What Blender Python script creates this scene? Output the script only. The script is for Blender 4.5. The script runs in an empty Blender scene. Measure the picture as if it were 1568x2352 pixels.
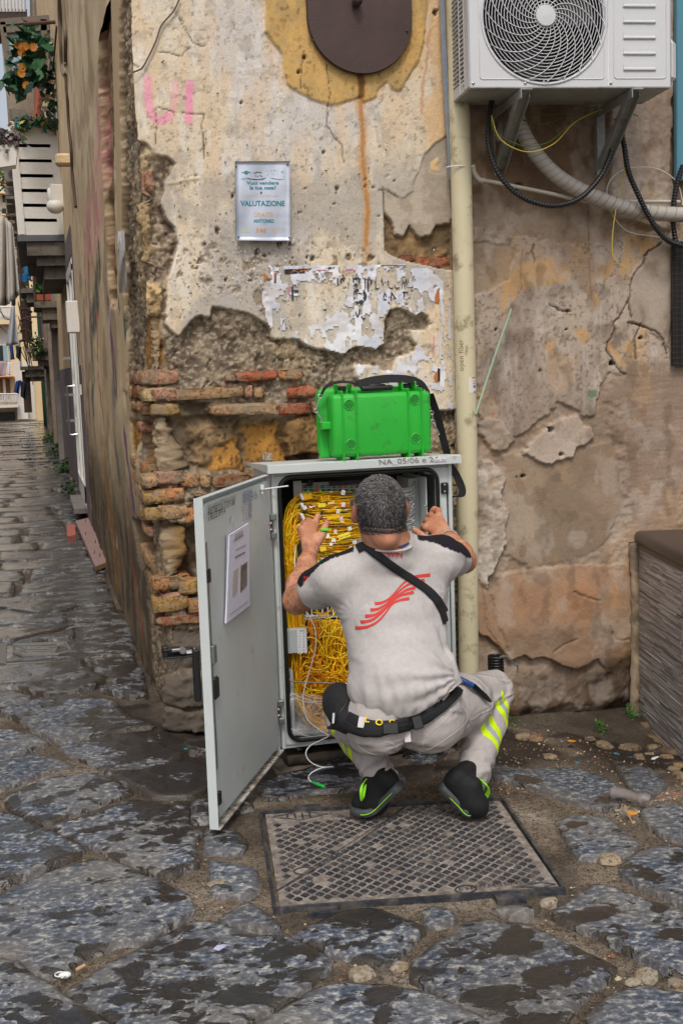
import bpy, bmesh, math, random
import numpy as np
from mathutils import Vector, Matrix
from mathutils.bvhtree import BVHTree
from mathutils.geometry import delaunay_2d_cdt
R = math.radians
random.seed(7)
RNG = np.random.default_rng(7)
S = bpy.context.scene
C = S.collection
FPX = 2750.0
CAMH = 1.5
YAW, PITCH, ROLL = R(14.1), R(6.95), R(2.0)
_fw = np.array([math.sin(YAW) * math.cos(PITCH), math.cos(YAW) * math.cos(PITCH), -math.sin(PITCH)])
_r0 = np.array([math.cos(YAW), -math.sin(YAW), 0.0])
_u0 = np.cross(_r0, _fw)
_up = _u0 * math.cos(ROLL) + _r0 * math.sin(ROLL)
_rt = _r0 * math.cos(ROLL) - _u0 * math.sin(ROLL)
EYE = np.array([0, 0, CAMH])
cam_data = bpy.data.cameras.new('camera')
cam = bpy.data.objects.new('camera', cam_data)
C.objects.link(cam)
S.camera = cam
cam_data.sensor_fit = 'HORIZONTAL'
cam_data.sensor_width = 36
cam_data.lens = 36 * FPX / 1568
cam_data.clip_start = 0.05
cam_data.clip_end = 2000
cam.matrix_world = Matrix(((_rt[0], _up[0], -_fw[0], EYE[0]), (_rt[1], _up[1], -_fw[1], EYE[1]),
       (_rt[2], _up[2], -_fw[2], EYE[2]), (0, 0, 0, 1)))
SUN_EL, SUN_AZ = R(54), R(195)
w = bpy.data.worlds.new('World')
S.world = w
w.use_nodes = True
nt = w.node_tree
sky = nt.nodes.new('ShaderNodeTexSky')
sky.sky_type = 'NISHITA'
sky.sun_disc = False
sky.sun_elevation = SUN_EL
sky.sun_rotation = SUN_AZ
sky.air_density = 1.0
sky.dust_density = 4.0
sky.ozone_density = 1.0
bg = nt.nodes['Background']
hs = nt.nodes.new('ShaderNodeHueSaturation')
hs.inputs['Saturation'].default_value = 0.42
nt.links.new(sky.outputs[0], hs.inputs['Color'])
nt.links.new(hs.outputs[0], bg.inputs[0])
bg.inputs[1].default_value = 0.125
sl = bpy.data.lights.new('sun', 'SUN')
sl.energy = 1.15
sl.angle = R(12)
sl.color = (1.0, 0.95, 0.88)
sun = bpy.data.objects.new('sun', sl)
C.objects.link(sun)
_sd = Vector((math.sin(SUN_AZ) * math.cos(SUN_EL), math.cos(SUN_AZ) * math.cos(SUN_EL), math.sin(SUN_EL)))
sun.rotation_euler = _sd.to_track_quat('Z', 'Y').to_euler()
vs = S.view_settings
vs.view_transform = 'Standard'
vs.look = 'None'
vs.gamma = 1
vs.use_curve_mapping = False
vs.exposure = 0.26
def ray(u, v):
 return _fw + _rt * (u - 784) / FPX + _up * (1176 - v) / FPX
def atY(u, v, y):
 d = ray(u, v); return EYE + d * (y / d[1])
def atX(u, v, x):
 d = ray(u, v); return EYE + d * (x / d[0])
def atZ(u, v, z):
 d = ray(u, v); return EYE + d * ((z - CAMH) / d[2])
def _h(ix, iy, iz, seed):
 n = (ix.astype(np.int64) * 374761393 + iy.astype(np.int64) * 668265263 + iz.astype(np.int64) * 1274126177 + seed * 974634777) & 0xFFFFFFFF
 n = ((n ^ (n >> 13)) * 1274126177) & 0xFFFFFFFF
 n = ((n ^ (n >> 16)) * 2246822519) & 0xFFFFFFFF
 return ((n ^ (n >> 15)) & 0xFFFFFF) / float(0xFFFFFF)
def vn2(x, y, seed=0):
 ix, iy = np.floor(x), np.floor(y)
 fx, fy = x - ix, y - iy
 fx = fx * fx * (3 - 2 * fx); fy = fy * fy * (3 - 2 * fy)
 z = np.zeros_like(ix)
 a = _h(ix, iy, z, seed); b = _h(ix + 1, iy, z, seed); c = _h(ix, iy + 1, z, seed); d = _h(ix + 1, iy + 1, z, seed)
 return (a * (1 - fx) + b * fx) * (1 - fy) + (c * (1 - fx) + d * fx) * fy
def vn3(x, y, z, seed=0):
 iz = np.floor(z); fz = z - iz; fz = fz * fz * (3 - 2 * fz)
 ix, iy = np.floor(x), np.floor(y)
 fx, fy = x - ix, y - iy
 fx = fx * fx * (3 - 2 * fx); fy = fy * fy * (3 - 2 * fy)
 r = 0
 for k, wz in ((0, 1 - fz), (1, fz)):
  zz = iz + k
  a = _h(ix, iy, zz, seed); b = _h(ix + 1, iy, zz, seed); c = _h(ix, iy + 1, zz, seed); d = _h(ix + 1, iy + 1, zz, seed)
  r = r + wz * ((a * (1 - fx) + b * fx) * (1 - fy) + (c * (1 - fx) + d * fx) * fy)
 return r
def fb2(x, y, sc, o=5, seed=0, g=0.5):
 r = 0; a = 1; t = 0
 for i in range(o):
  r = r + a * vn2(x * sc + 17.3 * i, y * sc - 9.1 * i, seed + i); t += a; a *= g; sc *= 2.03
 return r / t
def fb3(x, y, z, sc, o=4, seed=0, g=0.5):
 r = 0; a = 1; t = 0
 for i in range(o):
  r = r + a * vn3(x * sc + 7.3 * i, y * sc - 9.1 * i, z * sc + 3.7 * i, seed + i); t += a; a *= g; sc *= 2.03
 return r / t
def sst(a, b, x):
 t = np.clip((x - a) / (b - a), 0, 1); return t * t * (3 - 2 * t)
def poly_sd(px, py, poly):
 d = np.full(px.shape, 1e9); s = np.zeros(px.shape, bool)
 n = len(poly)
 for i in range(n):
  x0, y0 = poly[i]; x1, y1 = poly[(i + 1) % n]
  ex, ey = x1 - x0, y1 - y0
  wx, wy = px - x0, py - y0
  t = np.clip((wx * ex + wy * ey) / (ex * ex + ey * ey + 1e-12), 0, 1)
  d = np.minimum(d, (wx - ex * t) ** 2 + (wy - ey * t) ** 2)
  c = (y0 > py) != (y1 > py)
  if y1 != y0:
   s ^= c & (px < ex * (py - y0) / (y1 - y0) + x0)
 return np.where(s, -1, 1) * np.sqrt(d)
def lin(c):
 c = np.asarray(c, float) / 255.0
 return np.where(c <= 0.04045, c / 12.92, ((c + 0.055) / 1.055) ** 2.4)
def L(r, g, b, k=1.0):
 return tuple(float(q) * k for q in lin((r, g, b)))
MATS = {}
class N:
 def __init__(s, name):
  m = bpy.data.materials.new(name); m.use_nodes = True
  s.m = m; s.t = m.node_tree; s.b = s.t.nodes['Principled BSDF']; s.tc = None
  MATS[name] = m
 def n(s, ty, **kw):
  x = s.t.nodes.new('ShaderNode' + ty)
  for k, v in kw.items(): setattr(x, k, v)
  return x
 def l(s, a, b): s.t.links.new(a, b)
 def co(s, kind='Object'):
  if s.tc is None: s.tc = s.n('TexCoord')
  return s.tc.outputs[kind]
 def noise(s, scale, detail=4, rough=0.55, vec=None, stretch=None, dist=0.0):
  x = s.n('TexNoise'); x.inputs['Scale'].default_value = scale
  x.inputs['Detail'].default_value = detail; x.inputs['Roughness'].default_value = rough
  x.inputs['Distortion'].default_value = dist
  v = vec or s.co()
  if stretch:
   mp = s.n('Mapping'); mp.inputs['Scale'].default_value = stretch; s.l(v, mp.inputs[0]); v = mp.outputs[0]
  s.l(v, x.inputs['Vector'])
  return x.outputs['Fac']
 def ramp(s, fac, stops):
  x = s.n('ValToRGB'); e = x.color_ramp.elements
  while len(e) < len(stops): e.new(0.5)
  for i, (p, c) in enumerate(stops):
   e[i].position = p
   e[i].color = (c, c, c, 1) if isinstance(c, (int, float)) else (*c[:3], 1)
  s.l(fac, x.inputs[0]); return x.outputs[0]
 def mix(s, fac, a, b, mode='MIX'):
  x = s.n('Mix', data_type='RGBA', blend_type=mode)
  for k, v in ((0, fac), (6, a), (7, b)):
   if isinstance(v, (int, float)): x.inputs[k].default_value = v
   elif isinstance(v, tuple): x.inputs[k].default_value = (*v[:3], 1)
   else: s.l(v, x.inputs[k])
  return x.outputs[2]
 def math(s, op, a, b=0.0):
  x = s.n('Math', operation=op)
  for k, v in ((0, a), (1, b)):
   if isinstance(v, (int, float)): x.inputs[k].default_value = v
   else: s.l(v, x.inputs[k])
  return x.outputs[0]
 def bump(s, h, dist=0.003, strength=1.0, nrm=None):
  x = s.n('Bump'); x.inputs['Distance'].default_value = dist; x.inputs['Strength'].default_value = strength
  s.l(h, x.inputs['Height'])
  if nrm is not None: s.l(nrm, x.inputs['Normal'])
  return x.outputs[0]
 def set(s, col=None, rough=None, metal=None, nrm=None, **kw):
  for k, v in (('Base Color', col), ('Roughness', rough), ('Metallic', metal), ('Normal', nrm), *kw.items()):
   if v is None: continue
   i = s.b.inputs[k]
   if isinstance(v, tuple): i.default_value = (*v[:3], 1) if len(i.default_value) == 4 else v
   elif isinstance(v, (int, float)): i.default_value = v
   else: s.l(v, i)
  return s.m
def simple(name, col, rough=0.6, metal=0.0, var=0.12, scale=30, bump=0.0, bscale=200, dirt=None, dscale=6, dirt_lo=0.55, **kw):
 m = N(name)
 c = m.mix(m.ramp(m.noise(scale, 5), [(0.3, 0.0), (0.7, 1.0)]), tuple(q * (1 - var) for q in col), tuple(min(1, q * (1 + var)) for q in col))
 if dirt is not None:
  c = m.mix(m.ramp(m.noise(dscale, 8, 0.7), [(dirt_lo, 0.0), (dirt_lo + 0.12, 0.85)]), c, dirt)
 nr = m.bump(m.noise(bscale, 3), bump) if bump else None
 return m.set(c, rough, metal, nr, **kw)
def vcol(name, rough=0.9, fine=0.18, fscale=160, bump=0.004, bscale=90, bump2=0.0, b2scale=400, spec=0.3, gloss=False):
 m = N(name)
 a = m.n('Attribute', attribute_name='Col')
 f = m.noise(fscale, 6, 0.7)
 k = m.ramp(f, [(0.25, 1 - fine * 1.6), (0.75, 1 + fine)])
 c = m.mix(1.0, a.outputs['Color'], k, 'MULTIPLY')
 h = m.noise(bscale, 8, 0.65)
 nr = m.bump(h, bump)
 if bump2: nr = m.bump(m.noise(b2scale, 3), bump2, 1.0, nr)
 m.set(c, rough, None, nr)
 m.b.inputs['Specular IOR Level'].default_value = spec
 if gloss:
  r = m.n('Attribute', attribute_name='Wet')
  m.l(m.ramp(r.outputs['Fac'], [(0.0, rough), (1.0, 0.12)]), m.b.inputs['Roughness'])
 return m.m
ORG = {}
def _origin(p):
 return ORG.get(p.name, np.zeros(3)) if p is not None else np.zeros(3)
def link(o, parent=None, origin=(0, 0, 0)):
 C.objects.link(o)
 ORG[o.name] = np.array(origin, float)
 if parent is not None:
  o.parent = parent
  o.location = Vector(ORG[o.name] - _origin(parent))
 else:
  o.location = Vector(origin)
 return o
def tag(o, label=None, cat=None, group=None, kind=None):
 if label: o['label'] = label
 if cat: o['category'] = cat
 if group: o['group'] = group
 if kind: o['kind'] = kind
 return o
def thing(name, label, cat, loc=(0, 0, 0), group=None, kind=None):
 o = bpy.data.objects.new(name, None)
 o.empty_display_size = 0.1
 link(o, None, loc)
 return tag(o, label, cat, group, kind)
def mesh(name, V, F, m, parent=None, col=None, smooth=True, origin=None, extra=None, uv=None):
 """V world coordinates; F list of faces or an (n,3|4) int array."""
 V = np.asarray(V, float)
 if origin is None:
  origin = _origin(parent) if parent is not None else np.array([V[:, 0].mean(), V[:, 1].mean(), V[:, 2].min()])
 me = bpy.data.meshes.new(name)
 W = (V - np.asarray(origin)).astype(np.float32)
 if isinstance(F, np.ndarray):
  k = F.shape[1]
  me.vertices.add(len(W)); me.vertices.foreach_set('co', W.ravel())
  me.loops.add(F.size); me.loops.foreach_set('vertex_index', F.astype(np.int32).ravel())
  me.polygons.add(len(F)); me.polygons.foreach_set('loop_start', np.arange(0, F.size, k, dtype=np.int32))
  me.update(calc_edges=True)
 else:
  me.from_pydata(W.tolist(), [], F)
 if smooth: me.polygons.foreach_set('use_smooth', np.ones(len(me.polygons), bool))
 if col is not None:
  a = me.color_attributes.new('Col', 'FLOAT_COLOR', 'POINT')
  c4 = np.ones((len(W), 4), np.float32); c4[:, :3] = col
  a.data.foreach_set('color', c4.ravel())
 if extra:
  for k, arr in extra.items():
   a = me.attributes.new(k, 'FLOAT', 'POINT'); a.data.foreach_set('value', np.asarray(arr, np.float32))
 me.update()
 me.materials.append(MATS[m] if isinstance(m, str) else m)
 o = bpy.data.objects.new(name, me)
 return link(o, parent, origin)
class MB:
 def __init__(s): s.V = []; s.F = []; s.n = 0; s.c = []
 def add(s, V, F, col=None):
  V = np.asarray(V, float)
  s.V.append(V)
  s.F.extend([tuple(int(i) + s.n for i in f) for f in F]); s.n += len(V)
  s.c.append(np.tile(np.asarray(col if col is not None else (1, 1, 1), float), (len(V), 1)))
  return s
 def box(s, c, d, rot=None, bev=0.0, col=None, seg=1):
  if bev > 0:
   bm = bmesh.new(); bmesh.ops.create_cube(bm, size=1)
   bmesh.ops.scale(bm, vec=d, verts=bm.verts)
   bmesh.ops.bevel(bm, geom=list(bm.edges), offset=min(bev, min(d) * 0.45), segments=seg, affect='EDGES', profile=0.5)
   V = np.array([v.co[:] for v in bm.verts]); F = [[v.index for v in f.verts] for f in bm.faces]; bm.free()
  else:
   V = np.array([(x, y, z) for x in (-.5, .5) for y in (-.5, .5) for z in (-.5, .5)]) * np.array(d)
   F = [(0, 1, 3, 2), (4, 6, 7, 5), (0, 4, 5, 1), (2, 3, 7, 6), (0, 2, 6, 4), (1, 5, 7, 3)]
  if rot is not None: V = V @ np.array(rot).T
  return s.add(V + np.array(c), F, col)
 def tube(s, pts, r, n=8, cap=True, col=None, closed=False):
  pts = np.asarray(pts, float); m = len(pts)
  r = np.full(m, r, float) if np.isscalar(r) else np.asarray(r, float)
  if closed: tg = np.roll(pts, -1, 0) - np.roll(pts, 1, 0)
  else: tg = np.gradient(pts, axis=0)
  tg /= np.linalg.norm(tg, axis=1)[:, None] + 1e-12
  ref = np.array([0, 0, 1.0]) if abs(tg[0][2]) < 0.9 else np.array([1.0, 0, 0])
  nn = np.cross(tg[0], ref); nn /= np.linalg.norm(nn)
  V = []
  a = np.arange(n) * 2 * math.pi / n
  for i in range(m):
   nn = nn - tg[i] * (nn @ tg[i]); nn /= np.linalg.norm(nn) + 1e-12
   b = np.cross(tg[i], nn)
   V.append(pts[i] + r[i] * (np.cos(a)[:, None] * nn + np.sin(a)[:, None] * b))
  V = np.concatenate(V)
  F = []
  for i in range(m if closed else m - 1):
   j = (i + 1) % m
   for k in range(n):
    k2 = (k + 1) % n
    F.append((i * n + k, j * n + k, j * n + k2, i * n + k2)[::-1])
  if cap and not closed:
   F.append(tuple(range(n))); F.append(tuple(range((m - 1) * n, m * n))[::-1])
  return s.add(V, F, col)
 def lathe(s, prof, c=(0, 0, 0), rot=None, n=24, col=None):
  V = []; F = []
  for r, z in prof:
   for k in range(n):
    t = 2 * math.pi * k / n; V.append((r * math.cos(t), r * math.sin(t), z))
  for i in range(len(prof) - 1):
   for k in range(n):
    k2 = (k + 1) % n
    F.append((i * n + k, i * n + k2, (i + 1) * n + k2, (i + 1) * n + k))
  F.append(tuple(range(n))[::-1]); F.append(tuple(range((len(prof) - 1) * n, len(prof) * n)))
  V = np.array(V)
  if rot is not None: V = V @ np.array(rot).T
  return s.add(V + np.array(c), F, col)
 def prism(s, poly, o, ax, ay, az, t, col=None):
  o, ax, ay, az = (np.array(q, float) for q in (o, ax, ay, az))
  P = np.array([o + a * ax + b * ay for a, b in poly]); n = len(P)
  V = np.concatenate([P, P + az * t])
  F = [tuple(range(n))[::-1], tuple(range(n, 2 * n))]
  F += [(i, (i + 1) % n, n + (i + 1) % n, n + i) for i in range(n)]
  return s.add(V, F, col)
 def ball(s, c, r, seg=10, col=None):
  r = np.array([r] * 3 if np.isscalar(r) else r, float)
  pr = [(max(1e-4, math.sin(math.pi * i / seg)), -math.cos(math.pi * i / seg)) for i in range(seg + 1)]
  V = []; F = []; n = seg * 2
  for a, z in pr:
   for k in range(n):
    t = 2 * math.pi * k / n; V.append((a * math.cos(t), a * math.sin(t), z))
  for i in range(len(pr) - 1):
   for k in range(n):
    k2 = (k + 1) % n
    F.append((i * n + k, i * n + k2, (i + 1) * n + k2, (i + 1) * n + k))
  return s.add(np.array(V) * r + np.array(c), F, col)
 def obj(s, name, m, parent=None, smooth=False, cols=False, origin=None, auto=None):
  o = mesh(name, np.concatenate(s.V), s.F, m, parent, np.concatenate(s.c) if cols else None, smooth or auto is not None, origin)
  if auto is not None:
   try: o.data.set_sharp_from_angle(angle=R(auto))
   except Exception: pass
  return o
def rotz(a): return np.array([[math.cos(a), -math.sin(a), 0], [math.sin(a), math.cos(a), 0], [0, 0, 1]])
def rotx(a): return np.array([[1, 0, 0], [0, math.cos(a), -math.sin(a)], [0, math.sin(a), math.cos(a)]])
def roty(a): return np.array([[math.cos(a), 0, math.sin(a)], [0, 1, 0], [-math.sin(a), 0, math.cos(a)]])
def spline(pts, n=40, closed=False):
 p = np.asarray(pts, float); m = len(p)
 out = []
 segs = m if closed else m - 1
 per = max(1, n // segs)
 for i in range(segs):
  if closed: a, b, c, d = p[(i - 1) % m], p[i], p[(i + 1) % m], p[(i + 2) % m]
  else: a, b, c, d = p[max(i - 1, 0)], p[i], p[i + 1], p[min(i + 2, m - 1)]
  for k in range(per):
   t = k / per
   out.append(0.5 * ((2 * b) + (-a + c) * t + (2 * a - 5 * b + 4 * c - d) * t * t + (-a + 3 * b - 3 * c + d) * t ** 3))
 if not closed: out.append(p[-1])
 return np.array(out)
def text_mesh(txt, size, font_bold=0.0, align='CENTER', xs=1.0, shear=0.0):
 cu = bpy.data.curves.new('txt', 'FONT'); cu.body = txt; cu.size = size; cu.align_x = align; cu.align_y = 'CENTER'
 cu.offset = font_bold; cu.shear = shear; cu.resolution_u = 3
 o = bpy.data.objects.new('txt', cu); C.objects.link(o)
 dg = bpy.context.evaluated_depsgraph_get(); ev = o.evaluated_get(dg)
 me = ev.to_mesh()
 V = np.array([v.co[:] for v in me.vertices]); F = [list(p.vertices) for p in me.polygons]
 ev.to_mesh_clear(); bpy.data.objects.remove(o); bpy.data.curves.remove(cu)
 if len(V) == 0: V = np.zeros((0, 3))
 else: V[:, 0] *= xs
 return V, F
def place_text(mb, txt, size, o, ax, ay, lift=None, off=0.001, col=None, **kw):
 V, F = text_mesh(txt, size, **kw)
 if not len(V): return
 o, ax, ay = (np.array(q, float) for q in (o, ax, ay))
 nz = np.cross(ax, ay); nz /= np.linalg.norm(nz)
 W = o + V[:, :1] * ax + V[:, 1:2] * ay + nz * off
 if lift is not None: W = lift(W)
 mb.add(W, F, col)
class SDF:
 def __init__(s, lo, hi, h):
  s.h = h; s.lo = np.array(lo, float)
  s.n = np.ceil((np.array(hi) - s.lo) / h).astype(int) + 1
  s.F = np.full(s.n, 0.3, np.float32)
  s.ax = [s.lo[i] + h * np.arange(s.n[i]) for i in range(3)]
 def _sl(s, lo, hi):
  a = np.clip(np.floor((np.array(lo) - s.lo) / s.h).astype(int), 0, s.n - 1)
  b = np.clip(np.ceil((np.array(hi) - s.lo) / s.h).astype(int) + 1, 1, s.n)
  return tuple(slice(a[i], b[i]) for i in range(3))
 def _pts(s, sl):
  return np.meshgrid(s.ax[0][sl[0]], s.ax[1][sl[1]], s.ax[2][sl[2]], indexing='ij')
 def _smin(s, sl, d, k):
  a = s.F[sl]
  if k <= 0: s.F[sl] = np.minimum(a, d); return
  hh = np.clip(0.5 + 0.5 * (a - d) / k, 0, 1)
  s.F[sl] = a * (1 - hh) + d * hh - k * hh * (1 - hh)
 def cone(s, a, b, ra, rb, k=0.02, pad=None, sq=None):
  a = np.array(a, float); b = np.array(b, float)
  m = max(ra, rb) + k + 4 * s.h + (pad or 0.02)
  sl = s._sl(np.minimum(a, b) - m, np.maximum(a, b) + m)
  x, y, z = s._pts(sl); ab = b - a
  t = np.clip(((x - a[0]) * ab[0] + (y - a[1]) * ab[1] + (z - a[2]) * ab[2]) / (ab @ ab + 1e-12), 0, 1)
  dx, dy, dz = x - a[0] - t * ab[0], y - a[1] - t * ab[1], z - a[2] - t * ab[2]
  if sq is not None:
   u = np.array(sq[0], float); u /= np.linalg.norm(u)
   q = dx * u[0] + dy * u[1] + dz * u[2]
   f = 1 / sq[1] - 1
   dx, dy, dz = dx + u[0] * q * f, dy + u[1] * q * f, dz + u[2] * q * f
  d = np.sqrt(dx * dx + dy * dy + dz * dz) - (ra + t * (rb - ra))
  s._smin(sl, d.astype(np.float32), k); return s
 def chain(s, pts, rs, k=0.02, **kw):
  for i in range(len(pts) - 1): s.cone(pts[i], pts[i + 1], rs[i], rs[i + 1], k, **kw)
  return s
 def ell(s, c, r, rot=None, k=0.02, sub=False):
  c = np.array(c, float); r = np.array(r, float)
  m = r.max() + k + 4 * s.h + 0.01
  sl = s._sl(c - m, c + m)
  x, y, z = s._pts(sl)
  P = np.stack([x - c[0], y - c[1], z - c[2]], -1)
  if rot is not None: P = P @ np.array(rot)
  k0 = np.linalg.norm(P / r, axis=-1); k1 = np.linalg.norm(P / (r * r), axis=-1) + 1e-9
  d = k0 * (k0 - 1) / k1
  if sub:
   a = s.F[sl]; d = -d
   hh = np.clip(0.5 - 0.5 * (a - d) / max(k, 1e-6), 0, 1)
   s.F[sl] = a * (1 - hh) + d * hh + k * hh * (1 - hh)
  else: s._smin(sl, d.astype(np.float32), k)
  return s
 def cut(s, p, n, k=0.004):
  p = np.array(p, float); n = np.array(n, float); n /= np.linalg.norm(n)
  x, y, z = np.meshgrid(*s.ax, indexing='ij')
  d = (x - p[0]) * n[0] + (y - p[1]) * n[1] + (z - p[2]) * n[2]
  s.F = np.maximum(s.F, d.astype(np.float32)); return s
 def mesh(s):
  F = s.F; h = s.h
  B = F < 0
  n0, n1, n2 = F.shape
  c = [(i, j, k) for i in (0, 1) for j in (0, 1) for k in (0, 1)]
  def sh(A, o): return A[o[0]:n0 - 1 + o[0], o[1]:n1 - 1 + o[1], o[2]:n2 - 1 + o[2]]
  cnt = sum(sh(B, o).astype(np.int8) for o in c)
  act = (cnt > 0) & (cnt < 8)
  idx = np.argwhere(act)
  ids = -np.ones(act.shape, np.int64); ids[act] = np.arange(len(idx))
  acc = np.zeros((len(idx), 3)); num = np.zeros(len(idx))
  val = {o: F[idx[:, 0] + o[0], idx[:, 1] + o[1], idx[:, 2] + o[2]] for o in c}
  for a in c:
   for ax in range(3):
    if a[ax]: continue
    b = list(a); b[ax] = 1; b = tuple(b)
    va, vb = val[a], val[b]
    cr = (va < 0) != (vb < 0)
    t = np.where(cr, va / np.where(cr, va - vb, 1), 0)
    P = np.tile(np.array(a, float), (len(idx), 1)); P[:, ax] += t
    acc += P * cr[:, None]; num += cr
  V = s.lo + (idx + acc / num[:, None]) * h
  Q = []
  for ax in range(3):
   sl0 = [slice(1, -1)] * 3; sl0[ax] = slice(0, -1)
   sl1 = [slice(1, -1)] * 3; sl1[ax] = slice(1, None)
   A, D = B[tuple(sl0)], B[tuple(sl1)]
   e = np.argwhere(A != D); ins = A[A != D]
   off = np.array([1, 1, 1]); off[ax] = 0
   e = e + off
   b1, b2 = [(1, 2), (2, 0), (0, 1)][ax]
   q = []
   for d1, d2 in ((-1, -1), (0, -1), (0, 0), (-1, 0)):
    g = e.copy(); g[:, b1] += d1; g[:, b2] += d2
    q.append(ids[g[:, 0], g[:, 1], g[:, 2]])
   q = np.stack(q, 1)
   q[~ins] = q[~ins][:, ::-1]
   Q.append(q)
  Q = np.concatenate(Q)
  return V, Q[(Q >= 0).all(1)]
def vnormals(V, Q):
 n = np.zeros_like(V)
 fn = np.cross(V[Q[:, 2]] - V[Q[:, 0]], V[Q[:, -1]] - V[Q[:, 1]])
 for k in range(Q.shape[1]):
  for a in range(3): n[:, a] += np.bincount(Q[:, k], fn[:, a], len(V))
 return n / (np.linalg.norm(n, axis=1)[:, None] + 1e-12)
#  materials used widely
WY = 4.85
XC = 0.44
XP = 1.735
vcol('old_wall', 0.92, 0.14, 150, 0.0032, 60, 0.0012, 350, 0.2)
vcol('brick_face', 0.9, 0.2, 120, 0.006, 60, 0.002, 300, 0.2)
vcol('painted', 0.6, 0.05, 60, 0.0005, 90, 0, 400, 0.4)
vcol('paper', 0.75, 0.07, 90, 0.0015, 45, 0, 400, 0.3)
vcol('flat_print', 0.6, 0.1, 200, 0.0, 90, 0, 400, 0.3)
vcol('leafy', 0.5, 0.2, 40, 0.002, 60, 0, 400, 0.4)
vcol('cloth_v', 0.9, 0.08, 60, 0.002, 25, 0.0006, 900, 0.15)
def crease(name, sc, d):
 m = MATS[name]; t = m.node_tree; b = t.nodes['Principled BSDF']; tc = t.nodes.new('ShaderNodeTexCoord')
 n = t.nodes.new('ShaderNodeTexNoise'); n.noise_type = 'RIDGED_MULTIFRACTAL'; n.inputs['Scale'].default_value = sc; n.inputs['Detail'].default_value = 2; n.inputs['Distortion'].default_value = 1.2
 mp = t.nodes.new('ShaderNodeMapping'); mp.inputs['Scale'].default_value = (.7, 1, 1.5); mp.inputs['Rotation'].default_value = (0, .5, 0)
 t.links.new(tc.outputs['Object'], mp.inputs[0]); t.links.new(mp.outputs[0], n.inputs['Vector'])
 bp = t.nodes.new('ShaderNodeBump'); bp.inputs['Distance'].default_value = d; t.links.new(n.outputs['Fac'], bp.inputs['Height'])
 old = b.inputs['Normal'].links[0].from_socket; t.links.new(old, bp.inputs['Normal']); t.links.new(bp.outputs[0], b.inputs['Normal'])
crease('cloth_v', 4, .018)
def obj_color_mat(name, rough=0.9, bump=0.008, bscale=45):
 m = N(name)
 oi = m.n('ObjectInfo'); ps = m.n('NewGeometry').outputs['Position']
 f = m.noise(26, 8, 0.7, ps)
 c = m.mix(m.ramp(f, [(0.38, 0.0), (0.66, 1.0)]), oi.outputs['Color'], m.mix(0.5, oi.outputs['Color'], L(196, 170, 128)))
 c = m.mix(m.ramp(m.noise(75, 6, 0.75, ps), [(0.48, 0.0), (0.62, 0.85)]), c, L(84, 66, 50))
 c = m.mix(m.ramp(m.noise(13, 7, 0.72, ps), [(0.50, 0.0), (0.58, 0.85)]), c, L(156, 138, 114))
 nr = m.bump(m.noise(bscale, 9, 0.75, ps), bump * 1.6)
 nr = m.bump(m.noise(260, 3, 0.6, ps), 0.003, 1.0, nr)
 m.set(c, rough, None, nr); m.b.inputs['Specular IOR Level'].default_value = 0.2
 return m.m
obj_color_mat('brick')
#  wall relief
def DY(pts, y=WY):
 return [tuple(atY(u, v, y)[[0, 2]]) for u, v in pts]
def DX(pts, x=XC):
 return [tuple(atX(u, v, x)[[1, 2]]) for u, v in pts]
class Relief:
 def __init__(s, a, z, seed):
  s.a, s.z = a, z
  s.h = np.zeros(a.shape); s.col = np.zeros(a.shape + (3,)); s.seed = seed
  w1 = (fb2(a, z, 9, 5, seed + 50) - .5); w2 = (fb2(a, z, 9, 5, seed + 70) - .5)
  w3 = (fb2(a, z, 45, 4, seed + 90) - .5); w4 = (fb2(a, z, 45, 4, seed + 110) - .5)
  s.wa = a + 0.07 * w1 + 0.03 * w3; s.wz = z + 0.07 * w2 + 0.03 * w4
 def mask(s, poly, soft=0.003, warp=1.0, grow=0.0):
  P = np.array(poly); pad = 0.1
  m = (s.a > P[:, 0].min() - pad) & (s.a < P[:, 0].max() + pad) & (s.z > P[:, 1].min() - pad) & (s.z < P[:, 1].max() + pad)
  out = np.zeros(s.a.shape)
  if m.any():
   a = s.a + (s.wa - s.a) * warp; z = s.z + (s.wz - s.z) * warp
   d = poly_sd(a[m], z[m], poly) - grow
   out[m] = 1 - sst(-soft, soft, d)
  return out
 def paint(s, k, c):
  k = k[..., None] if k.ndim == s.a.ndim else k
  s.col = s.col * (1 - k) + np.asarray(c) * k
 def put(s, k, c=None, h=None):
  if c is not None: s.paint(k, c)
  if h is not None: s.h = s.h * (1 - k) + h * k
 def line(s, pts, wd, depth=0.0, c=None, a=1.0, warp=0.5, power=1.0):
  d = np.full(s.a.shape, 9.0)
  aa = s.a + (s.wa - s.a) * warp; zz = s.z + (s.wz - s.z) * warp
  for (x0, z0), (x1, z1) in zip(pts[:-1], pts[1:]):
   m = (s.a > min(x0, x1) - wd * 3 - .06) & (s.a < max(x0, x1) + wd * 3 + .06) & (s.z > min(z0, z1) - wd * 3 - .06) & (s.z < max(z0, z1) + wd * 3 + .06)
   if not m.any(): continue
   ex, ez = x1 - x0, z1 - z0; wx, wz = aa[m] - x0, zz[m] - z0
   t = np.clip((wx * ex + wz * ez) / (ex * ex + ez * ez), 0, 1)
   d[m] = np.minimum(d[m], np.hypot(wx - t * ex, wz - t * ez))
  k = (1 - sst(wd * 0.4, wd, d)) ** power
  if depth: s.h = s.h - depth * k
  if c is not None: s.paint(k * a, c)
  return k
def mixc(k, a, b):
 return np.asarray(a) * (1 - k[..., None]) + np.asarray(b) * k[..., None]
CREAM, WHITEG, PEACH, OCHRE = L(228, 209, 178), L(212, 203, 194), L(230, 196, 152), L(198, 164, 108)
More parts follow.
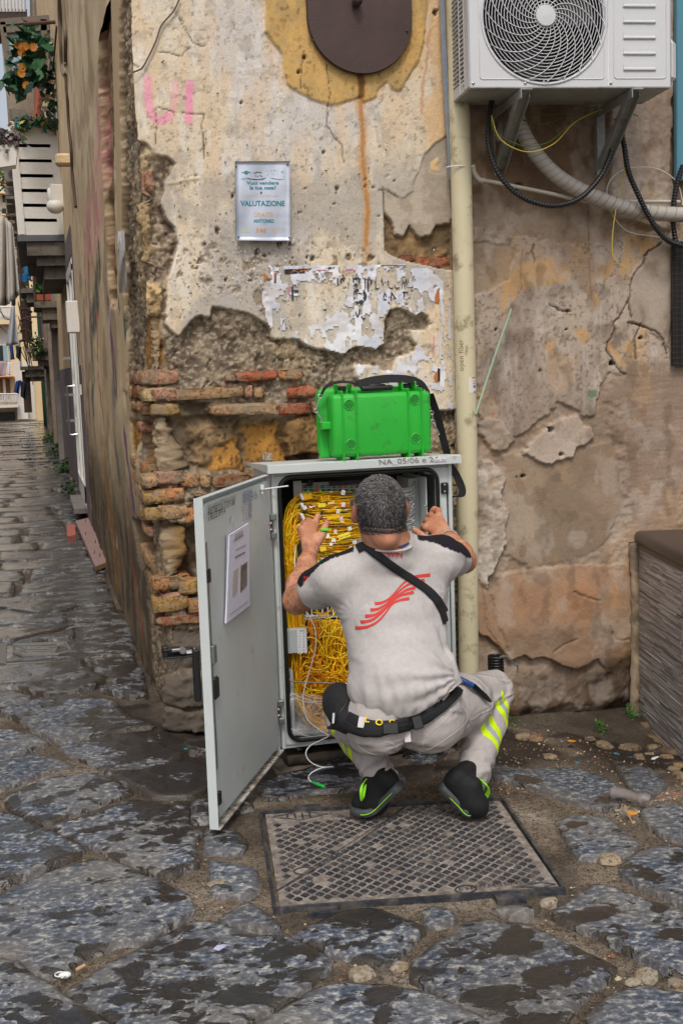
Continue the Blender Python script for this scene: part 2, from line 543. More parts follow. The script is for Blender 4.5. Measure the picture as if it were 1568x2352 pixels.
MORT, MORTD, TUFF, TUFFD = L(156, 139, 118), L(110, 95, 80), L(192, 140, 70), L(142, 110, 70)
DARKST = L(104, 94, 84)
def plaster_colour(r, seed, warm=0.5, sx=1.0):
 a, z = r.a * sx, r.z
 n1 = fb2(a, z * 0.6, 2.4, 6, seed); n2 = fb2(a * 1.5, z * 0.35, 9, 6, seed + 9, 0.6); n3 = fb2(a, z, 30, 5, seed + 19, 0.65)
 n4 = fb2(a * 2.2, z * 0.3, 26, 4, seed + 25)
 c = mixc(sst(.42, .6, n1 + (n4 - .5) * .3), CREAM, WHITEG)
 c = mixc(sst(.48, .62, n2) * warm, c, PEACH)
 c = mixc(sst(.52, .66, n3) * .5, c, L(176, 160, 140))
 c = mixc(sst(.67, .75, fb2(a, z, 75, 4, seed + 33)) * .6, c, L(120, 104, 88))
 c = mixc(sst(.56, .66, fb2(a * 2, z * .5, 14, 5, seed + 43)) * .3, c, L(240, 236, 228))
 return c
ST = 0.0055
s_front = np.arange(0, XP - XC + ST, ST)
s_al = [0.0]
st = ST
while s_al[-1] > -6.8:
 s_al.append(s_al[-1] - st); st = min(0.06, st * 1.012)
s_all = np.concatenate([np.array(s_al[1:])[::-1], s_front])
z_all = np.arange(-0.2, 3.25, ST)
Sg, Zg = np.meshgrid(s_all, z_all, indexing='ij')
A = Relief(Sg, Zg, 11)
front = Sg >= 0
def DF(pts): return [(x - XC, z) for x, z in DY(pts)]
def DA(pts): return [(-(y - WY), z) for y, z in DX(pts)]
n_big = fb2(Sg, Zg, 5, 6, 3); n_mid = fb2(Sg, Zg, 17, 6, 5, 0.6); n_fin = fb2(Sg, Zg, 60, 5, 8, 0.6)
ridg = 1 - np.abs(fb2(Sg, Zg, 14, 5, 77) - .5) * 2
A.h = -0.030 + 0.05 * (n_big - .5) + 0.034 * (n_mid - .5) + 0.016 * (n_fin - .5) + .009 * (fb2(Sg, Zg, 120, 3, 9) - .5) - 0.016 * sst(.94, 1, ridg) * sst(.45, .6, n_big)
c = mixc(sst(.35, .65, n_mid), MORTD, MORT)
c = mixc(sst(.55, .7, n_big) * .5, c, L(182, 156, 118))
c = mixc(sst(.54, .68, fb2(Sg, Zg, 38, 5, 31)) * .6, c, L(84, 72, 58))
c = mixc(sst(.58, .66, fb2(Sg, Zg, 90, 3, 33)) * .6, c, L(190, 176, 152))
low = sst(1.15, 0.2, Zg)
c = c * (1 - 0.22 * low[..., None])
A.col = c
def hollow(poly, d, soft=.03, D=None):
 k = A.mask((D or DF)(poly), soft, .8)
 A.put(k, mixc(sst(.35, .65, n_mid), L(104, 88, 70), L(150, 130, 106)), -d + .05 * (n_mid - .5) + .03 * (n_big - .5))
hollow([(340, 962), (480, 960), (735, 962), (735, 1082), (345, 1084)], .115)
hollow([(392, 928), (482, 928), (482, 960), (392, 962)], .06, .012)
hollow([(378, 1206), (480, 1208), (480, 1326), (388, 1326)], .15)
def tuff(poly, depth, col=TUFF, soft=0.02, nz=0.02, D=DF, seed=1, warp=0.8):
 k = A.mask(D(poly), soft, warp)
 cc = mixc(sst(.4, .62, fb2(Sg, Zg, 12, 6, seed + 3)), col, tuple(q * .72 for q in col))
 cc = mixc(sst(.60, .68, fb2(Sg, Zg, 90, 3, seed + 4)) * .8, cc, L(84, 62, 40))
 A.put(k, cc, -depth + nz * (fb2(Sg, Zg, 16, 5, seed) - .5) * 2)
tuff([(570, 975), (655, 972), (665, 1082), (600, 1080), (572, 1060)], .085, TUFF, .016, .015, seed=21)
tuff([(664, 962), (735, 958), (735, 1052), (664, 1052)], .02, TUFFD, .008, .03, seed=24)
tuff([(440, 975), (556, 968), (560, 1075), (450, 1080)], .07, L(150, 124, 92), .02, .03, seed=27)
tuff([(500, 1028), (558, 1015), (560, 1078), (480, 1080)], .075, TUFF, .01, .01, seed=29)
tuff([(350, 972), (388, 990), (398, 1085), (352, 1085)], .16, L(124, 100, 74), .02, .015, seed=33)
tuff([(384, 1225), (420, 1215), (455, 1330), (440, 1410), (392, 1340)], .15, L(92, 76, 58), .022, .028, seed=37)
tuff([(338, 1210), (372, 1215), (386, 1325), (360, 1330)], .10, L(150, 116, 66), .02, .02, seed=41)
tuff([(324, 733), (368, 730), (380, 830), (340, 845), (326, 820)], .06, TUFF, .02, .03, seed=43)
tuff([(328, 640), (372, 648), (368, 728), (326, 728)], -.01, L(205, 176, 130), .01, .03, seed=45)
tuff([(312, 390), (350, 395), (352, 435), (310, 440)], .0, L(190, 140, 116), .01, .02, seed=47)
tuff([(298, 350), (330, 352), (335, 392), (300, 392)], .0, L(205, 180, 140), .01, .02, seed=48)
tuff([(296, 460), (345, 465), (352, 590), (300, 600)], .0, L(190, 164, 122), .015, .035, seed=49)
for (u0, v0, u1, v1, d) in ((884, 488, 962, 578, .03), (965, 520, 1036, 576, .035)):
 tuff([(u0, v0), (u1, v0), (u1, v1), (u0, v1)], d, L(148, 118, 80), .008, .02, seed=int(u0))
for (u0, v0, u1, v1, d, sd) in ((376, 1548, 500, 1625, -.045, 1), (378, 1628, 500, 1682, -.06, 2), (372, 1450, 470, 1545, .02, 3), (470, 1440, 700, 1700, -.03, 4)):
 k = A.mask(DF([(u0, v0), (u1, v0), (u1, v1), (u0, v1)]), .012, .7)
 cc = mixc(fb2(Sg, Zg, 18, 6, 60 + sd), tuple(q * .5 for q in DARKST), tuple(q * 1.25 for q in DARKST))
 A.put(k, cc, -d + .05 * (fb2(Sg, Zg, 11, 6, 66 + sd, .6) - .5))
BR_F = [
 (328, 851, 392, 886, 'pink'), (517, 861, 543, 876, 'pink'), (543, 850, 637, 877, 'red'), (642, 848, 695, 875, 'orange'),
 (328, 890, 404, 924, 'cream'), (406, 887, 562, 919, 'tan'), (564, 884, 581, 913, 'pink'), (585, 888, 608, 915, 'tan'), (661, 884, 728, 914, 'red'),
 (331, 929, 386, 958, 'dark'), (484, 923, 640, 956, 'tan'), (643, 924, 715, 954, 'red'), (719, 920, 738, 948, 'pink'),
 (327, 1088, 397, 1120, 'tan'), (416, 1089, 454, 1121, 'orange'), (461, 1090, 485, 1122, 'tan'), (487, 1090, 573, 1121, 'burnt'), (576, 1090, 606, 1104, 'orange'),
 (330, 1126, 381, 1159, 'yellow'), (446, 1131, 476, 1142, 'tan'), (334, 1164, 387, 1197, 'yellow'), (424, 1168, 452, 1204, 'orange'),
 (352, 1329, 390, 1361, 'orange'), (412, 1333, 458, 1370, 'yellow'), (353, 1367, 432, 1408, 'yellow'), (434, 1373, 466, 1409, 'orange'),
 (360, 1412, 465, 1442, 'dred'), (962, 586, 1036, 613, 'red'), (920, 584, 958, 602, 'dred')]
for (v0, v1) in ((851, 886), (890, 924), (929, 958), (1088, 1120), (1126, 1159), (1164, 1197), (1329, 1361), (1367, 1408)):
 pass
PL = [(300, -60), (300, 0), (304, 41), (290, 82), (290, 164), (296, 190), (300, 200), (296, 246), (308, 279), (311, 320), (335, 327), (349, 350),
  (390, 366), (400, 378), (379, 416), (369, 465), (382, 498), (398, 520), (409, 558), (398, 614), (382, 660), (382, 745), (415, 771), (436, 745),
  (451, 728), (481, 728), (487, 703), (539, 710), (576, 723), (614, 745), (623, 776), (687, 782), (716, 801), (753, 806), (787, 815), (819, 795),
  (862, 803), (881, 789), (883, 739), (897, 714), (919, 706), (941, 720), (950, 726), (965, 718), (984, 723), (989, 739), (981, 753), (941, 757),
  (941, 776), (953, 792), (950, 804), (909, 820), (900, 854), (878, 854), (869, 842), (812, 836), (812, 867), (828, 882), (870, 930), (1060, 945),
  (1080, 900), (1080, -60)]
kp = A.mask(DF(PL), .002, .32)
pc = plaster_colour(A, 100)
x_, z_ = Sg, Zg
grey = sst(2.42, 2.2, z_ + .12 * (fb2(x_, z_, 4, 4, 8) - .5)) * sst(1.5, 1.75, z_ + .0 * x_)
pc = mixc(grey * sst(.35, .6, fb2(x_ * 1.4, z_ * .6, 7, 6, 15)) * .75, pc, L(176, 166, 154))
speck = sst(.80, .87, fb2(x_, z_, 55, 3, 44)) * grey
pc = mixc(speck * .7, pc, L(96, 84, 72))
pc = pc * .84 + pc.mean(-1, keepdims=True) * .16
A.put(kp, pc, -0.002 + 0.006 * (fb2(Sg, Zg, 4, 4, 60) - .5) + .003 * (fb2(Sg, Zg, 26, 5, 61) - .5) - .012 * speck)
k = A.mask(DF([(968, -50), (1045, -50), (1045, 320), (985, 335), (972, 260), (990, 180)]), .03, 1.2) * kp
A.put(k * .75, L(228, 188, 136))
YL = [(607, -60), (609, 0), (611, 46), (609, 74), (620, 85), (647, 123), (655, 175), (662, 196), (687, 212), (719, 231), (762, 242), (791, 233),
  (828, 222), (834, 236), (862, 222), (866, 203), (888, 186), (900, 205), (919, 206), (938, 175), (959, 137), (972, 94), (981, 0), (981, -60)]
k = A.mask(DF(YL), .0018, .22)
oc = mixc(sst(.4, .62, fb2(Sg, Zg, 6, 6, 71)), OCHRE, L(186, 156, 104))
oc = mixc(sst(.6, .7, fb2(Sg, Zg, 70, 4, 72)) * .7, oc, L(120, 96, 60))
oc = mixc(sst(.52, .66, fb2(Sg * 2, Zg * .5, 14, 4, 73)) * .5, oc, L(218, 178, 112))
A.put(k, oc, .006 + .004 * (fb2(Sg, Zg, 12, 5, 74) - .5))
k = A.mask(DF(YL), .03, 1.5, .02) * kp
A.paint(k * .35 * sst(.45, .6, fb2(Sg, Zg, 12, 4, 75)), L(226, 178, 104))
GM = [(1040, 300), (1031, 306), (1000, 328), (975, 353), (966, 384), (948, 422), (950, 437), (931, 451), (916, 450), (878, 433), (881, 459), (884, 488), (903, 512),
  (909, 537), (931, 539), (944, 512), (966, 544), (991, 541), (1003, 516), (1040, 512)]
hole = A.mask(DF([(878, 436), (886, 436), (1045, 505), (1045, 618), (1000, 612), (940, 600), (905, 588), (884, 575)]), .002, .3)
hk = A.mask(DF([(884, 488), (1040, 505), (1040, 578), (884, 578)]), .01, .3)
hc = mixc(sst(.4, .6, fb2(Sg, Zg, 20, 5, 81)), L(150, 122, 86), L(112, 92, 68))
A.put(hole, hc, -.03 + .03 * (fb2(Sg, Zg, 30, 5, 82) - .5))
gk = A.mask(DF(GM), .0018, .3)
gc = mixc(sst(.4, .6, fb2(Sg, Zg, 20, 5, 83)), L(190, 176, 158), L(172, 158, 140))
A.put(gk, gc, -.008 + .003 * (fb2(Sg, Zg, 40, 4, 84) - .5))
A.put(A.mask(DF([(992, 372), (1010, 360), (1014, 372), (1004, 380), (1014, 392), (1004, 396), (990, 390)]), .002, .3), L(228, 190, 140), -.005)
for (u, v, r) in ((553, 235, 4), (545, 440, 6), (535, 452, 5), (640, 560, 6), (705, 588, 4), (745, 348, 4), (838, 430, 4), (870, 336, 2), (905, 415, 3), (855, 432, 4), (773, 433, 4),
     (610, 588, 5), (665, 560, 5), (500, 530, 7), (565, 520, 4), (470, 560, 5), (998, 24, 7), (698, 135, 4), (686, 168, 4), (460, 600, 6), (520, 640, 5), (590, 580, 7), (720, 590, 8), (800, 590, 8), (850, 590, 7)):
 p = DF([(u + r * math.cos(t) * random.uniform(.6, 1.3), v + r * math.sin(t) * random.uniform(.6, 1.5)) for t in np.arange(0, 6.2, .8)])
 A.put(A.mask(p, .002, .3), L(112, 96, 78), -.014)
rag = A.mask(DF([(400, 575), (640, 545), (880, 560), (900, 620), (600, 640), (590, 720), (560, 700), (400, 640)]), .02, 1) * sst(.60, .66, fb2(Sg, Zg, 34, 5, 97)) * kp
A.put(rag * .8, L(140, 122, 100), -.008)
k = A.mask(DF([(560, 600), (610, 600), (620, 745), (585, 720), (575, 660)]), .01, 1) * sst(.5, .58, fb2(Sg, Zg, 26, 5, 98))
A.put(k * .8, L(146, 128, 106), -.01)
A.line(DF([(829, 205), (831, 300), (834, 360), (838, 430), (843, 480), (841, 560)]), .013, 0, L(176, 104, 34), .85, .25, 1.5)
A.line(DF([(828, 178), (831, 300), (836, 420), (840, 590)]), .028, 0, L(200, 150, 90), .5, .5, 1.5)
A.line(DF([(829, 170), (830, 222)]), .018, 0.002, L(92, 62, 34), .8, .5, 1.0)
A.line(DF([(985, 60), (975, 140), (968, 200), (970, 260)]), .008, 0, L(196, 130, 84), .6, .6, 1.0)
PINK = L(255, 128, 188)
kk = A.line(DF([(340, 180), (340, 220), (343, 248), (352, 268), (366, 277), (380, 272), (391, 262)]), .024, 0, PINK, .48, .05, 1.2)
A.line(DF([(398, 245), (403, 215), (404, 190)]), .022, 0, PINK, .26, .05, 1.5)
A.line(DF([(437, 193), (434, 215), (435, 250), (433, 276)]), .022, 0, PINK, .6, .05, 1.2)
for pts in ([(748, 147), (758, 218), (755, 240), (756, 258), (752, 282), (770, 312), (788, 332), (793, 375)], [(695, 120), (690, 205)], [(413, 42), (430, 70), (445, 100), (470, 105)],
   [(290, 140), (320, 150)], [(360, 118), (420, 130), (440, 108)], [(358, 250), (360, 300), (355, 345)], [(365, 248), (400, 253), (470, 262), (465, 300), (468, 360)]):
 A.line(DF(pts), .0035, .004, L(92, 78, 62), .8, .35)
A.line(DF([(386, 418), (440, 413), (455, 410)]), .008, -.004, L(206, 186, 150), .6, .35)
al = Sg < 0
ys = -Sg
def albase(ys, z):
 c = mixc(sst(.4, .6, fb2(ys * .7, z * 1.1, 2.2, 6, 201)), L(230, 206, 168), L(212, 188, 152))
 return mixc(sst(.5, .66, fb2(ys * .8, z * 1.3, 4, 5, 203)) * .6, c, L(160, 138, 110))
base_al = albase(ys, Zg)
yu, zu = np.meshgrid(np.concatenate([np.arange(0, 1, .02), np.arange(1, 6.8, .05)]), np.arange(3.23, 7.6, .03), indexing='ij')
hu = -.004 + .02 * (fb2(yu, zu, 3, 5, 210) - .5) - .03 * sst(1.15, .95, yu + .5 * (fb2(yu * .5, zu, 6, 5, 207) - .5))
upper = (np.stack([(XC - hu).ravel(), (WY + yu).ravel(), zu.ravel()], 1), yu.shape, albase(yu, zu).reshape(-1, 3))
lowal = sst(1.4, .5, Zg + .5 * (fb2(ys, Zg, 2, 4, 205) - .5))
base_al = mixc(lowal, base_al, mixc(sst(.4, .6, fb2(ys * 2, Zg, 4, 5, 206)), L(128, 110, 88), L(92, 80, 66)))
kpl = al * sst(.95, 1.15, ys + .5 * (fb2(ys * .5, Zg, 6, 5, 207) - .5) + .35 * sst(1.6, .9, Zg))
A.put(kpl, base_al, -.004 + .02 * (fb2(ys, Zg, 3, 5, 210) - .5) - .02 * lowal * fb2(ys, Zg, 7, 5, 211))
k = A.mask(DA([(253, -40), (272, -40), (275, 260), (280, 420), (280, 600), (284, 700), (292, 900), (280, 900), (272, 600), (262, 300)]), .01, .5)
A.put(k, L(212, 186, 148), .0)
k = A.mask(DA([(229, -40), (250, -40), (256, 300), (262, 500), (268, 700), (250, 700), (240, 500), (226, 200)]), .04, 1.2)
A.put(k, mixc(n_mid, L(176, 140, 104), L(110, 90, 70)), -.05 + .06 * (fb2(ys * .5, Zg, 10, 5, 214) - .5))
for pts, cc, aa, wd in (([(228, 300), (226, 420), (214, 500), (196, 560), (200, 640)], (244, 150, 160), .5, .35),
  ([(205, 560), (202, 650), (210, 760)], (150, 70, 70), .7, .12), ([(236, 545), (240, 640), (246, 700)], (96, 50, 96), .85, .10),
  ([(226, 590), (220, 690), (208, 760), (214, 860), (212, 960)], (74, 92, 88), .9, .18), ([(203, 600), (206, 660)], (60, 190, 60), .9, .05),
  ([(256, 640), (262, 690), (270, 700), (280, 690), (286, 760)], (60, 88, 78), .9, .06), ([(248, 720), (256, 800), (262, 880)], (110, 60, 110), .85, .12),
  ([(222, 730), (224, 860), (236, 980)], (196, 60, 44), .8, .08), ([(262, 850), (258, 960), (268, 1080)], (70, 90, 96), .75, .16),
  ([(284, 1000), (292, 1080), (300, 1150)], (108, 58, 116), .9, .09), ([(288, 1150), (300, 1300), (325, 1480)], (150, 82, 60), .75, .05),
  ([(279, 900), (281, 955)], (50, 190, 50), .9, .035), ([(193, 760), (200, 900)], (110, 80, 120), .6, .4), ([(248, 720), (252, 830)], (220, 214, 210), .7, .06),
  ([(232, 1030), (246, 1150), (262, 1300)], (180, 132, 70), .6, .3), ([(246, 1080), (262, 1240)], (206, 196, 180), .6, .1)):
 k = A.line(DA(pts), wd, 0, None, 1, 1.2)
 A.paint(k * al * aa * sst(.3, .55, fb2(ys * 3, Zg * .6, 9, 4, int(pts[0][0]))), L(*cc))
tuff([(312, 975), (336, 968), (345, 1080), (320, 1070)], .10, TUFF, .03, .02, DA, 53, .4)
tuff([(296, 968), (308, 968), (310, 1060), (300, 1050)], .03, TUFF, .02, .02, DA, 54, .4)
tuff([(300, 1200), (330, 1210), (345, 1320), (310, 1290)], .12, L(110, 84, 56), .03, .04, DA, 55, .4)
tuff([(316, 735), (328, 735), (332, 840), (318, 840)], .04, TUFF, .02, .02, DA, 56, .4)
edge = np.exp(-(Sg / .035) ** 2)
A.h -= edge * (.012 + .03 * fb2(Sg * 0, Zg, 9, 5, 301) * (1 - kp))
NX = np.where(Sg < 0, -1.0, 0.0); NY = np.where(Sg >= 0, -1.0, 0.0)
wgt = sst(-.03, .03, Sg)
NX, NY = -(1 - wgt), -wgt
ln = np.hypot(NX, NY); NX, NY = NX / ln, NY / ln
X = np.where(Sg < 0, XC, XC + Sg) + NX * A.h
Yv = np.where(Sg < 0, WY - Sg, WY) + NY * A.h
def grid_faces(nx, nz):
 i, k = np.meshgrid(np.arange(nx - 1), np.arange(nz - 1), indexing='ij')
 a = (i * nz + k).ravel()
 return np.stack([a, a + nz, a + nz + 1, a + 1], 1)
Vw = np.stack([X.ravel(), Yv.ravel(), Zg.ravel()], 1)
corner = thing('corner_building', 'weathered old corner building of peeling cream plaster over bare bricks and tuff', 'building', (XC, WY, 0))
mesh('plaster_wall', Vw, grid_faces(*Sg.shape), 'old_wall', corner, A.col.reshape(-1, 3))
mesh('upper_plaster', upper[0], grid_faces(*upper[1]), 'old_wall', corner, upper[2])
mb = MB()
mb.box((XC + 2.2, WY + 4.15, 4.7), (4.1, 7.9, 9.6))
mb.obj('wall_core', simple('core_plaster', L(190, 170, 140), .9), corner)
mb = MB(); mb.box((XC + .66, WY + .25, 6.4), (1.33, .5, 6.3)); mb.box((XC + .30, WY + 3.4, 8.4), (.5, 6.75, 2.3))
mb.obj('upper_wall', MATS['core_plaster'], corner)
def wall_y(x, z):
 i = np.clip(((np.asarray(x) - XC) / ST).round().astype(int), 0, len(s_front) - 1) + (len(s_all) - len(s_front))
 k = np.clip(((np.asarray(z) - z_all[0]) / ST).round().astype(int), 0, len(z_all) - 1)
 return WY - A.h[i, k]
BC = {'pink': (206, 150, 124), 'red': (188, 92, 66), 'orange': (208, 140, 86), 'cream': (216, 190, 140), 'tan': (200, 158, 116), 'dark': (120, 74, 58),
  'burnt': (150, 92, 62), 'yellow': (196, 154, 92), 'dred': (146, 78, 58)}
def brick_mesh(seed):
 bm = bmesh.new(); bmesh.ops.create_cube(bm, size=1)
 bmesh.ops.bevel(bm, geom=list(bm.edges), offset=.014, segments=1, affect='EDGES')
 bmesh.ops.subdivide_edges(bm, edges=[e for e in bm.edges if e.calc_length() > .5], cuts=3, use_grid_fill=True)
 rr = random.Random(seed)
 for v in bm.verts:
  n = np.array([v.co.x, v.co.y, v.co.z])
  e = sum(abs(q) > .38 for q in n)
  v.co *= 1 - rr.uniform(0, .09) * max(0, e - 1)
  v.co += Vector([rr.uniform(-.016, .016), rr.uniform(-.03, .03), rr.uniform(-.035, .035)])
 me = bpy.data.meshes.new('brick'); bm.to_mesh(me); bm.free()
 me.materials.append(MATS['brick']); me.polygons.foreach_set('use_smooth', np.ones(len(me.polygons), bool))
 return me
BM = [brick_mesh(i) for i in range(7)]
def brick(parent, c, d, col, rz=0.0, ry=0.0):
 o = bpy.data.objects.new('brick', random.choice(BM)); C.objects.link(o)
 o.parent = parent; o.location = Vector(np.array(c) - _origin(parent)); o.scale = d; o.rotation_euler = (random.uniform(-.03, .03), ry + random.uniform(-.015, .015), rz + random.uniform(-.02, .02))
 cc = np.array(lin(BC[col])) * random.uniform(.85, 1.12)
 o.color = (*cc, 1)
 return o
for (u0, v0, u1, v1, key) in BR_F:
 p = atY(u0, v1, WY); q = atY(u1, v0, WY)
 w_, h_ = (q - p)[0], (q - p)[2]
 dp = .12; out = {'dark': -.05}.get(key, random.uniform(-.014, -.004))
 if v0 < 620: out = -.022
 if 1300 < v0 < 1450: out += .008
 brick(corner, ((p[0] + q[0]) / 2, WY + dp / 2 - out, (p[2] + q[2]) / 2), (w_, dp, h_), key)
for (v0, v1, u0) in ((851, 886, 292), (890, 924, 283), (929, 958, 285), (1088, 1120, 300), (1126, 1159, 300), (1164, 1197, 300), (1329, 1361, 318), (1367, 1408, 330), (1212, 1240, 292), (1256, 1284, 296), (985, 1010, 290)):
 cu = {851: 328, 890: 328, 929: 331, 1088: 327, 1126: 330, 1164: 334, 1329: 352, 1367: 353}.get(v0, 308)
 z0, z1 = atY(cu, v1, WY)[2], atY(cu, v0, WY)[2]
 yend = min(atX(u0, v0, XC)[1], 6.2)
 y = WY + .005
 if v0 in (1212, 1256, 985): y = WY + .55; yend = y + .28
 while y < yend - .05:
  ln_ = random.choice((.125, .13, .26)); ln_ = min(ln_, yend - y + .05)
  out = random.uniform(-.016, -.002)
  brick(corner, (XC + .06 - out, y + ln_ / 2, (z0 + z1) / 2 + random.uniform(-.003, .003)), (.12, ln_ * .96, z1 - z0), random.choice(('tan', 'yellow', 'pink', 'orange', 'dred', 'tan')))
  y += ln_ + .008
def stone_mesh(seed, n=2, flat=True):
 bm = bmesh.new(); bmesh.ops.create_icosphere(bm, subdivisions=n, radius=.5)
 rr = np.random.default_rng(seed)
 o = rr.uniform(0, 50, 3)
 P = np.array([v.co[:] for v in bm.verts])
 k = .55 + .95 * fb3(P[:, 0] + o[0], P[:, 1] + o[1], P[:, 2] + o[2], 2.6, 3, seed)
 for v, q in zip(bm.verts, k):
  v.co *= q
  v.co.x = max(-.42, min(.42, v.co.x)); v.co.z = max(-.4, min(.4, v.co.z))
 me = bpy.data.meshes.new('stone'); bm.to_mesh(me); bm.free()
 return me
SM = [stone_mesh(i) for i in range(6)]
for me in SM: me.materials.append(MATS['brick'])
for (u, v, w_, h_, c_) in ((322, 410, .07, .05, (190, 140, 116)), (345, 1640, .0, .0, (0, 0, 0)), (612, 1055, .045, .07, (176, 166, 146)), (375, 1010, .05, .12, (150, 132, 108)), (468, 905, .0, 0, (0, 0, 0)),
      (410, 1345, .10, .07, (150, 132, 108)), (445, 1310, .06, .12, (130, 114, 92)), (400, 1260, .05, .13, (120, 104, 84)), (415, 1395, .0, .0, (0, 0, 0)), (350, 700, .07, .09, (196, 168, 124)), (335, 560, .09, .11, (186, 162, 122))):
 if w_ == 0 or u != 612: continue
 o = bpy.data.objects.new('stone', random.choice(SM)); C.objects.link(o); o.parent = corner
 p = atY(u, v, WY + .03); o.location = Vector(p - _origin(corner)); o.scale = (w_, .09, h_); o.rotation_euler = (0, random.uniform(-.3, .3), 0); o.color = (*lin(c_), 1)
mb = MB()
nails = [(503, 212), (370, 143), (488, 248), (553, 235), (468, 318), (471, 335), (772, 338), (735, 336), (566, 330), (637, 340), (520, 370), (527, 440), (421, 425), (585, 290), (570, 465),
   (648, 278), (460, 420), (516, 489), (640, 465), (700, 475), (760, 475), (795, 415), (795, 545), (545, 648), (430, 660), (450, 650), (460, 658), (433, 673), (396, 708), (421, 708), (745, 390), (715, 390),
   (640, 665), (560, 530), (610, 525), (668, 590), (700, 600), (430, 345), (480, 350), (655, 170), (750, 425), (820, 400), (885, 340), (610, 425), (520, 600), (570, 610), (487, 590), (505, 622)]
for (u, v) in nails:
 p = atY(u, v, WY); y = float(wall_y(p[0], p[2])); a = random.uniform(0, 6.3); ln_ = random.uniform(.008, .022)
 mb.tube([(p[0], y + .005, p[2]), (p[0] + math.cos(a) * ln_ * .6, y - ln_ * .6, p[2] + math.sin(a) * ln_ * .5)], .0018, 5)
for k in range(110):
 u, v = random.uniform(400, 900), random.uniform(400, 740)
 if 535 < u < 670 and 365 < v < 560: continue
 p = atY(u, v, WY); y = float(wall_y(p[0], p[2])); a = random.uniform(0, 6.3); ln_ = random.uniform(.003, .009)
 mb.tube([(p[0], y + .004, p[2]), (p[0] + math.cos(a) * ln_, y - .004, p[2] + math.sin(a) * ln_)], .0014, 4)
o = mb.obj('nails', simple('rusty_iron', L(86, 58, 44), .8, 0.3, .3, 60, .001), corner); tag(o, kind='stuff')
mb = MB()
for k in range(420):
 u, v = random.gauss(560, 130), random.gauss(600, 55)
 if not (400 < u < 1030 and 480 < v < 760) or (535 < u < 670 and 365 < v < 560): continue
 p = atY(u, v, WY); y = float(wall_y(p[0], p[2])); r = random.uniform(.002, .008)
 a = random.uniform(0, 6.3); P = [(p[0] + r * math.cos(a + t) * random.uniform(.5, 1), y - .0015 - random.uniform(0, .006), p[2] + r * math.sin(a + t) * random.uniform(.6, 1.4)) for t in (0, 2, 4)]
 mb.add(P, [(0, 1, 2)], random.choice((L(214, 210, 206), L(200, 190, 176), L(176, 160, 140))))
o = mb.obj('paint_flakes', 'paper', corner, cols=True); tag(o, kind='stuff')
def wire(name, pts, r, mat, label, cat, y=WY - .012, n=30, sides=6):
 P = spline([atY(u, v, y) for u, v in pts], n); m = MB(); m.tube(P, r, sides); o = m.obj(name, mat, smooth=True)
 return tag(o, label, cat)
wire('wire', [(413, -6), (398, 25), (371, 57), (356, 98), (330, 150), (318, 160), (304, 165)], .0035, simple('brown_wire', L(92, 70, 58), .6), 'loose brown wire hanging down the plaster above the pink spray paint', 'wire')
xr = np.arange(XP, 3.35, ST); zr = np.arange(-0.35, 3.25, ST)
Xr, Zr = np.meshgrid(xr, zr, indexing='ij')
B = Relief(Xr, Zr, 401)
n1, n2, n3 = fb2(Xr, Zr, 4, 6, 402), fb2(Xr, Zr, 15, 6, 403, .6), fb2(Xr, Zr, 50, 5, 404, .6)
B.h = -.02 + .014 * (n1 - .5) + .016 * (n2 - .5) + .008 * (n3 - .5)
B.col = mixc(sst(.35, .65, n2), L(156, 138, 118), L(182, 164, 144))
Q = lambda pts: [(x, z) for x, z in DY(pts)]
C1 = lambda pts: [(1016.7 + x / 2.844, 551.2 + y / 2.844) for x, y in pts]
k = B.mask(Q([(1085, 520), (1310, 560), (1400, 560), (1570, 500), (1570, 860), (1390, 860), (1370, 960), (1290, 920), (1240, 960), (1190, 1000), (1100, 960)]), .003, .8)
cc = mixc(sst(.4, .6, fb2(Xr, Zr * .6, 5, 6, 410)), L(192, 176, 160), L(176, 162, 150))
cc = mixc(sst(.55, .64, fb2(Xr * 1.3, Zr * .8, 5, 5, 411)) * .7, cc, L(210, 172, 120))
cc = mixc(sst(.56, .68, fb2(Xr, Zr, 10, 5, 412)) * .55, cc, L(130, 118, 106))
cc = mixc(sst(.58, .68, fb2(Xr * 3, Zr * .5, 16, 5, 414)) * .4, cc, L(212, 204, 198))
cc = mixc(sst(.62, .7, fb2(Xr, Zr, 80, 3, 413)) * .6, cc, L(104, 92, 80))
B.put(k, cc, -.008 + .004 * (fb2(Xr, Zr, 30, 5, 415) - .5))
for pts in ([(430, 260), (560, 120), (700, 110), (860, 160), (820, 260), (640, 330), (520, 330), (450, 400)], [(1000, 170), (1120, 110), (1130, 180), (1060, 240)],
   [(880, 570), (950, 580), (960, 640), (900, 680)], [(1160, 690), (1200, 668), (1235, 700), (1220, 740)], [(1280, 0), (1360, 0), (1370, 50), (1310, 90)],
   [(960, 330), (1010, 360), (1020, 460), (980, 430)], [(390, 290), (450, 280), (410, 540), (380, 420)], [(690, 640), (760, 650), (740, 720), (690, 690)], [(1090, 640), (1200, 860), (1120, 800), (1080, 700)]):
 B.put(B.mask(Q(C1(pts)), .006, .9) * .8, L(208, 168, 114))
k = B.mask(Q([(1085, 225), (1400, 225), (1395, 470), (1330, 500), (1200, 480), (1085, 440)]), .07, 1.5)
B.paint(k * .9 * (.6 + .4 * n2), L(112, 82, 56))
B.put(B.mask(Q([(1090, 240), (1150, 250), (1130, 320), (1090, 340)]), .02, 1) * .5, L(176, 146, 104))
k = B.mask(Q([(1398, -50), (1548, -50), (1542, 530), (1400, 500), (1400, 380)]), .01, .5)
B.put(k, mixc(fb2(Xr, Zr, 12, 5, 421), L(206, 192, 178), L(176, 160, 146)), .008 + .008 * (fb2(Xr, Zr, 60, 4, 422) - .5))
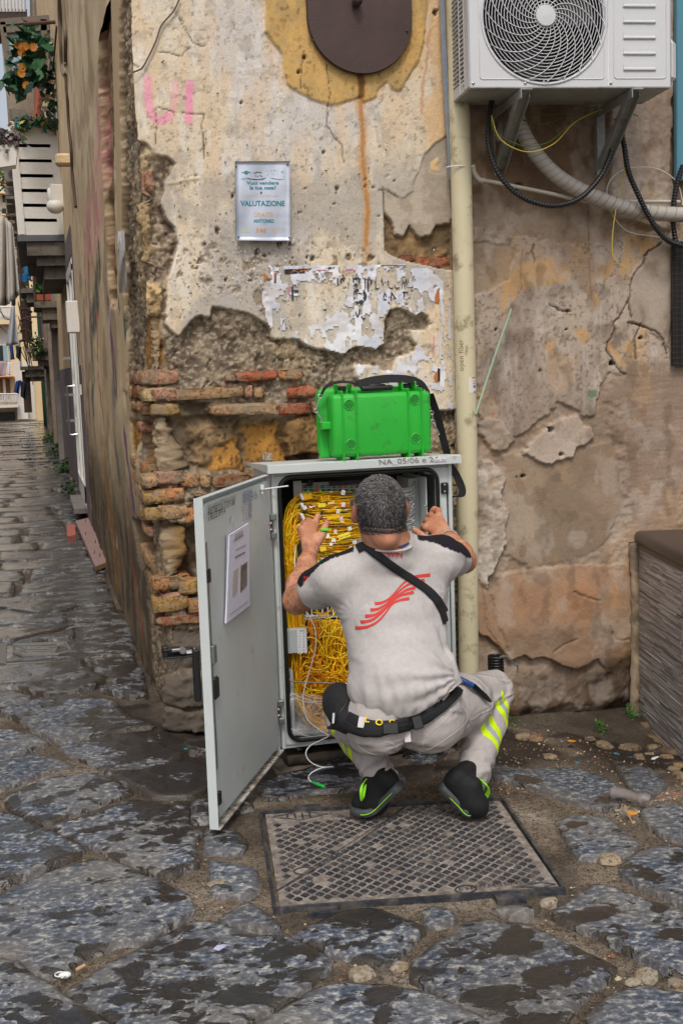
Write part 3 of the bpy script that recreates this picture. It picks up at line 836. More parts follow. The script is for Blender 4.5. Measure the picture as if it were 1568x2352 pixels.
k = B.mask(Q(C1([(200, 20), (440, 20), (500, 60), (460, 180), (450, 250), (330, 310), (200, 350)])), .002, .5)
B.put(k, mixc(n3, L(150, 134, 114), L(176, 158, 138)), -.014 + .006 * (n3 - .5))
RP = C1([(1075, 900), (1230, 830), (1600, 820), (1600, 1990), (1280, 2400), (1200, 2200), (1170, 1700), (1160, 1500), (1110, 1200)])
k = B.mask(Q(RP), .05, 1.6)
B.put(k, mixc(sst(.4, .6, fb2(Xr, Zr, 4, 6, 431)), L(176, 154, 136), L(154, 134, 118)), -.002 + .004 * (fb2(Xr * .5, Zr * 2.5, 40, 4, 432) - .5))
k = B.mask(Q(C1([(1225, 230), (1310, 110), (1440, 30), (1540, 60), (1500, 400), (1480, 700), (1340, 570), (1220, 520)])), .002, .4)
B.put(k, mixc(n2, L(184, 168, 152), L(166, 152, 138)), -.001 + .003 * (fb2(Xr, Zr, 60, 4, 433) - .5))
MP = [(400, 1400), (600, 1420), (860, 1340), (1100, 1320), (1180, 1500), (1180, 1680), (1100, 1900), (1000, 2050), (600, 2150), (380, 2050)]
B.put(B.mask(Q(C1(MP)), .006, .7), mixc(sst(.4, .6, n1), L(168, 148, 126), L(150, 132, 112)), -.014 + .006 * (n2 - .5))
k = B.mask(Q(C1([(190, 1380), (330, 1440), (400, 1500), (360, 1700), (420, 1800), (400, 1960), (300, 2250), (190, 2240)])), .004, 1)
B.put(k, mixc(sst(.45, .6, fb2(Xr, Zr, 25, 5, 441)), L(206, 196, 184), L(184, 170, 154)), .004 + .03 * (fb2(Xr, Zr, 22, 6, 442, .6) - .5))
k = B.mask(Q(C1([(520, 1400), (620, 1260), (700, 1180), (820, 1150), (880, 1130), (920, 1200), (980, 1220), (1000, 1280), (940, 1340), (880, 1340), (860, 1420), (760, 1440), (700, 1470), (600, 1420)])), .002, .6)
B.put(k, mixc(n3, L(214, 198, 184), L(196, 180, 164)), .003 + .012 * (fb2(Xr, Zr, 18, 5, 444) - .5) * sst(.2, .8, fb2(Xr, Zr, 5, 3, 445)))
k = B.mask(Q(C1([(200, 1180), (400, 1160), (480, 1300), (420, 1380), (300, 1330), (210, 1280)])), .003, 1)
B.put(k, L(190, 176, 158), .0 + .02 * (fb2(Xr, Zr, 20, 6, 446) - .5))
C2 = lambda pts: [(1102.5 + x / 3.368, 1347.5 + y / 3.368) for x, y in pts]
OP = [(1092, 1322)] + C2([(0, -90), (90, 50), (200, -100), (500, -150), (1180, -180), (1185, 300), (1180, 640), (1120, 720), (1000, 700), (980, 640), (900, 560), (830, 610), (740, 640), (620, 600), (490, 540), (400, 560), (330, 530), (220, 570), (170, 510), (60, 390), (0, 370)]) + [(1094, 1450)]
k = B.mask(Q(OP), .0018, .35) * sst(.66, .40, Zr + .25 * (fb2(Xr, Zr, 3, 5, 458) - .5))
oc = mixc(sst(.4, .6, fb2(Xr, Zr, 5, 6, 451)), L(192, 146, 110), L(172, 142, 116))
oc = mixc(sst(.5, .64, fb2(Xr, Zr, 7, 5, 452)) * .7, oc, L(184, 166, 146))
lowp = sst(.42, .28, Zr + .08 * (n1 - .5))
oc = mixc(lowp * .7, oc, L(158, 134, 110))
B.put(k, oc, .002 + .02 * lowp * fb2(Xr, Zr, 9, 5, 453) + .004 * (fb2(Xr, Zr, 18, 5, 454) - .5))
for pts in ([(30, 0), (40, 200), (60, 330), (140, 470)], [(90, 60), (130, 260), (180, 380), (215, 500)], [(740, 60), (830, 110), (940, 105)], [(570, 510), (740, 400)], [(1020, 360), (1060, 420), (1180, 410)]):
 B.line(Q(C2(pts)), .006, .006, L(140, 108, 82), .5, .5)
k = sst(.16, -.02, Zr + .12 * (n1 - .5) + .05 * (n2 - .5) - .07 * sst(2.2, 2.6, Xr))
B.put(k, mixc(n2, L(64, 52, 42), L(100, 84, 68)), -.03 + .05 * (fb2(Xr, Zr, 10, 6, 455) - .5))
B.h -= .07 * sst(-.05, -.16, Zr + .04 * (n2 - .5))
for (x, y, r) in ((500, -350, 9), (820, 455, 3.5), (643, 857, 2.5), (350, 590, 3), (700, 1235, 8), (770, 1400, 5), (533, 1552, 5), (490, 1550, 2), (1100, 810, 7), (815, 580, 3), (1300, 640, 4)):
 (u, v), = C1([(x, y)])
 B.put(B.mask(Q([(u + r * math.cos(t) * random.uniform(.7, 1.3), v + r * .8 * math.sin(t)) for t in np.arange(0, 6.2, .8)]), .002, .3), L(70, 56, 42), -.04)
for pts in ([(1430, 20), (1380, 60), (1310, 110), (1300, 160), (1240, 230), (1220, 380), (1180, 470), (1125, 530), (1130, 590), (1080, 670), (1085, 760), (1130, 830), (1190, 880)],
   [(1220, 530), (1340, 570), (1390, 580), (1440, 640), (1480, 740)], [(700, 420), (840, 460)], [(1300, 540), (1260, 640), (1265, 780)], [(590, 20), (580, 60), (600, 120)], [(1220, 380), (1240, 500)]):
 B.line(Q(C1(pts)), .005, .010, L(74, 60, 46), .85, .5)
B.put(B.mask(Q(C1([(965, 980), (1020, 975), (1020, 1030), (990, 1040), (965, 1030)])), .003, .6) * .8, L(84, 132, 104))
B.line(Q(C1([(980, 1040), (985, 1180), (1010, 1260)])), .014, 0, L(120, 146, 124), .5, 1)
for (x, y) in ((960, -200), (965, 120), (520, 60)):
 B.line(Q(C1([(x, y), (x, y + 260)])), .006, 0, L(118, 90, 66), .6, .3)
for q_, s_, a_, c_ in ((.50, 3, .42, (150, 130, 114)), (.53, 6, .38, (194, 160, 122)), (.55, 4.5, .40, (124, 104, 88)), (.56, 9, .35, (200, 188, 176)), (.58, 14, .4, (112, 94, 78))):
 B.paint(sst(q_, q_ + .13, fb2(Xr * 1.2, Zr * .8, s_, 6, int(470 + s_ * 2))) * a_, L(*c_))
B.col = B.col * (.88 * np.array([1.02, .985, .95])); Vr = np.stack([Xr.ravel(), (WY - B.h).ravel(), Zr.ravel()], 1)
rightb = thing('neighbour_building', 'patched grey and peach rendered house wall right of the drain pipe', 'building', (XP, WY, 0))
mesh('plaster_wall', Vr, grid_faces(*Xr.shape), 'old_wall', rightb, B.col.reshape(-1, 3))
mb = MB(); mb.box((XP + 1.9, WY + .35, 4.6), (3.7, .5, 9.6)); mb.obj('wall_core', MATS['core_plaster'], rightb)
mb = MB(); mb.box((XP + 1.9, WY + .05, 6.5), (3.7, .12, 6.4)); mb.obj('upper_wall', MATS['core_plaster'], rightb)
def wallr_y(x, z):
 i = np.clip(((np.asarray(x) - XP) / ST).round().astype(int), 0, len(xr) - 1)
 k = np.clip(((np.asarray(z) - zr[0]) / ST).round().astype(int), 0, len(zr) - 1)
 return WY - B.h[i, k]
#  ground
def gz(x, y):
 x = np.asarray(x, float); y = np.asarray(y, float)
 z = -0.15 * sst(1.45, 2.5, x) * sst(3.3, 4.5, y)
 z = z + .035 * sst(.9, .3, x) * sst(3.9, 4.8, y) * sst(7.5, 5.5, y)
 z = z - .055 * sst(3.9, 4.2, y) * sst(.5, .78, x) * sst(2.3, 1.5, x) * sst(5.2, 4.9, y)
 far = np.clip(y - 40.5, 0, None)
 return z - np.minimum(far * far * .004, far * .12)
def onG(u, v):
 p = atZ(u, v, 0.0)
 for _ in range(6):
  z = float(gz(p[0], p[1])); p = atZ(u, v, z)
 return p
m = N('paving_stone')
oi = m.n('ObjectInfo'); geo = m.n('NewGeometry')
vw = geo.outputs['Position']
st_ = m.n('Mapping'); st_.inputs['Scale'].default_value = (1, 1.25, 1); st_.inputs['Rotation'].default_value = (0, 0, .4); m.l(vw, st_.inputs[0])
f1 = m.noise(48, 5, 0.62, st_.outputs[0], dist=.2); f2 = m.noise(90, 5, 0.7, vw); f3 = m.noise(6, 5, 0.55, st_.outputs[0], dist=.2); f4 = m.noise(2.2, 4, 0.6, vw)
base = m.ramp(f1, [(0.36, L(44, 50, 60)), (0.46, L(76, 85, 100)), (0.54, L(106, 114, 126)), (0.62, L(182, 178, 170))])
base = m.mix(m.ramp(f2, [(0.45, 0.0), (0.7, 0.6)]), base, L(58, 62, 70))
base = m.mix(m.math('MULTIPLY', m.ramp(f4, [(0.45, 0.0), (0.65, 0.55)]), 1.0), base, L(128, 122, 110))
hsv = m.n('HueSaturation'); m.l(base, hsv.inputs['Color'])
m.l(m.math('ADD', m.math('MULTIPLY', oi.outputs['Random'], .5), .72), hsv.inputs['Value'])
att = m.n('Attribute', attribute_name='Wet')
f5 = m.noise(15, 4, .55, st_.outputs[0], dist=.3)
wt = m.math('ADD', m.math('MAXIMUM', f3, m.math('SUBTRACT', m.math('ADD', f5, m.math('MULTIPLY', oi.outputs['Random'], .08)), .10)), m.math('MULTIPLY', att.outputs['Fac'], .15))
wet = m.ramp(wt, [(0.588, 0.0), (0.618, 1.0)])
col = m.mix(wet, hsv.outputs[0], m.mix(m.ramp(f2, [(.4, 0.0), (.6, 1.0)]), L(20, 20, 23), L(40, 38, 37)))
edge = m.n('Attribute', attribute_name='Edge')
col = m.mix(m.math('MULTIPLY', edge.outputs['Fac'], .5), col, L(96, 84, 70))
damp = m.math('ADD', m.math('MULTIPLY', att.outputs['Fac'], .6), m.math('MULTIPLY', wet, .8))
ro = m.ramp(damp, [(0.0, .58), (0.4, .28), (0.8, .12)])
h = m.math('SUBTRACT', m.math('ADD', m.math('MULTIPLY', f1, .8), m.math('MULTIPLY', f2, .25)), m.math('MULTIPLY', wet, .9))
nr = m.bump(h, .011)
nr = m.bump(m.noise(8, 4, .5, st_.outputs[0]), .008, .7, nr)
m.set(col, ro, None, nr); m.l(m.math('MULTIPLY', m.ramp(damp, [(.25, 0.0), (.5, .9)]), m.math('SUBTRACT', 1.0, edge.outputs['Fac'])), m.b.inputs['Coat Weight']); m.b.inputs['Coat Roughness'].default_value = .2; m.b.inputs['Coat IOR'].default_value = 1.4; m.l(m.bump(m.noise(5, 3, .5, st_.outputs[0]), .012), m.b.inputs['Coat Normal']); m.b.inputs['Specular IOR Level'].default_value = .55
m = N('street_dirt')
geo = m.n('NewGeometry'); vw = geo.outputs['Position']
f1 = m.noise(3.5, 7, .65, vw); f2 = m.noise(70, 6, .75, vw); f3 = m.noise(260, 3, .6, vw)
c_ = m.ramp(f1, [(0.36, L(92, 80, 68)), (0.5, L(138, 122, 104)), (0.6, L(166, 152, 134)), (0.7, L(192, 182, 168))])
c_ = m.mix(m.ramp(f2, [(.47, 0.0), (.60, .85)]), c_, L(64, 54, 44))
c_ = m.mix(m.ramp(f3, [(.59, 0.0), (.66, .9)]), c_, L(196, 178, 150)); c_ = m.mix(m.ramp(m.noise(150, 3, .6, vw), [(.56, 0.0), (.63, .85)]), c_, L(50, 42, 34))
at = m.n('Attribute', attribute_name='Wet')
c_ = m.mix(at.outputs['Fac'], c_, m.mix(m.ramp(f2, [(.4, 0.0), (.62, 1.0)]), L(34, 30, 27), L(66, 56, 48)))
m.set(c_, m.ramp(at.outputs['Fac'], [(0.0, .9), (1.0, .45)]), None, m.bump(m.math('ADD', f2, m.math('MULTIPLY', f3, .5)), .014))
m.b.inputs['Specular IOR Level'].default_value = .35
def wetness(x, y):
 niche = sst(1.75, 2.3, x) * sst(3.7, 4.1, y)
 foot = sst(.45, .95, x) * 0 + sst(4.05, 4.4, y) * sst(5.2, 4.9, y) * sst(.2, .5, x)
 wallf = np.exp(-((x - .30) / .16) ** 2) * sst(3.5, 4.6, y)
 door = np.exp(-(((x - .38) / .35) ** 2 + ((y - 3.95) / .32) ** 2))
 alley = .75 * sst(4.6, 6.5, y) * sst(.5, .2, x)
 return np.clip(np.maximum.reduce([niche * .95, foot * .8, wallf * .8, door * .8, alley]), 0, 1)
gx = np.arange(-1.6, 3.9, .012); gy = np.arange(2.2, 5.3, .012)
GX, GY = np.meshgrid(gx, gy, indexing='ij')
JR = .006
GZ = gz(GX, GY) - JR + .012 * (fb2(GX, GY, 6, 5, 500) - .5) + .008 * (fb2(GX, GY, 40, 4, 501) - .5)
GZ += .03 * sst(2.0, 2.4, GX) * sst(3.9, 4.3, GY) * (fb2(GX, GY, 7, 5, 503) - .4)
wn = wetness(GX, GY); wn = np.clip(wn * 1.15 * sst(.24, .44, fb2(GX, GY, 5, 6, 505)) + .45 * sst(.62, .68, fb2(GX, GY, 3, 6, 507)), 0, 1)
street = thing('street', None, None, (0, 0, 0), kind='structure')
mesh('dirt_joints', np.stack([GX.ravel(), GY.ravel(), GZ.ravel()], 1), grid_faces(*GX.shape), 'street_dirt', street, extra={'Wet': wn.ravel()})
yy = np.concatenate([np.array([-30, -8, 0, 2.18]), np.arange(5.28, 42, .8), np.arange(42, 70, 1.5), np.array([90., 150, 400])])
xx = np.array([-120, -40, -12, -5, -2.5, -1, 0, .6, 3.9, 10, 30, 120.])
FX, FY = np.meshgrid(xx, yy, indexing='ij')
FZ = gz(FX, FY) - .012
FZ[(FY > 2.1) & (FY < 5.27)] -= .2
mesh('far_ground', np.stack([FX.ravel(), FY.ravel(), FZ.ravel()], 1), grid_faces(*FX.shape), 'street_dirt', street, extra={'Wet': np.full(FX.size, .5)})
mb = MB(); mb.box((1, 1.12, -.02 - .05), (12, 2.24, .1)); mb.box((-6.6, 3.7, -.07), (10, 3.2, .1)); mb.box((9, 3.7, -.2), (10.2, 3.2, .3)); mb.obj('side_ground', 'street_dirt', street)
def slab(P, seed, top=.012, dens=.017, th=.07, tiltk=.006, name='paving_stone', matn='paving_stone', jit=.006, wetadd=0.0, edge=None):
 """P: outline in world x, y.  One irregular stone with an uneven, dished top."""
 P = np.array(P); rr = np.random.default_rng(seed)
 A_ = []
 n = len(P)
 for i in range(n):
  a, b = P[i], P[(i + 1) % n]; k = max(1, int(np.linalg.norm(b - a) / (dens * 1.2)))
  for j in range(k): A_.append(a + (b - a) * j / k)
 A_ = np.array(A_); m_ = len(A_)
 cen = A_.mean(0)
 sgn = 1 if np.sum(A_[:, 0] * np.roll(A_[:, 1], -1) - np.roll(A_[:, 0], -1) * A_[:, 1]) > 0 else -1
 tg = np.roll(A_, -1, 0) - np.roll(A_, 1, 0); nn = np.stack([tg[:, 1], -tg[:, 0]], 1) * sgn; nn /= np.linalg.norm(nn, axis=1)[:, None] + 1e-9
 nz_ = (fb2(A_[:, 0], A_[:, 1], 12, 3, seed) - .38) * 2.4 * jit + (fb2(A_[:, 0], A_[:, 1], 50, 3, seed + 5) - .5) * jit * 1.4
 A_ = A_ + nn * (nz_ - .0005)[:, None]
 A_ = (A_ * 6 + np.roll(A_, 1, 0) + np.roll(A_, -1, 0)) / 8
 lo, hi = A_.min(0), A_.max(0)
 gx_, gy_ = np.meshgrid(np.arange(lo[0], hi[0], dens), np.arange(lo[1], hi[1], dens), indexing='ij')
 I_ = np.stack([gx_.ravel(), gy_.ravel()], 1) + rr.uniform(-.3, .3, (gx_.size, 2)) * dens
 sd = poly_sd(I_[:, 0], I_[:, 1], [tuple(q) for q in A_])
 I_ = I_[sd < -dens * .55]
 allp = np.concatenate([A_, I_])
 r_ = delaunay_2d_cdt([Vector(q) for q in allp], [(i, (i + 1) % m_) for i in range(m_)], [], 1, 1e-6)
 V2 = np.array([v[:] for v in r_[0]]); F = [list(f) for f in r_[2]]; E = r_[1]
 d = -poly_sd(V2[:, 0], V2[:, 1], [tuple(q) for q in A_])
 ta, tb = rr.uniform(-1, 1, 2) * tiltk / .3
 z = gz(V2[:, 0], V2[:, 1]) + top - .005 * (1 - sst(0, .010, d)) + ta * (V2[:, 0] - cen[0]) + tb * (V2[:, 1] - cen[1])
 z += .009 * (fb2(V2[:, 0], V2[:, 1], 6, 3, seed + 7) - .5) + .004 * (fb2(V2[:, 0], V2[:, 1], 28, 3, seed + 9) - .5)
 V = np.column_stack([V2, z]).tolist()
 from collections import Counter
 ce = Counter()
 for f in F:
  for i in range(len(f)): ce[frozenset((f[i], f[(i + 1) % len(f)]))] += 1
 low = {}
 for f in list(F):
  for i in range(len(f)):
   a, b = f[i], f[(i + 1) % len(f)]
   if ce[frozenset((a, b))] == 1:
    for q in (a, b):
     if q not in low:
      low[q] = len(V); V.append([V[q][0], V[q][1], V[q][2] - th])
    F.append([b, a, low[a], low[b]])
 V = np.array(V)
 wv = np.clip(wetness(V[:, 0], V[:, 1]) + wetadd, 0, 1)
 ed = np.concatenate([1 - sst(0, .03, d), np.ones(len(V) - len(d))])
 return mesh(name, V, F, matn, street, extra={'Wet': wv, 'Edge': ed * .9})
CA = lambda pts: [tuple(onG(x / 2.0, 1776 + y / 2.0)[:2]) for x, y in pts]
CB = lambda pts: [tuple(onG(784 + x / 2.0, 1776 + y / 2.0)[:2]) for x, y in pts]
CL = lambda pts: [tuple(onG(x / 3.2, 1347.5 + y / 3.2)[:2]) for x, y in pts]
CR = lambda pts: [tuple(onG(1102.5 + x / 3.368, 1347.5 + y / 3.368)[:2]) for x, y in pts]
slabs = [
 CA([(10, 125), (115, 75), (230, 30), (430, 5), (620, 95), (390, 175), (215, 240), (120, 215), (30, 165)]),
 CA([(230, 255), (620, 130), (860, 170), (870, 240), (930, 290), (890, 330), (915, 430), (840, 460), (790, 500), (640, 455), (480, 370), (300, 300)]),
 CA([(-60, 185), (70, 200), (190, 255), (350, 325), (390, 360), (350, 400), (180, 465), (30, 520), (-60, 540)]),
 CA([(60, 540), (210, 465), (430, 395), (560, 420), (700, 490), (870, 570), (900, 640), (740, 740), (640, 790), (540, 800), (380, 860), (330, 920), (230, 950), (140, 930), (90, 870), (-60, 840), (-60, 600)]),
 CA([(960, 410), (1180, 450), (1200, 540), (1140, 580), (1070, 575), (965, 570)]),
 CA([(950, 265), (1100, 290), (1140, 340), (1110, 380), (1010, 370), (940, 380)]),
 CA([(290, 1020), (480, 890), (620, 820), (760, 740), (900, 685), (990, 690), (1090, 730), (1170, 760), (1300, 760), (1440, 820), (1530, 890), (1500, 940), (1440, 970), (1430, 1000), (1360, 1040), (1210, 1120), (1100, 1230), (600, 1230), (440, 1110), (330, 1050)]),
 CA([(1000, 690), (1140, 610), (1230, 660), (1300, 720), (1290, 745), (1090, 710)]),
 CA([(-60, 860), (80, 890), (150, 950), (220, 975), (290, 1035), (400, 1095), (480, 1152), (530, 1260), (-60, 1260)]),
 CB([(-360, 1152), (-218, 1060), (-128, 1010), (0, 975), (200, 985), (390, 1020), (520, 1080), (700, 1152), (740, 1300), (-400, 1300)]),
 CB([(-238, 770), (0, 655), (130, 635), (220, 660), (380, 720), (390, 740), (330, 800), (270, 860), (210, 910), (130, 890), (30, 860), (-90, 825)]),
 CB([(365, 655), (420, 632), (500, 655), (530, 690), (480, 712), (400, 722)]),
 CB([(320, 880), (370, 850), (430, 800), (520, 750), (550, 700), (650, 688), (830, 705), (1000, 770), (1130, 835), (1230, 880), (1270, 905), (1240, 950), (1110, 1060), (1050, 1130), (1000, 1230), (800, 1230), (620, 1110), (470, 1060), (410, 1000), (310, 960)]),
 CB([(680, 635), (780, 620), (880, 620), (885, 660), (840, 690), (760, 665)]),
 CB([(950, 665), (1060, 600), (1090, 570), (1150, 520), (1230, 530), (1330, 570), (1600, 660), (1600, 960), (1500, 940), (1420, 890), (1250, 800), (1130, 740), (1020, 710)]),
 CB([(980, 230), (1060, 200), (1230, 210), (1290, 270), (1370, 330), (1340, 380), (1220, 390), (1140, 405), (1070, 395), (1050, 350)]),
 CB([(1270, 450), (1340, 390), (1440, 345), (1600, 360), (1600, 640), (1500, 590), (1350, 520), (1280, 480)]),
 CB([(1130, 1152), (1200, 1080), (1280, 1020), (1370, 1000), (1620, 1040), (1620, 1260), (1100, 1260)]),
 CR([(60, 1400), (150, 1390), (400, 1430), (700, 1420), (960, 1500), (1110, 1580), (1080, 1690), (980, 1740), (760, 1700), (520, 1620), (300, 1530), (80, 1490)]),
 CB([(1370, 185), (1450, 160), (1600, 170), (1600, 325), (1480, 300), (1400, 245)]),
 CL([(10, 930), (130, 885), (380, 830), (600, 815), (830, 855), (1000, 990), (1150, 1040), (870, 1070), (500, 1155), (400, 1150), (230, 1060)]),
 CL([(-60, 785), (100, 770), (230, 810), (220, 860), (-60, 935)]),
 CL([(-60, 1060), (50, 1055), (250, 1110), (370, 1165), (230, 1220), (-60, 1290)]),
 CL([(-60, 1310), (250, 1250), (430, 1290), (550, 1335), (380, 1370), (150, 1455), (-60, 1525)]),
 CL([(430, 1190), (870, 1095), (1050, 1110), (1340, 1250), (1250, 1300), (980, 1320), (900, 1360), (740, 1360), (600, 1290), (530, 1260)]),
 CL([(760, 1370), (1000, 1325), (1300, 1300), (1520, 1330), (1530, 1500), (1400, 1560), (1120, 1570), (1040, 1520), (890, 1450)]),
 CL([(130, 750), (380, 670), (700, 650), (800, 690), (560, 790), (420, 820)]),
 CL([(720, 755), (1040, 600), (1080, 800), (960, 810)]),
 CL([(-60, 355), (100, 290), (430, 200), (750, 160), (930, 180), (900, 230), (540, 300), (230, 380), (100, 415), (-60, 425)]),
 CL([(230, 410), (550, 315), (550, 390), (400, 412)]),
 CL([(600, 380), (720, 255), (930, 235), (1000, 470), (640, 550)]),
 CL([(650, 600), (1000, 545), (1010, 590), (820, 650)]),
 CL([(-60, 160), (270, 90), (480, 110), (640, 130), (500, 180), (350, 210), (250, 215), (100, 190)]),
 CL([(-60, 620), (130, 640), (120, 720), (-60, 735)]), CL([(140, 640), (300, 650), (240, 700), (140, 705)]),
 CL([(1350, 1180), (1500, 1150), (1560, 1240), (1400, 1240)]), CL([(1390, 1640), (1540, 1590), (1600, 1680), (1420, 1760)]),
 CA([(1180, 60), (1290, 15), (1568, -60), (1800, -40), (1860, 40), (1568, 85), (1430, 95), (1300, 125), (1210, 120)]),
 CA([(880, 150), (1100, 95), (1170, 170), (1080, 180), (1000, 230), (880, 240)]),
 CB([(300, -130), (420, -150), (500, -110), (470, -60), (360, -40), (280, -60)]),
 CB([(1240, -60), (1400, -20), (1500, 60), (1420, 120), (1320, 90)]),
]
wa_ = [0] * len(slabs)
for i in (6, 12, 10): wa_[i] = .5
for i in (0, 2, 8, 14): wa_[i] = .3
for i in (25, 26, 28): wa_[i] = .5
for i, P in enumerate(slabs): slab(P, 900 + i, wetadd=wa_[i], top=.012 + .003 * (i % 3))
rr = random.Random(5)
y = 5.75; row = 0; far = []
xmin_at = lambda yy_: -.62 - .018 * (yy_ - 5)
while y < 41:
 d_ = .50 + .05 * rr.random() + .02 * max(0, y - 20) * .2
 x = -2.9 + rr.random() * .5
 while x < .42:
  w_ = rr.uniform(.55, 1.0)
  if x + w_ > -.78 - .035 * (y - 5):
   x1 = min(x + w_, .43); g = .012
   sl = lambda xx_: -.14 * (xx_)
   P = [(x + g, y + sl(x) + g), (x1 - g, y + sl(x1) + g + rr.uniform(-.02, .02)), (x1 - g + rr.uniform(-.03, .03), y + d_ + sl(x1) - g), (x + g + rr.uniform(-.03, .03), y + d_ + sl(x) - g + rr.uniform(-.02, .02))]
   if x1 - x > .12:
    if y < 21: slab(P, 2000 + row * 20 + int(x * 7), dens=.03 if y < 10 else .07, top=.012 + rr.uniform(-.002, .004), tiltk=.006, jit=.008)
    else: far.append((P, rr.uniform(.0, .02)))
  x += w_
 y += d_; row += 1
mb = MB()
for P, t_ in far:
 c_ = np.array(P).mean(0); zz = float(gz(c_[0], c_[1])); n_ = len(P)
 q = [(a, b, zz + t_ + rr.uniform(-.006, .006)) for a, b in P]; q += [(a, b, zz - .05) for a, b in P]
 mb.add(q, [(0, 1, 2, 3)] + [(i, (i + 1) % 4, 4 + (i + 1) % 4, 4 + i)[::-1] for i in range(4)])
o = mb.obj('far_paving', 'paving_stone', street); tag(o, kind='stuff')
me = o.data; a = me.attributes.new('Wet', 'FLOAT', 'POINT'); a.data.foreach_set('value', np.full(len(me.vertices), .8, np.float32))
mb = MB(); k = 0
Psl = [np.array(P) for P in slabs]
while k < 1100:
 u, v = rr.uniform(0, 1568), rr.uniform(1560, 2352)
 if rr.random() < .35: u, v = rr.uniform(1130, 1568), rr.uniform(1660, 1900)
 p = onG(u, v)
 if not (2.4 < p[1] < 4.8): continue
 if min(float(poly_sd(np.array([p[0]]), np.array([p[1]]), [tuple(q) for q in P])[0]) for P in Psl) < .004: continue
 if 560 < u < 1310 and 1830 < v < 2100: continue
 r = rr.uniform(.0015, .006) * (2.2 if rr.random() < .06 else 1)
 V_ = np.array([(math.cos(t) * r * rr.uniform(.6, 1.2), math.sin(t) * r * rr.uniform(.6, 1.2), 0) for t in (0, 1.3, 2.5, 3.8, 5)] + [(0, 0, r * .8)]) + (p[0], p[1], p[2] - .004)
 c_ = rr.choice((L(170, 150, 122), L(120, 104, 86), L(196, 180, 152), L(140, 96, 72), L(80, 72, 64)))
 mb.add(V_, [(0, 1, 5), (1, 2, 5), (2, 3, 5), (3, 4, 5), (4, 0, 5)], c_); k += 1
o = mb.obj('grit', 'brick_face', street, cols=True); tag(o, kind='stuff')
for (x, y_, r, c_) in ((92, 930, .05, (186, 176, 158)), (268, 895, .035, (196, 186, 170)), (1400, 940, .05, (180, 172, 156)), (1340, 965, .03, (188, 178, 160)), (1540, 970, .035, (176, 168, 152)), (1550, 1025, .03, (184, 176, 160)),
      (490, 600, .0, 0), (950, 600, .04, (190, 178, 160)), (1230, 400, .055, (176, 160, 136)), (900, 720, .0, 0), (1290, 960, .0, 0), (-360, 560, .0, 0), (-560, 520, .05, (178, 168, 150)), (610, 740, .0, 0)):
 if not r: continue
 p = onG(784 + x / 2, 1776 + y_ / 2)
 o = bpy.data.objects.new('mortar_lump', random.choice(SM)); C.objects.link(o); o.parent = street
 o.location = (p[0], p[1], p[2] + .0); o.scale = (r * 1.5, r * 1.2, r * .7); o.rotation_euler = (0, 0, rr.uniform(0, 6)); o.color = (*lin(c_), 1)
for (x, y_, r, c_) in ((330, 1170, .07, (150, 132, 108)), (430, 1185, .08, (128, 96, 74)), (540, 1330, .06, (140, 124, 104)), (1310, 1310, .04, (120, 104, 84)), (1440, 1330, .06, (150, 120, 90)), (1500, 1420, .05, (140, 116, 92)),
      (1540, 1395, .05, (156, 120, 90)), (1330, 1250, .05, (96, 84, 66)), (1260, 1110, .05, (110, 96, 76)), (1560, 1480, .07, (120, 100, 80)), (960, 1240, .08, (118, 102, 86)), (1160, 1260, .09, (104, 92, 80)), (850, 1190, .05, (100, 90, 84)), (1230, 1330, .06, (100, 86, 72))):
 p = onG(1102.5 + x / 3.368, 1347.5 + y_ / 3.368)
 o = bpy.data.objects.new('rubble_stone', random.choice(SM)); C.objects.link(o); o.parent = street
 o.location = (p[0], p[1], p[2] + .004); o.scale = (r * 1.1, r * .8, r * .5); o.rotation_euler = (0, 0, rr.uniform(0, 6)); o.color = (*lin(c_), 1)
#  cast iron access cover
ic = N('cast_iron_dust'); f = ic.noise(14, 7, .7)
ic.set(ic.mix(ic.ramp(ic.noise(50, 6, .7), [(.45, 0.0), (.65, .8)]), ic.ramp(f, [(.35, L(112, 104, 97)), (.6, L(162, 150, 140))]), L(82, 72, 64)), .75, .1, ic.bump(ic.noise(120, 5, .7), .003))
ic = N('cast_iron'); f = ic.noise(20, 7, .7)
ic.set(ic.ramp(f, [(.35, L(44, 45, 50)), (.5, L(66, 68, 74)), (.62, L(104, 98, 92))]), ic.ramp(ic.noise(6, 5), [(.4, .35), (.6, .6)]), .35, ic.bump(ic.noise(90, 6, .7), .004))
mc = [atZ(u, v, .0) for u, v in ((595, 1871), (1156.5, 1838.7), (1299, 2048.7), (627.5, 2096))]
o0 = mc[3]; e1 = (mc[2] - mc[3] + mc[1] - mc[0]) / 2; e2 = (mc[0] - mc[3] + mc[1] - mc[2]) / 2
def MHp(a, b, z=.0):
 q = (mc[3] * (1 - a) + mc[2] * a) * (1 - b) + (mc[0] * (1 - a) + mc[1] * a) * b
 return np.array([q[0], q[1], z])
cover = thing('access_cover', 'square cast iron access cover with a diamond stud pattern let into the paving', 'manhole cover', tuple(MHp(.5, .5, 0)))
W1, W2 = np.linalg.norm(e1), np.linalg.norm(e2)
def prismw(mb, pts, z0, z1, col=None):
 n_ = len(pts); V_ = [(p[0], p[1], z0) for p in pts] + [(p[0], p[1], z1) for p in pts]
 mb.add(V_, [tuple(range(n_, 2 * n_))] + [(i, (i + 1) % n_, n_ + (i + 1) % n_, n_ + i) for i in range(n_)], col)
mb = MB(); t_ = .011
for a0, b0, a1, b1 in ((0, 0, 1, t_), (0, 1 - t_, 1, 1), (0, t_, t_, 1 - t_), (1 - t_, t_, 1, 1 - t_)):
 prismw(mb, [MHp(a0, b0), MHp(a1, b0), MHp(a1, b1), MHp(a0, b1)], -.03, .013)
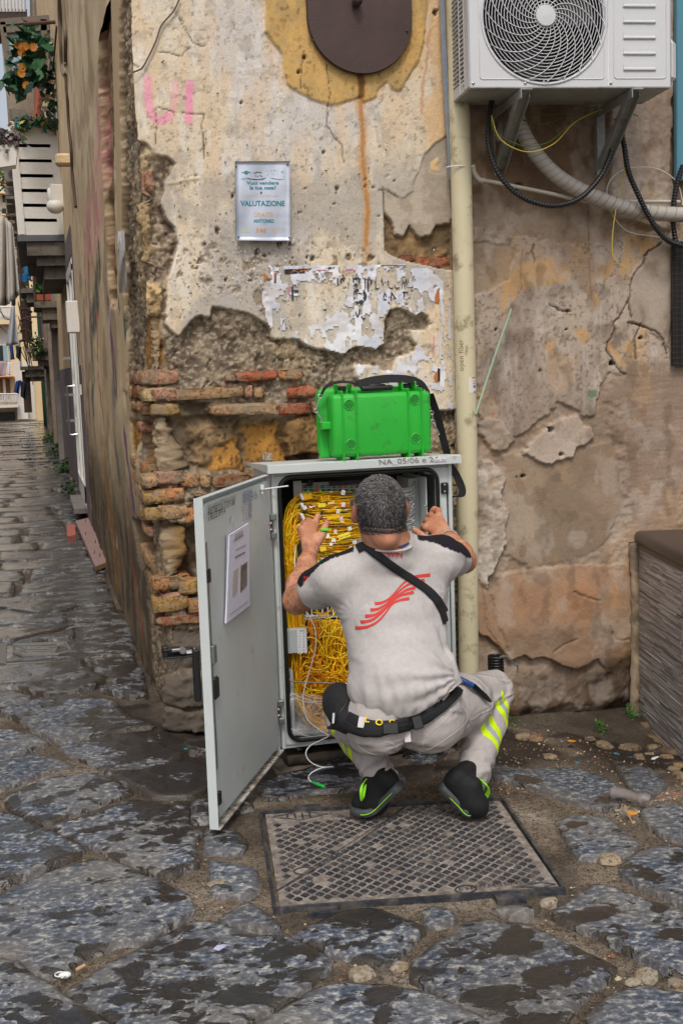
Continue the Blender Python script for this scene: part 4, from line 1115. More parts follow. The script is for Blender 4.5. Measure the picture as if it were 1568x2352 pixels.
for a, b, s in ((.165, -.035, .05), (.80, -.03, .05), (.2, 1.03, .05), (.62, 1.02, .05)):
 prismw(mb, [MHp(a - s, b - .028), MHp(a + s, b - .028), MHp(a + s, b + .028), MHp(a - s, b + .028)], -.03, .009)
mb.obj('frame', 'cast_iron', cover)
mb = MB(); g = .024
split = lambda b: .12 + (.66 - .12) * b
prismw(mb, [MHp(g, g), MHp(.985 - 0, .0 + g), MHp(1 - g, 1 - g), MHp(.60, 1 - g), MHp(g, .16)], -.03, .0055)
prismw(mb, [MHp(g, .175), MHp(.59, 1 - g), MHp(g, 1 - g)], -.03, .0057)
mb.obj('lid', 'cast_iron_dust', cover)
mb = MB(); mb.tube([MHp(g, .165, .007), MHp(.3, .50, .007), MHp(.595, 1 - g, .007)], .0035, 4); mb.obj('lid_joint', 'cast_iron', cover)
mb = MB(); pitch = .0345; rr = random.Random(2)
c0 = MHp(.5, .5)
d1 = (e1 / W1); d2 = (e2 / W2)
nst = 0
NU = 22
for i in range(-40, 41):
 for j in range(-40, 41):
  a = .5 + (i + j) * .5 / 19.5; b = .5 + (i - j) * .5 / 16.5
  if not (.045 < a < .955 and .05 < b < .955): continue
  if a < .30 and b > .85 or a > .34 and a < .6 and b > .9: continue
  if a > .62 and b < .10: continue
  if (a - .13) ** 2 + (b - .33) ** 2 < .0022: continue
  if abs((b - .165) - (a - g) * 1.42) < .022: continue
  ha, hb = .0175, .0205
  if rr.random() < .05: zt = .004
  else: zt = .0095
  top = [MHp(a - ha, b), MHp(a, b - hb), MHp(a + ha, b), MHp(a, b + hb)]
  q0 = [(p[0], p[1], .004) for p in top]
  cc_ = MHp(a, b); q1 = [(cc_[0] + (p[0] - cc_[0]) * .8, cc_[1] + (p[1] - cc_[1]) * .8, zt) for p in top]
  mb.add(q0 + q1, [(4, 5, 6, 7), (0, 1, 5, 4), (1, 2, 6, 5), (2, 3, 7, 6), (3, 0, 4, 7)]); nst += 1
o = mb.obj('stud', 'cast_iron', cover); tag(o, kind='stuff')
mb = MB()
ax_ = d1; ay_ = d2
for tx, a, b, sz in (('EN124 250-D400', .80, .078, .027), ('70X60', .86, .042, .024), ('E H', .665, .06, .028)):
 place_text(mb, tx, sz, MHp(a, b, .006), ax_, ay_, off=.003)
for tx, a, b, sz in (('70X60', .3, .965, .022), ('C D400', .2, .92, .024), ('COM', .5, .935, .028)):
 place_text(mb, tx, sz, MHp(a, b, .006), -ax_, -ay_, off=.003)
tag(mb.obj('cast_lettering', 'cast_iron', cover), kind='stuff')
mb = MB()
for a, b, r in ((.665, .06, .03), (.44, .945, .0), (.13, .33, .03)):
 if r: mb.tube([MHp(a, b, .008) + np.array((math.cos(t) * r, math.sin(t) * r * .8, 0)) for t in np.linspace(0, 2 * math.pi, 25)[:-1]], .002, 5, closed=True)
c_ = MHp(.165, .925, .0); 
mb.tube([MHp(a, b, .007) for a, b in ((.05, .93), (.16, .98), (.27, .93), (.16, .88))], .003, 4, closed=True)
mb.tube([MHp(a, b, .007) for a, b in ((.84, .05), (.93, .075), (.975, .05), (.93, .028))], .003, 4, closed=True)
for a in (.11, .14, .17, .20): mb.tube([MHp(a, .9, .007), MHp(a, .955, .007)], .003, 4)
mb.tube([MHp(a, b, .006) for a, b in ((.11, .245), (.15, .245), (.15, .215), (.11, .215))], .003, 4, closed=True)
tag(mb.obj('lifting_key_hole', 'cast_iron', cover), kind='stuff')
#  street cabinet
rn = random.Random(31)
simple('grey_enamel', L(196, 202, 200), .42, 0, .05, 4, .0004, 500, L(150, 144, 132), 14, .60)
simple('grey_enamel_inside', L(176, 182, 182), .45, 0, .03, 6, .0004, 500)
simple('rusty_enamel', L(190, 188, 180), .55, 0, .05, 8, .001, 200, L(92, 64, 46), 26, .44)
simple('black_plastic', L(26, 26, 28), .45, 0, .2, 40, .0004, 300)
simple('black_rubber', L(20, 20, 22), .35, 0, .2, 40)
simple('dark_inside', L(46, 46, 48), .7)
simple('steel', L(190, 190, 188), .3, .9, .05)
simple('zinc', L(150, 158, 156), .4, .8, .1)
simple('copper_rust', L(120, 72, 54), .6, .3, .3, 80)
simple('white_plastic', L(226, 226, 222), .45, 0, .03)
simple('label_white', L(226, 226, 228), .55, 0, .02)
simple('ink_black', L(24, 22, 24), .7, 0, .1)
simple('ink_blue', L(96, 104, 150), .7, 0, .1)
simple('ink_grey', L(120, 116, 112), .7, 0, .1)
simple('adaptor_green', L(22, 120, 50), .4, 0, .1)
simple('webbing', L(20, 20, 22), .8, 0, .15, 300, .0015, 700)
vcol('cable_v', .38, .03, 60, 0, 90, 0, 400, .5)
vcol('plastic_v', .4, .03, 60, 0, 90, 0, 400, .5)
vcol('tile_v', .35, .08, 70, .0008, 120, 0, 400, .5)
CX0, CX1, CY0, CY1, CZ0, CZ1 = .842, 1.561, 4.42, 4.80, .033, 1.11
cab = thing('fibre_cabinet', 'open grey street cabinet full of yellow fibre cables with its door swung left', 'telecom cabinet', (1.2, 4.6, CZ0))
mb = MB(); th = .016
mb.box((CX0 + th / 2, (CY0 + CY1) / 2, (CZ0 + CZ1) / 2), (th, CY1 - CY0, CZ1 - CZ0), bev=.003)
mb.box((CX1 - th / 2, (CY0 + CY1) / 2, (CZ0 + CZ1) / 2), (th, CY1 - CY0, CZ1 - CZ0), bev=.003)
mb.box(((CX0 + CX1) / 2, CY1 - .008, (CZ0 + CZ1) / 2), (CX1 - CX0 - 2 * th, .014, CZ1 - CZ0 - .004))
mb.box(((CX0 + CX1) / 2, (CY0 + CY1) / 2, CZ0 + th / 2), (CX1 - CX0 - 2 * th, CY1 - CY0 - .02, th))
mb.box(((CX0 + CX1) / 2, (CY0 + CY1) / 2, CZ1 - th / 2), (CX1 - CX0 - 2 * th, CY1 - CY0 - .02, th))
mb.obj('cabinet_body', 'grey_enamel', cab)
OX0, OX1, OZ0, OZ1 = CX0 + .028, CX1 - .062, CZ0 + .03, CZ1 - .02
def rrect(x0, x1, z0, z1, r, n=7):
 P = []
 for cx, cz, a0 in ((x1 - r, z1 - r, 0), (x0 + r, z1 - r, 90), (x0 + r, z0 + r, 180), (x1 - r, z0 + r, 270)):
  for i in range(n): a = R(a0 + 90 * i / (n - 1)); P.append((cx + r * math.cos(a), cz + r * math.sin(a)))
 return P
inn = rrect(OX0, OX1, OZ0, OZ1, .05)
out = []
for (x, z) in inn:
 cx, cz = (OX0 + OX1) / 2, (OZ0 + OZ1) / 2
 dx, dz = x - cx, z - cz
 sx = ((CX1 - th) - cx) / dx if dx > 1e-6 else ((CX0 + th) - cx) / dx if dx < -1e-6 else 9e9
 sz = ((CZ1 - th) - cz) / dz if dz > 1e-6 else ((CZ0 + th) - cz) / dz if dz < -1e-6 else 9e9
 s_ = min(sx, sz); out.append((cx + dx * s_, cz + dz * s_))
mb = MB(); n_ = len(inn)
V_ = [(x, CY0 + .002, z) for x, z in out] + [(x, CY0 + .002, z) for x, z in inn] + [(x, CY0 + .03, z) for x, z in inn]
F_ = [(i, (i + 1) % n_, n_ + (i + 1) % n_, n_ + i) for i in range(n_)] + [(n_ + i, n_ + (i + 1) % n_, 2 * n_ + (i + 1) % n_, 2 * n_ + i) for i in range(n_)]
mb.add(V_, F_)
for cx, cz, sx, sz in ((CX0 + th, CZ0 + th, 1, 1), (CX1 - th, CZ0 + th, -1, 1), (CX0 + th, CZ1 - th, 1, -1), (CX1 - th, CZ1 - th, -1, -1)):
 mb.add([(cx, CY0 + .004, cz), (cx + sx * .05, CY0 + .004, cz), (cx, CY0 + .004, cz + sz * .08)], [(0, 1, 2)])
mb.obj('front_frame', 'grey_enamel', cab)
mb = MB(); mb.tube([(x, CY0 - .004, z) for x, z in inn], .0085, 8, closed=True); mb.obj('door_gasket', 'black_rubber', cab, smooth=True)
mb = MB()
mb.box((CX0 + .035, 4.60, .56), (.006, .33, 1.0)); mb.obj('inner_side', 'dark_inside', cab)
mb = MB(); mb.box((1.2, CY1 - .03, .56), (.66, .006, 1.02)); mb.obj('back_plate', 'dark_inside', cab)
mb = MB(); mb.box((1.19, 4.62, CZ0 + .045), (.62, .30, .03), bev=.006); mb.box((CX0 + .055, 4.60, .20), (.012, .28, .26)); mb.obj('floor_tray', 'grey_enamel_inside', cab)
mb = MB()
LZ = 1.113
prof = [(4.375, LZ - .002), (4.375, LZ + .026), (4.395, LZ + .030), (4.82, LZ + .008), (4.82, LZ - .002), (4.39, LZ - .002)]
V_ = [(CX0 - .020, y, z) for y, z in prof] + [(CX1 + .024, y, z) for y, z in prof]; k = len(prof)
mb.add(V_, [tuple(range(k)), tuple(range(k, 2 * k))[::-1]] + [(i, k + i, k + (i + 1) % k, (i + 1) % k) for i in range(k)])
lid = mb.obj('lid', 'grey_enamel', cab)
def lidtext(tx, u, v, sz, m_, name, **kw):
 p = atY(u, v, 4.373); mb = MB(); place_text(mb, tx, sz, p, (1, 0, 0.0), (0, 0, 1), off=.0, **kw); return mb.obj(name, m_, cab)
o = lidtext('NA_05/06 e 24', 939, 1058.5, .030, 'ink_grey', 'scrawled_marking', xs=1.28, shear=-.1); tag(o, kind='stuff')
mb = MB(); p = atY(1011, 1056, 4.3725); mb.box(p, (.050, .002, .012)); o = mb.obj('name_label', 'label_white', cab)
simple('ink_purple', L(120, 60, 110), .6)
mb = MB(); place_text(mb, 'open fiber', .0125, p + np.array([0, -.0016, 0]), (1, 0, 0), (0, 0, 1), off=0); o2 = mb.obj('lettering', 'ink_purple', o); tag(o2, kind='stuff')
YP = 4.60
def bx_px(mb, u0, v0, u1, v1, y, d=.004, col=None, bev=0):
 p, q = atY(u0, v1, y), atY(u1, v0, y); mb.box(((p[0] + q[0]) / 2, y + d / 2, (p[2] + q[2]) / 2), (abs(q[0] - p[0]), d, abs(q[2] - p[2])), col=col, bev=bev)
mb = MB(); bx_px(mb, 686, 1102, 830, 1300, YP, .01); mb.obj('patch_panel', 'grey_enamel_inside', cab)
mb = MB(); bx_px(mb, 676, 1104, 692, 1180, YP - .004, .004); mb.obj('side_bracket', 'white_plastic', cab)
mb = MB(); bx_px(mb, 757, 1102, 835, 1116, YP - .012, .01); mb.obj('panel_bar', 'black_plastic', cab)
mb = MB(); mb.lathe([(.013, 0), (.013, .006)], atY(711, 1110, YP - .006), rotx(R(90)), 20); mb.obj('round_cap', 'black_plastic', cab)
cols = [(90, 60, 70), (50, 120, 70), (220, 130, 40), (60, 50, 60), (60, 120, 200), (60, 60, 60), (160, 60, 40), (150, 70, 50), (70, 130, 70), (120, 60, 60)]
au = [701 + k * 13.4 for k in range(10)]; av = [1128, 1150, 1173, 1196, 1219, 1242, 1265, 1288]
adaptor = None
for i, u in enumerate(au):
 for j, v in enumerate(av):
  p = atY(u, v, YP)
  if adaptor is None:
   mb = MB(); mb.box((p[0], YP - .007, p[2]), (.0135, .014, .017), bev=.002); mb.box((p[0], YP - .016, p[2]), (.008, .006, .010))
   adaptor = mb.obj('adaptor', 'adaptor_green', cab); a0 = p
  else:
   o = adaptor.copy(); C.objects.link(o); o.location = adaptor.location + Vector((p - a0))
hd = MB()
for i, u in enumerate(au):
 bx_px(hd, u - 4.6, 1114, u + 4.6, 1121, YP - .0025, .002, L(*cols[i]))
o = hd.obj('port_number_label', 'flat_print', cab, cols=True); tag(o, kind='stuff')
mb = MB()
for i, u in enumerate(au[:9]):
 place_text(mb, 'C%02d' % (i + 1), .0085, atY(u, 1117.5, YP - .0045), (1, 0, 0), (0, 0, 1), off=0, col=(.8, .8, .8))
o = mb.obj('port_numbers', 'flat_print', cab, cols=True); tag(o, kind='stuff')
mb = MB(); bx_px(mb, 700, 1404, 800, 1424, 4.575, .01); mb.obj('splitter_shelf', 'grey_enamel_inside', cab)
mb = MB(); bx_px(mb, 703, 1390, 800, 1418, 4.572, .003, L(226, 224, 220))
for k in range(60):
 u = 705 + k * 1.55
 if k % 8 in (6, 7): continue
 bx_px(mb, u, 1392 + (k % 3), u + rn.choice((.5, .8, 1.1)), 1412, 4.5705, .001, L(40, 40, 40))
o = mb.obj('barcode_label', 'flat_print', cab, cols=True); tag(o, kind='stuff')
for k in range(27):
 v = 1118 + k * 4.8
 z0 = atY(960, v, 4.5)[2]; xa = atY(893, v, 4.5)[0]; xb = atY(960, v, 4.5)[0]; xm = xa + (xb - xa) * .45
 P = [(xa, 4.485, z0 - .006), (xm, 4.483, z0 - .006)] + [(xm + (xb - xm) * math.sin(a), 4.483 + .06 * (1 - math.cos(a)), z0 - .006 + .022 * (1 - math.cos(a)) * 1.1) for a in np.linspace(.2, 1.5, 8)]
 P = np.array(P); mb = MB(); n_ = len(P)
 Q_ = P + np.array([-.0, .02, 0]); T_ = np.array([0, -.001, .0038])
 V_ = np.concatenate([P, P + T_, Q_ + T_, Q_])
 F_ = []
 for i in range(n_ - 1):
  for a, b in ((0, 1), (1, 2), (2, 3), (3, 0)): F_.append((a * n_ + i, a * n_ + i + 1, b * n_ + i + 1, b * n_ + i))
 mb.add(V_, F_)
 mb.obj('splice_tray', 'white_plastic' if k % 2 else 'grey_enamel_inside', cab)
mb = MB()
for k in range(150):
 u = rn.uniform(895, 952); v = rn.uniform(1122, 1250); bx_px(mb, u, v, u + rn.uniform(1, 4), v + 2.2, 4.479, .003, rn.choice((L(230, 230, 228), L(120, 122, 120), L(240, 240, 238), L(60, 70, 110))))
o = mb.obj('splice_clips', 'flat_print', cab, cols=True); tag(o, kind='stuff')
mb = MB(); bx_px(mb, 950, 1098, 960, 1560, 4.56, .16); mb.obj('tray_bracket', 'grey_enamel_inside', cab)
mb = MB(); z0 = atY(985, 1260, 4.46)[2]; z1 = atY(985, 1096, 4.46)[2]; xa = atY(979, 1180, 4.46)[0]
P = [(xa, 4.46), (xa + .004, 4.46), (xa + .004, 4.78), (xa, 4.78)]
mb.prism([(a, b) for a, b in P], (0, 0, z0 - .1), (1, 0, 0), (0, 1, 0), (0, 0, 1), z1 - z0 + .1); mb.obj('swing_frame', 'grey_enamel', cab)
mb = MB(); p = atY(972, 1162, 4.45); mb.lathe([(.003, 0), (.006, .004), (.006, .010), (.003, .014)], p, roty(R(90)), 12); mb.obj('swing_screw', 'steel', cab)
mb = MB(); bx_px(mb, 977, 1080, 983, 1088, 4.47, .02); bx_px(mb, 983, 1086, 990, 1089, 4.47, .02); mb.obj('hook', 'grey_enamel', cab)
mb = MB(); bx_px(mb, 1014, 1108, 1030, 1134, CY0 - .012, .014, bev=.004); st_o = mb.obj('latch_plate', 'black_plastic', cab)
for v in (1113.5, 1129):
 mb = MB(); mb.lathe([(.0045, 0), (.004, .002), (.001, .003)], atY(1021, v, CY0 - .012), rotx(R(90)), 12); mb.obj('screw', 'steel', st_o)
mb = MB(); bx_px(mb, 657, 1443, 704, 1503, 4.455, .03, bev=.002); tr = mb.obj('splitter_box', 'grey_enamel_inside', cab)
mb = MB(); bx_px(mb, 684, 1443.5, 703, 1502, 4.4535, .001); sl_ = mb.obj('number_sheet', 'label_white', tr)
mb = MB()
place_text(mb, 'OUT', .0105, atY(693, 1449, 4.4525), (1, 0, 0), (0, 0, 1), off=0)
for k in range(8):
 v = 1455.5 + k * 6.3
 place_text(mb, str(k + 1), .0085, atY(688, v, 4.4525), (1, 0, 0), (0, 0, 1), off=0); place_text(mb, str(k + 9), .0085, atY(697, v, 4.4525), (1, 0, 0), (0, 0, 1), off=0)
o = mb.obj('printed_numbers', 'ink_black', tr); tag(o, kind='stuff')
mb = MB(); mb.tube(spline([atY(664, 1540, 4.45), atY(662, 1553, 4.45), atY(664, 1562, 4.44), atY(672, 1566, 4.44), atY(720, 1568, 4.44), atY(800, 1571, 4.44)], 30), .0025, 8); mb.obj('steel_rail', 'steel', cab, smooth=True)
m = N('clear_film'); m.set(L(236, 238, 238), .08, None, m.bump(m.noise(30, 4), .006)); m.b.inputs['Alpha'].default_value = .22; m.b.inputs['Specular IOR Level'].default_value = .8
P = [(664, 1600), (700, 1578), (770, 1590), (800, 1600), (800, 1700), (700, 1690), (668, 1672)]
g_ = []
uu, vv_ = np.meshgrid(np.linspace(0, 1, 22), np.linspace(0, 1, 14), indexing='ij')
U_ = 662 + 138 * uu + 6 * vv_; Vv = 1590 + 95 * vv_ + 14 * uu + 16 * vv_ * uu
PV = np.array([atY(a, b, 4.425 + .02 * math.sin(a * .12 + b * .05) * .6) for a, b in zip(U_.ravel(), Vv.ravel())])
o = mesh('clear_sleeve', PV, grid_faces(22, 14), 'clear_film', cab)
mb = MB()
for pts in ([(664, 1600), (672, 1594), (690, 1602), (720, 1612), (760, 1612)], [(668, 1608), (676, 1604), (700, 1612), (740, 1618)], [(664, 1672), (700, 1690), (750, 1700)], [(668, 1676), (664, 1640), (668, 1602)]):
 mb.tube([atY(u, v, 4.418) for u, v in pts], .0014, 4)
o = mb.obj('sleeve_fold', 'white_plastic', cab); tag(o, kind='stuff')
YEL = [L(255, 216, 20), L(255, 200, 10), L(250, 180, 10), L(255, 228, 50), L(240, 160, 14)]
ORG_ = [L(232, 150, 16), L(240, 164, 20), L(222, 136, 12)]
mb = MB()
def cable(pts, y, r=.0016, cols=YEL, n=18, s=4):
 P = []
 for q in pts:
  yy_ = q[2] if len(q) > 2 else y
  P.append(atY(q[0], q[1], yy_))
 mb.tube(spline(P, n), r, s, cap=False, col=np.array(rn.choice(cols)) * rn.uniform(.85, 1.1))
clampV = [1140, 1162, 1186, 1211, 1236]
for i, u in enumerate(au):
 for j, v in enumerate(av):
  if rn.random() < .06: continue
  for rep in range(2 if rn.random() < .75 else 1):
   cv = clampV[min(4, max(0, int((j + rn.uniform(-.4, .9)) * 5 / 8)))] + rn.uniform(-6, 6)
   dp = rn.uniform(.03, .10)
   pts = [(u, v, YP - .018), (u - 3, v + rn.uniform(1, 5), YP - .045)]
   if u > 740: pts += [(u - (u - 700) * .35, (v * .55 + cv * .45) + rn.uniform(-5, 7), YP - dp - .02), (u - (u - 700) * .7, (v * .25 + cv * .75) + rn.uniform(-6, 8), YP - dp - .03)]
   pts += [(692 + rn.uniform(-3, 3), cv, YP - dp - .02), (676 + rn.uniform(-6, 3), cv + rn.uniform(10, 26), YP - dp - .01)]
   ub = rn.gauss(666, 9) ; ub = max(648, min(690, ub))
   pts += [(ub - 3, cv + rn.uniform(50, 90), YP - dp - .01), (ub + rn.uniform(-4, 4), 1345 + rn.uniform(-15, 15), YP - dp), (ub + rn.uniform(0, 14), 1430 + rn.uniform(-20, 20), YP - dp), (ub + rn.uniform(6, 30), 1520 + rn.uniform(-20, 20), YP - dp)]
   cable(pts, YP, .0020, YEL, 30)
for k in range(22):
 v0 = rn.uniform(1130, 1240); w_ = rn.uniform(10, 32)
 cable([(720, v0, 4.5), (694, v0, 4.49), (694 - w_, v0 + 20, 4.48), (690 - w_ * 1.25, v0 + 60, 4.48), (684 - w_ * .8, v0 + 130, 4.48), (676, v0 + 190, 4.49), (670, 1400, 4.5)], 4.5, .0014, YEL, 36)
for k in range(9):
 v0 = rn.uniform(1190, 1400); cable([(640 + rn.uniform(6, 12), v0, 4.45), (664, v0 + rn.uniform(-4, 14), 4.46), (682, v0 + rn.uniform(10, 30), 4.49)], 4.47, .0014, YEL, 12)
for k in range(120):
 v0 = rn.uniform(1140, 1300); sag = rn.uniform(-4, 8)
 cable([(697 + rn.uniform(0, 40), v0 + rn.uniform(-8, 8), 4.49), (740, v0 + sag, rn.uniform(4.46, 4.51)), (790, v0 + sag * .7 + rn.uniform(-4, 4), rn.uniform(4.46, 4.52)), (835, v0 + rn.uniform(-8, 2), 4.54)], 4.5, .0019, YEL, 15)
for k in range(170):
 u0 = rn.choice((rn.uniform(708, 735), rn.uniform(735, 835), rn.uniform(735, 835)))
 cs = ORG_ if u0 < 735 else YEL
 y0 = rn.uniform(4.46, 4.56)
 uc = (722 + rn.uniform(-6, 6)) if u0 < 740 else u0 + rn.uniform(-10, 10)
 pts = [(u0, 1424, 4.57), (u0 + rn.uniform(-4, 4), 1445, y0), (uc, 1490 + rn.uniform(-5, 5), y0), (uc + rn.uniform(-26, 20), 1545 + rn.uniform(-10, 10), y0), (uc + rn.uniform(-36, 26), 1600 + rn.uniform(-20, 20), y0), (rn.uniform(690, 800), 1640 + rn.uniform(-20, 20), y0)]
 cable(pts, y0, .0021, cs, 26)
for k in range(120):
 u0 = rn.gauss(676, 9); y0 = rn.uniform(4.48, 4.56); 
 cable([(u0 - 8, 1380, y0), (u0 - 2, 1440, y0), (u0 + 6, 1500, y0), (u0 + rn.uniform(4, 22), 1560, y0), (u0 + rn.uniform(10, 40), 1620, y0), (u0 + rn.uniform(40, 90), 1655 + rn.uniform(-10, 14), y0), (800, 1665 + rn.uniform(-15, 10), y0)], y0, .0015, rn.choice((YEL, ORG_)), 30)
for k in range(150):
 cu_, cv = rn.gauss(745, 30), rn.gauss(1560, 55); ra, rb = rn.uniform(14, 46), rn.uniform(14, 46); a0 = rn.uniform(0, 6.3); y0 = rn.uniform(4.45, 4.5)
 pts = [(max(690, min(840, cu_ + ra * math.cos(a0 + t))), min(1672, cv + rb * math.sin(a0 + t) * (1 + .2 * math.sin(t))), y0 + .01 * math.sin(2 * t)) for t in np.linspace(0, rn.uniform(2.5, 5.5), 9)]
 cable(pts, y0, .0021, YEL if rn.random() < .8 else ORG_, 24)
for k in range(26):
 d_ = rn.uniform(0, 26); cable([(690 + d_ * .6, 1590, 4.47), (694 + d_ * .6, 1630 - d_ * .3, 4.47), (722, 1668 - d_, 4.46), (760, 1684 - d_, 4.46), (800, 1680 - d_, 4.47)], 4.46, .0015, ORG_ if k % 3 else YEL, 20)
o = mb.obj('patch_cables', 'cable_v', cab, smooth=True, cols=True); tag(o, kind='stuff')
for k, v in enumerate(clampV):
 mb = MB(); p = atY(693 - (2 if k == 0 else 0), v, 4.475); mb.box(p, (.012, .045, .026), roty(R(-22)), bev=.003); mb.obj('cable_clamp', 'white_plastic', cab)
mb = MB()
tags_ = [(704, 1141, 24, 13, -8, (248, 190, 20)), (739, 1160, 18, 9, 0, (240, 224, 60)), (762, 1171, 22, 7, -14, (250, 190, 20)), (765, 1188, 30, 8, -4, (246, 186, 20)), (747, 1145, 22, 14, -6, (246, 180, 20)),
   (788, 1131, 9, 11, 15, (240, 240, 238)), (700, 1166, 9, 9, -20, (236, 236, 232)), (788, 1159, 9, 10, 0, (238, 234, 226)), (797, 1163, 5, 4, 0, (200, 30, 30)), (776, 1175, 9, 9, 5, (236, 230, 220)), (783, 1191, 9, 9, 0, (236, 232, 226)),
   (803, 1214, 9, 9, -15, (230, 226, 220)), (790, 1231, 28, 11, -14, (240, 220, 70)), (770, 1221, 7, 10, 0, (236, 234, 230)), (752, 1231, 9, 9, -6, (236, 234, 230)), (766, 1241, 10, 8, 8, (236, 234, 230)), (814, 1245, 10, 7, 0, (240, 240, 240)),
   (742, 1261, 14, 10, -10, (236, 206, 60)), (760, 1250, 8, 7, 0, (236, 234, 230)), (739, 1178, 6, 9, 10, (60, 60, 64)), (707, 1128, 4, 3, 0, (40, 180, 60)), (729, 1126, 5, 4, -10, (200, 30, 30)), (735, 1127, 5, 4, -10, (40, 180, 60)), (700, 1131, 4, 3, 0, (40, 180, 60)),
   (790, 1204, 5, 3, -10, (200, 40, 30)), (752, 1222, 5, 3, 0, (40, 180, 60)), (735, 1290, 6, 12, 12, (30, 150, 60)), (760, 1190, 12, 5, 0, (214, 190, 140)), (760, 1155, 16, 5, -5, (230, 200, 140)), (726, 1189, 8, 8, 30, (214, 186, 60)), (672, 1238, 5, 7, -10, (230, 160, 20)), (660, 1228, 6, 8, 0, (200, 190, 40))]
for (u, v, w_, h_, a, c_) in tags_:
 p = atY(u, v, 4.445 + rn.uniform(0, .012)); s_ = .00167
 mb.box(p, (w_ * s_, .0012, h_ * s_), roty(R(a)) @ rotx(R(rn.uniform(-15, 15))), col=L(*c_))
for k in range(60):
 p = atY(rn.uniform(700, 835), rn.uniform(1130, 1300), rn.uniform(4.45, 4.49)); mb.box(p, (.012, .002, .0035), roty(R(rn.uniform(-25, 25))), col=rn.choice((L(240, 240, 236), L(240, 180, 20), L(40, 170, 60), L(240, 240, 236), L(120, 80, 60))))
o = mb.obj('cable_labels', 'flat_print', cab, cols=True); tag(o, kind='stuff')
mb = MB(); place_text(mb, 'Se-B\n7  11', .011, atY(747, 1145, 4.443), (1, 0, .1), (-.1, 0, 1), off=0); place_text(mb, 'STAT NAP', .009, atY(790, 1232, 4.443), (1, 0, .2), (-.2, 0, 1), off=0); place_text(mb, 'O', .010, atY(789, 1132, 4.443), (0, 0, 1), (-1, 0, 0), off=0); place_text(mb, '1', .010, atY(813, 1246, 4.443), (1, 0, 0), (0, 0, 1), off=0)
o = mb.obj('handwritten_tag', 'ink_black', cab); tag(o, kind='stuff')
wc = MB(); P = [atY(679, 1250, 4.44), atY(677, 1300, 4.42), atY(682, 1360, 4.40), atY(700, 1398, 4.38), atY(722, 1440, 4.37), atY(724, 1490, 4.36), atY(708, 1550, 4.36), atY(696, 1600, 4.35), atY(704, 1650, 4.33), atY(735, 1678, 4.30), atY(754, 1690, 4.27), atY(738, 1700, 4.24), atY(714, 1712, 4.21), atY(702, 1730, 4.2), atY(712, 1750, 4.19), atY(738, 1762, 4.18), atY(765, 1762, 4.17), atY(740, 1764, 4.15), atY(716, 1775, 4.14), atY(708, 1787, 4.14), atY(714, 1796, 4.13)]
P = spline(P, 90); wc.tube(P, .0021, 6); wo = wc.obj('pigtail_cable', 'white_plastic', smooth=True); tag(wo, 'thin white fibre pigtail hanging out of the cabinet and ending in a green plug', 'cable')
simple('plug_green', L(20, 190, 60), .35)
mb = MB(); a = np.array(P[-1]); b = a + (atY(745, 1808, 4.12) - a); mb.tube([a, a + (b - a) * .4, a + (b - a) * .42, b], [.0025, .003, .0058, .0058], 8); mb.obj('plug', 'plug_green', wo)
H0 = np.array([.838, 4.415, 0]); I0 = np.array([.481, 3.695, 0]); DW = np.linalg.norm(I0 - H0); dd = (I0 - H0) / DW
nn_ = np.array([-dd[1], dd[0], 0.0])
if nn_[0] < 0: nn_ = -nn_
def dp(a, z, o=0.0): return H0 + dd * a + nn_ * o + np.array([0, 0, z])
DZ0, DZ1 = .033, 1.107
Rd = np.stack([dd, nn_, np.array([0, 0, 1.])], 1)
def dbox(mb, a0, a1, z0, z1, o0, o1, **kw): mb.box(dp((a0 + a1) / 2, (z0 + z1) / 2, (o0 + o1) / 2), (a1 - a0, o1 - o0, z1 - z0), Rd, **kw)
mb = MB(); dbox(mb, 0, DW, DZ0, DZ1, -.026, -.020); dpanel = mb.obj('door_leaf', 'grey_enamel', cab)
mb = MB(); inn2 = rrect(.035, DW - .02, DZ0 + .03, DZ1 - .02, .03, 5)
mb.prism([(a, z) for a, z in inn2], H0, dd, (0, 0, 1), nn_, -.019); mb.obj('door_inner_pan', 'grey_enamel', dpanel)
mb = MB(); dbox(mb, DW - .002, DW + .001, DZ0, DZ1, -.026, .004); dbox(mb, 0, DW, DZ1 - .003, DZ1, -.026, .004); dbox(mb, 0, .02, DZ0, DZ1, -.02, -.004); mb.obj('door_flange', 'grey_enamel', dpanel)
mb = MB(); dbox(mb, .0, DW, DZ0 - .001, DZ0 + .003, -.026, .010); mb.obj('bottom_flange', 'rusty_enamel', dpanel)
mb = MB(); dbox(mb, DW - .018, DW - .004, DZ0 + .20, DZ1 - .14, .0, .006); mb.obj('locking_rod', 'zinc', dpanel)
for z_ in (.86, .135):
 mb = MB(); dbox(mb, DW - .024, DW - .002, z_ - .022, z_ + .022, .001, .012, bev=.002); mb.obj('rod_guide', 'black_plastic', dpanel)
mb = MB(); dbox(mb, DW - .040, DW - .008, .575, .635, .0, .014, bev=.003); mb.obj('lock_mechanism', 'zinc', dpanel)
mb = MB(); dbox(mb, DW - .045, DW - .006, .46, .53, .0, .016, bev=.005); mb.obj('lock_cover', 'black_plastic', dpanel)
hz = atY(400, 1480, 3.72)
mb = MB()
a_ = dp(DW - .03, .0, -.05)
zt = .600
mb.box((a_[0] - .005, a_[1], .535), (.022, .028, .17), bev=.004)
h0 = np.array([a_[0] - .01, a_[1], zt + .006]); h1 = np.array([atY(372, 1479, a_[1] + .02)[0], a_[1] + .02, zt + .016])
mb.box((h0 + h1) / 2 + np.array([0, 0, .012]), (abs(h1[0] - h0[0]), .02, .006), bev=.002)
mb.box((h0 + h1) / 2 + np.array([0, 0, -.014]), (abs(h1[0] - h0[0]), .02, .006), bev=.002)
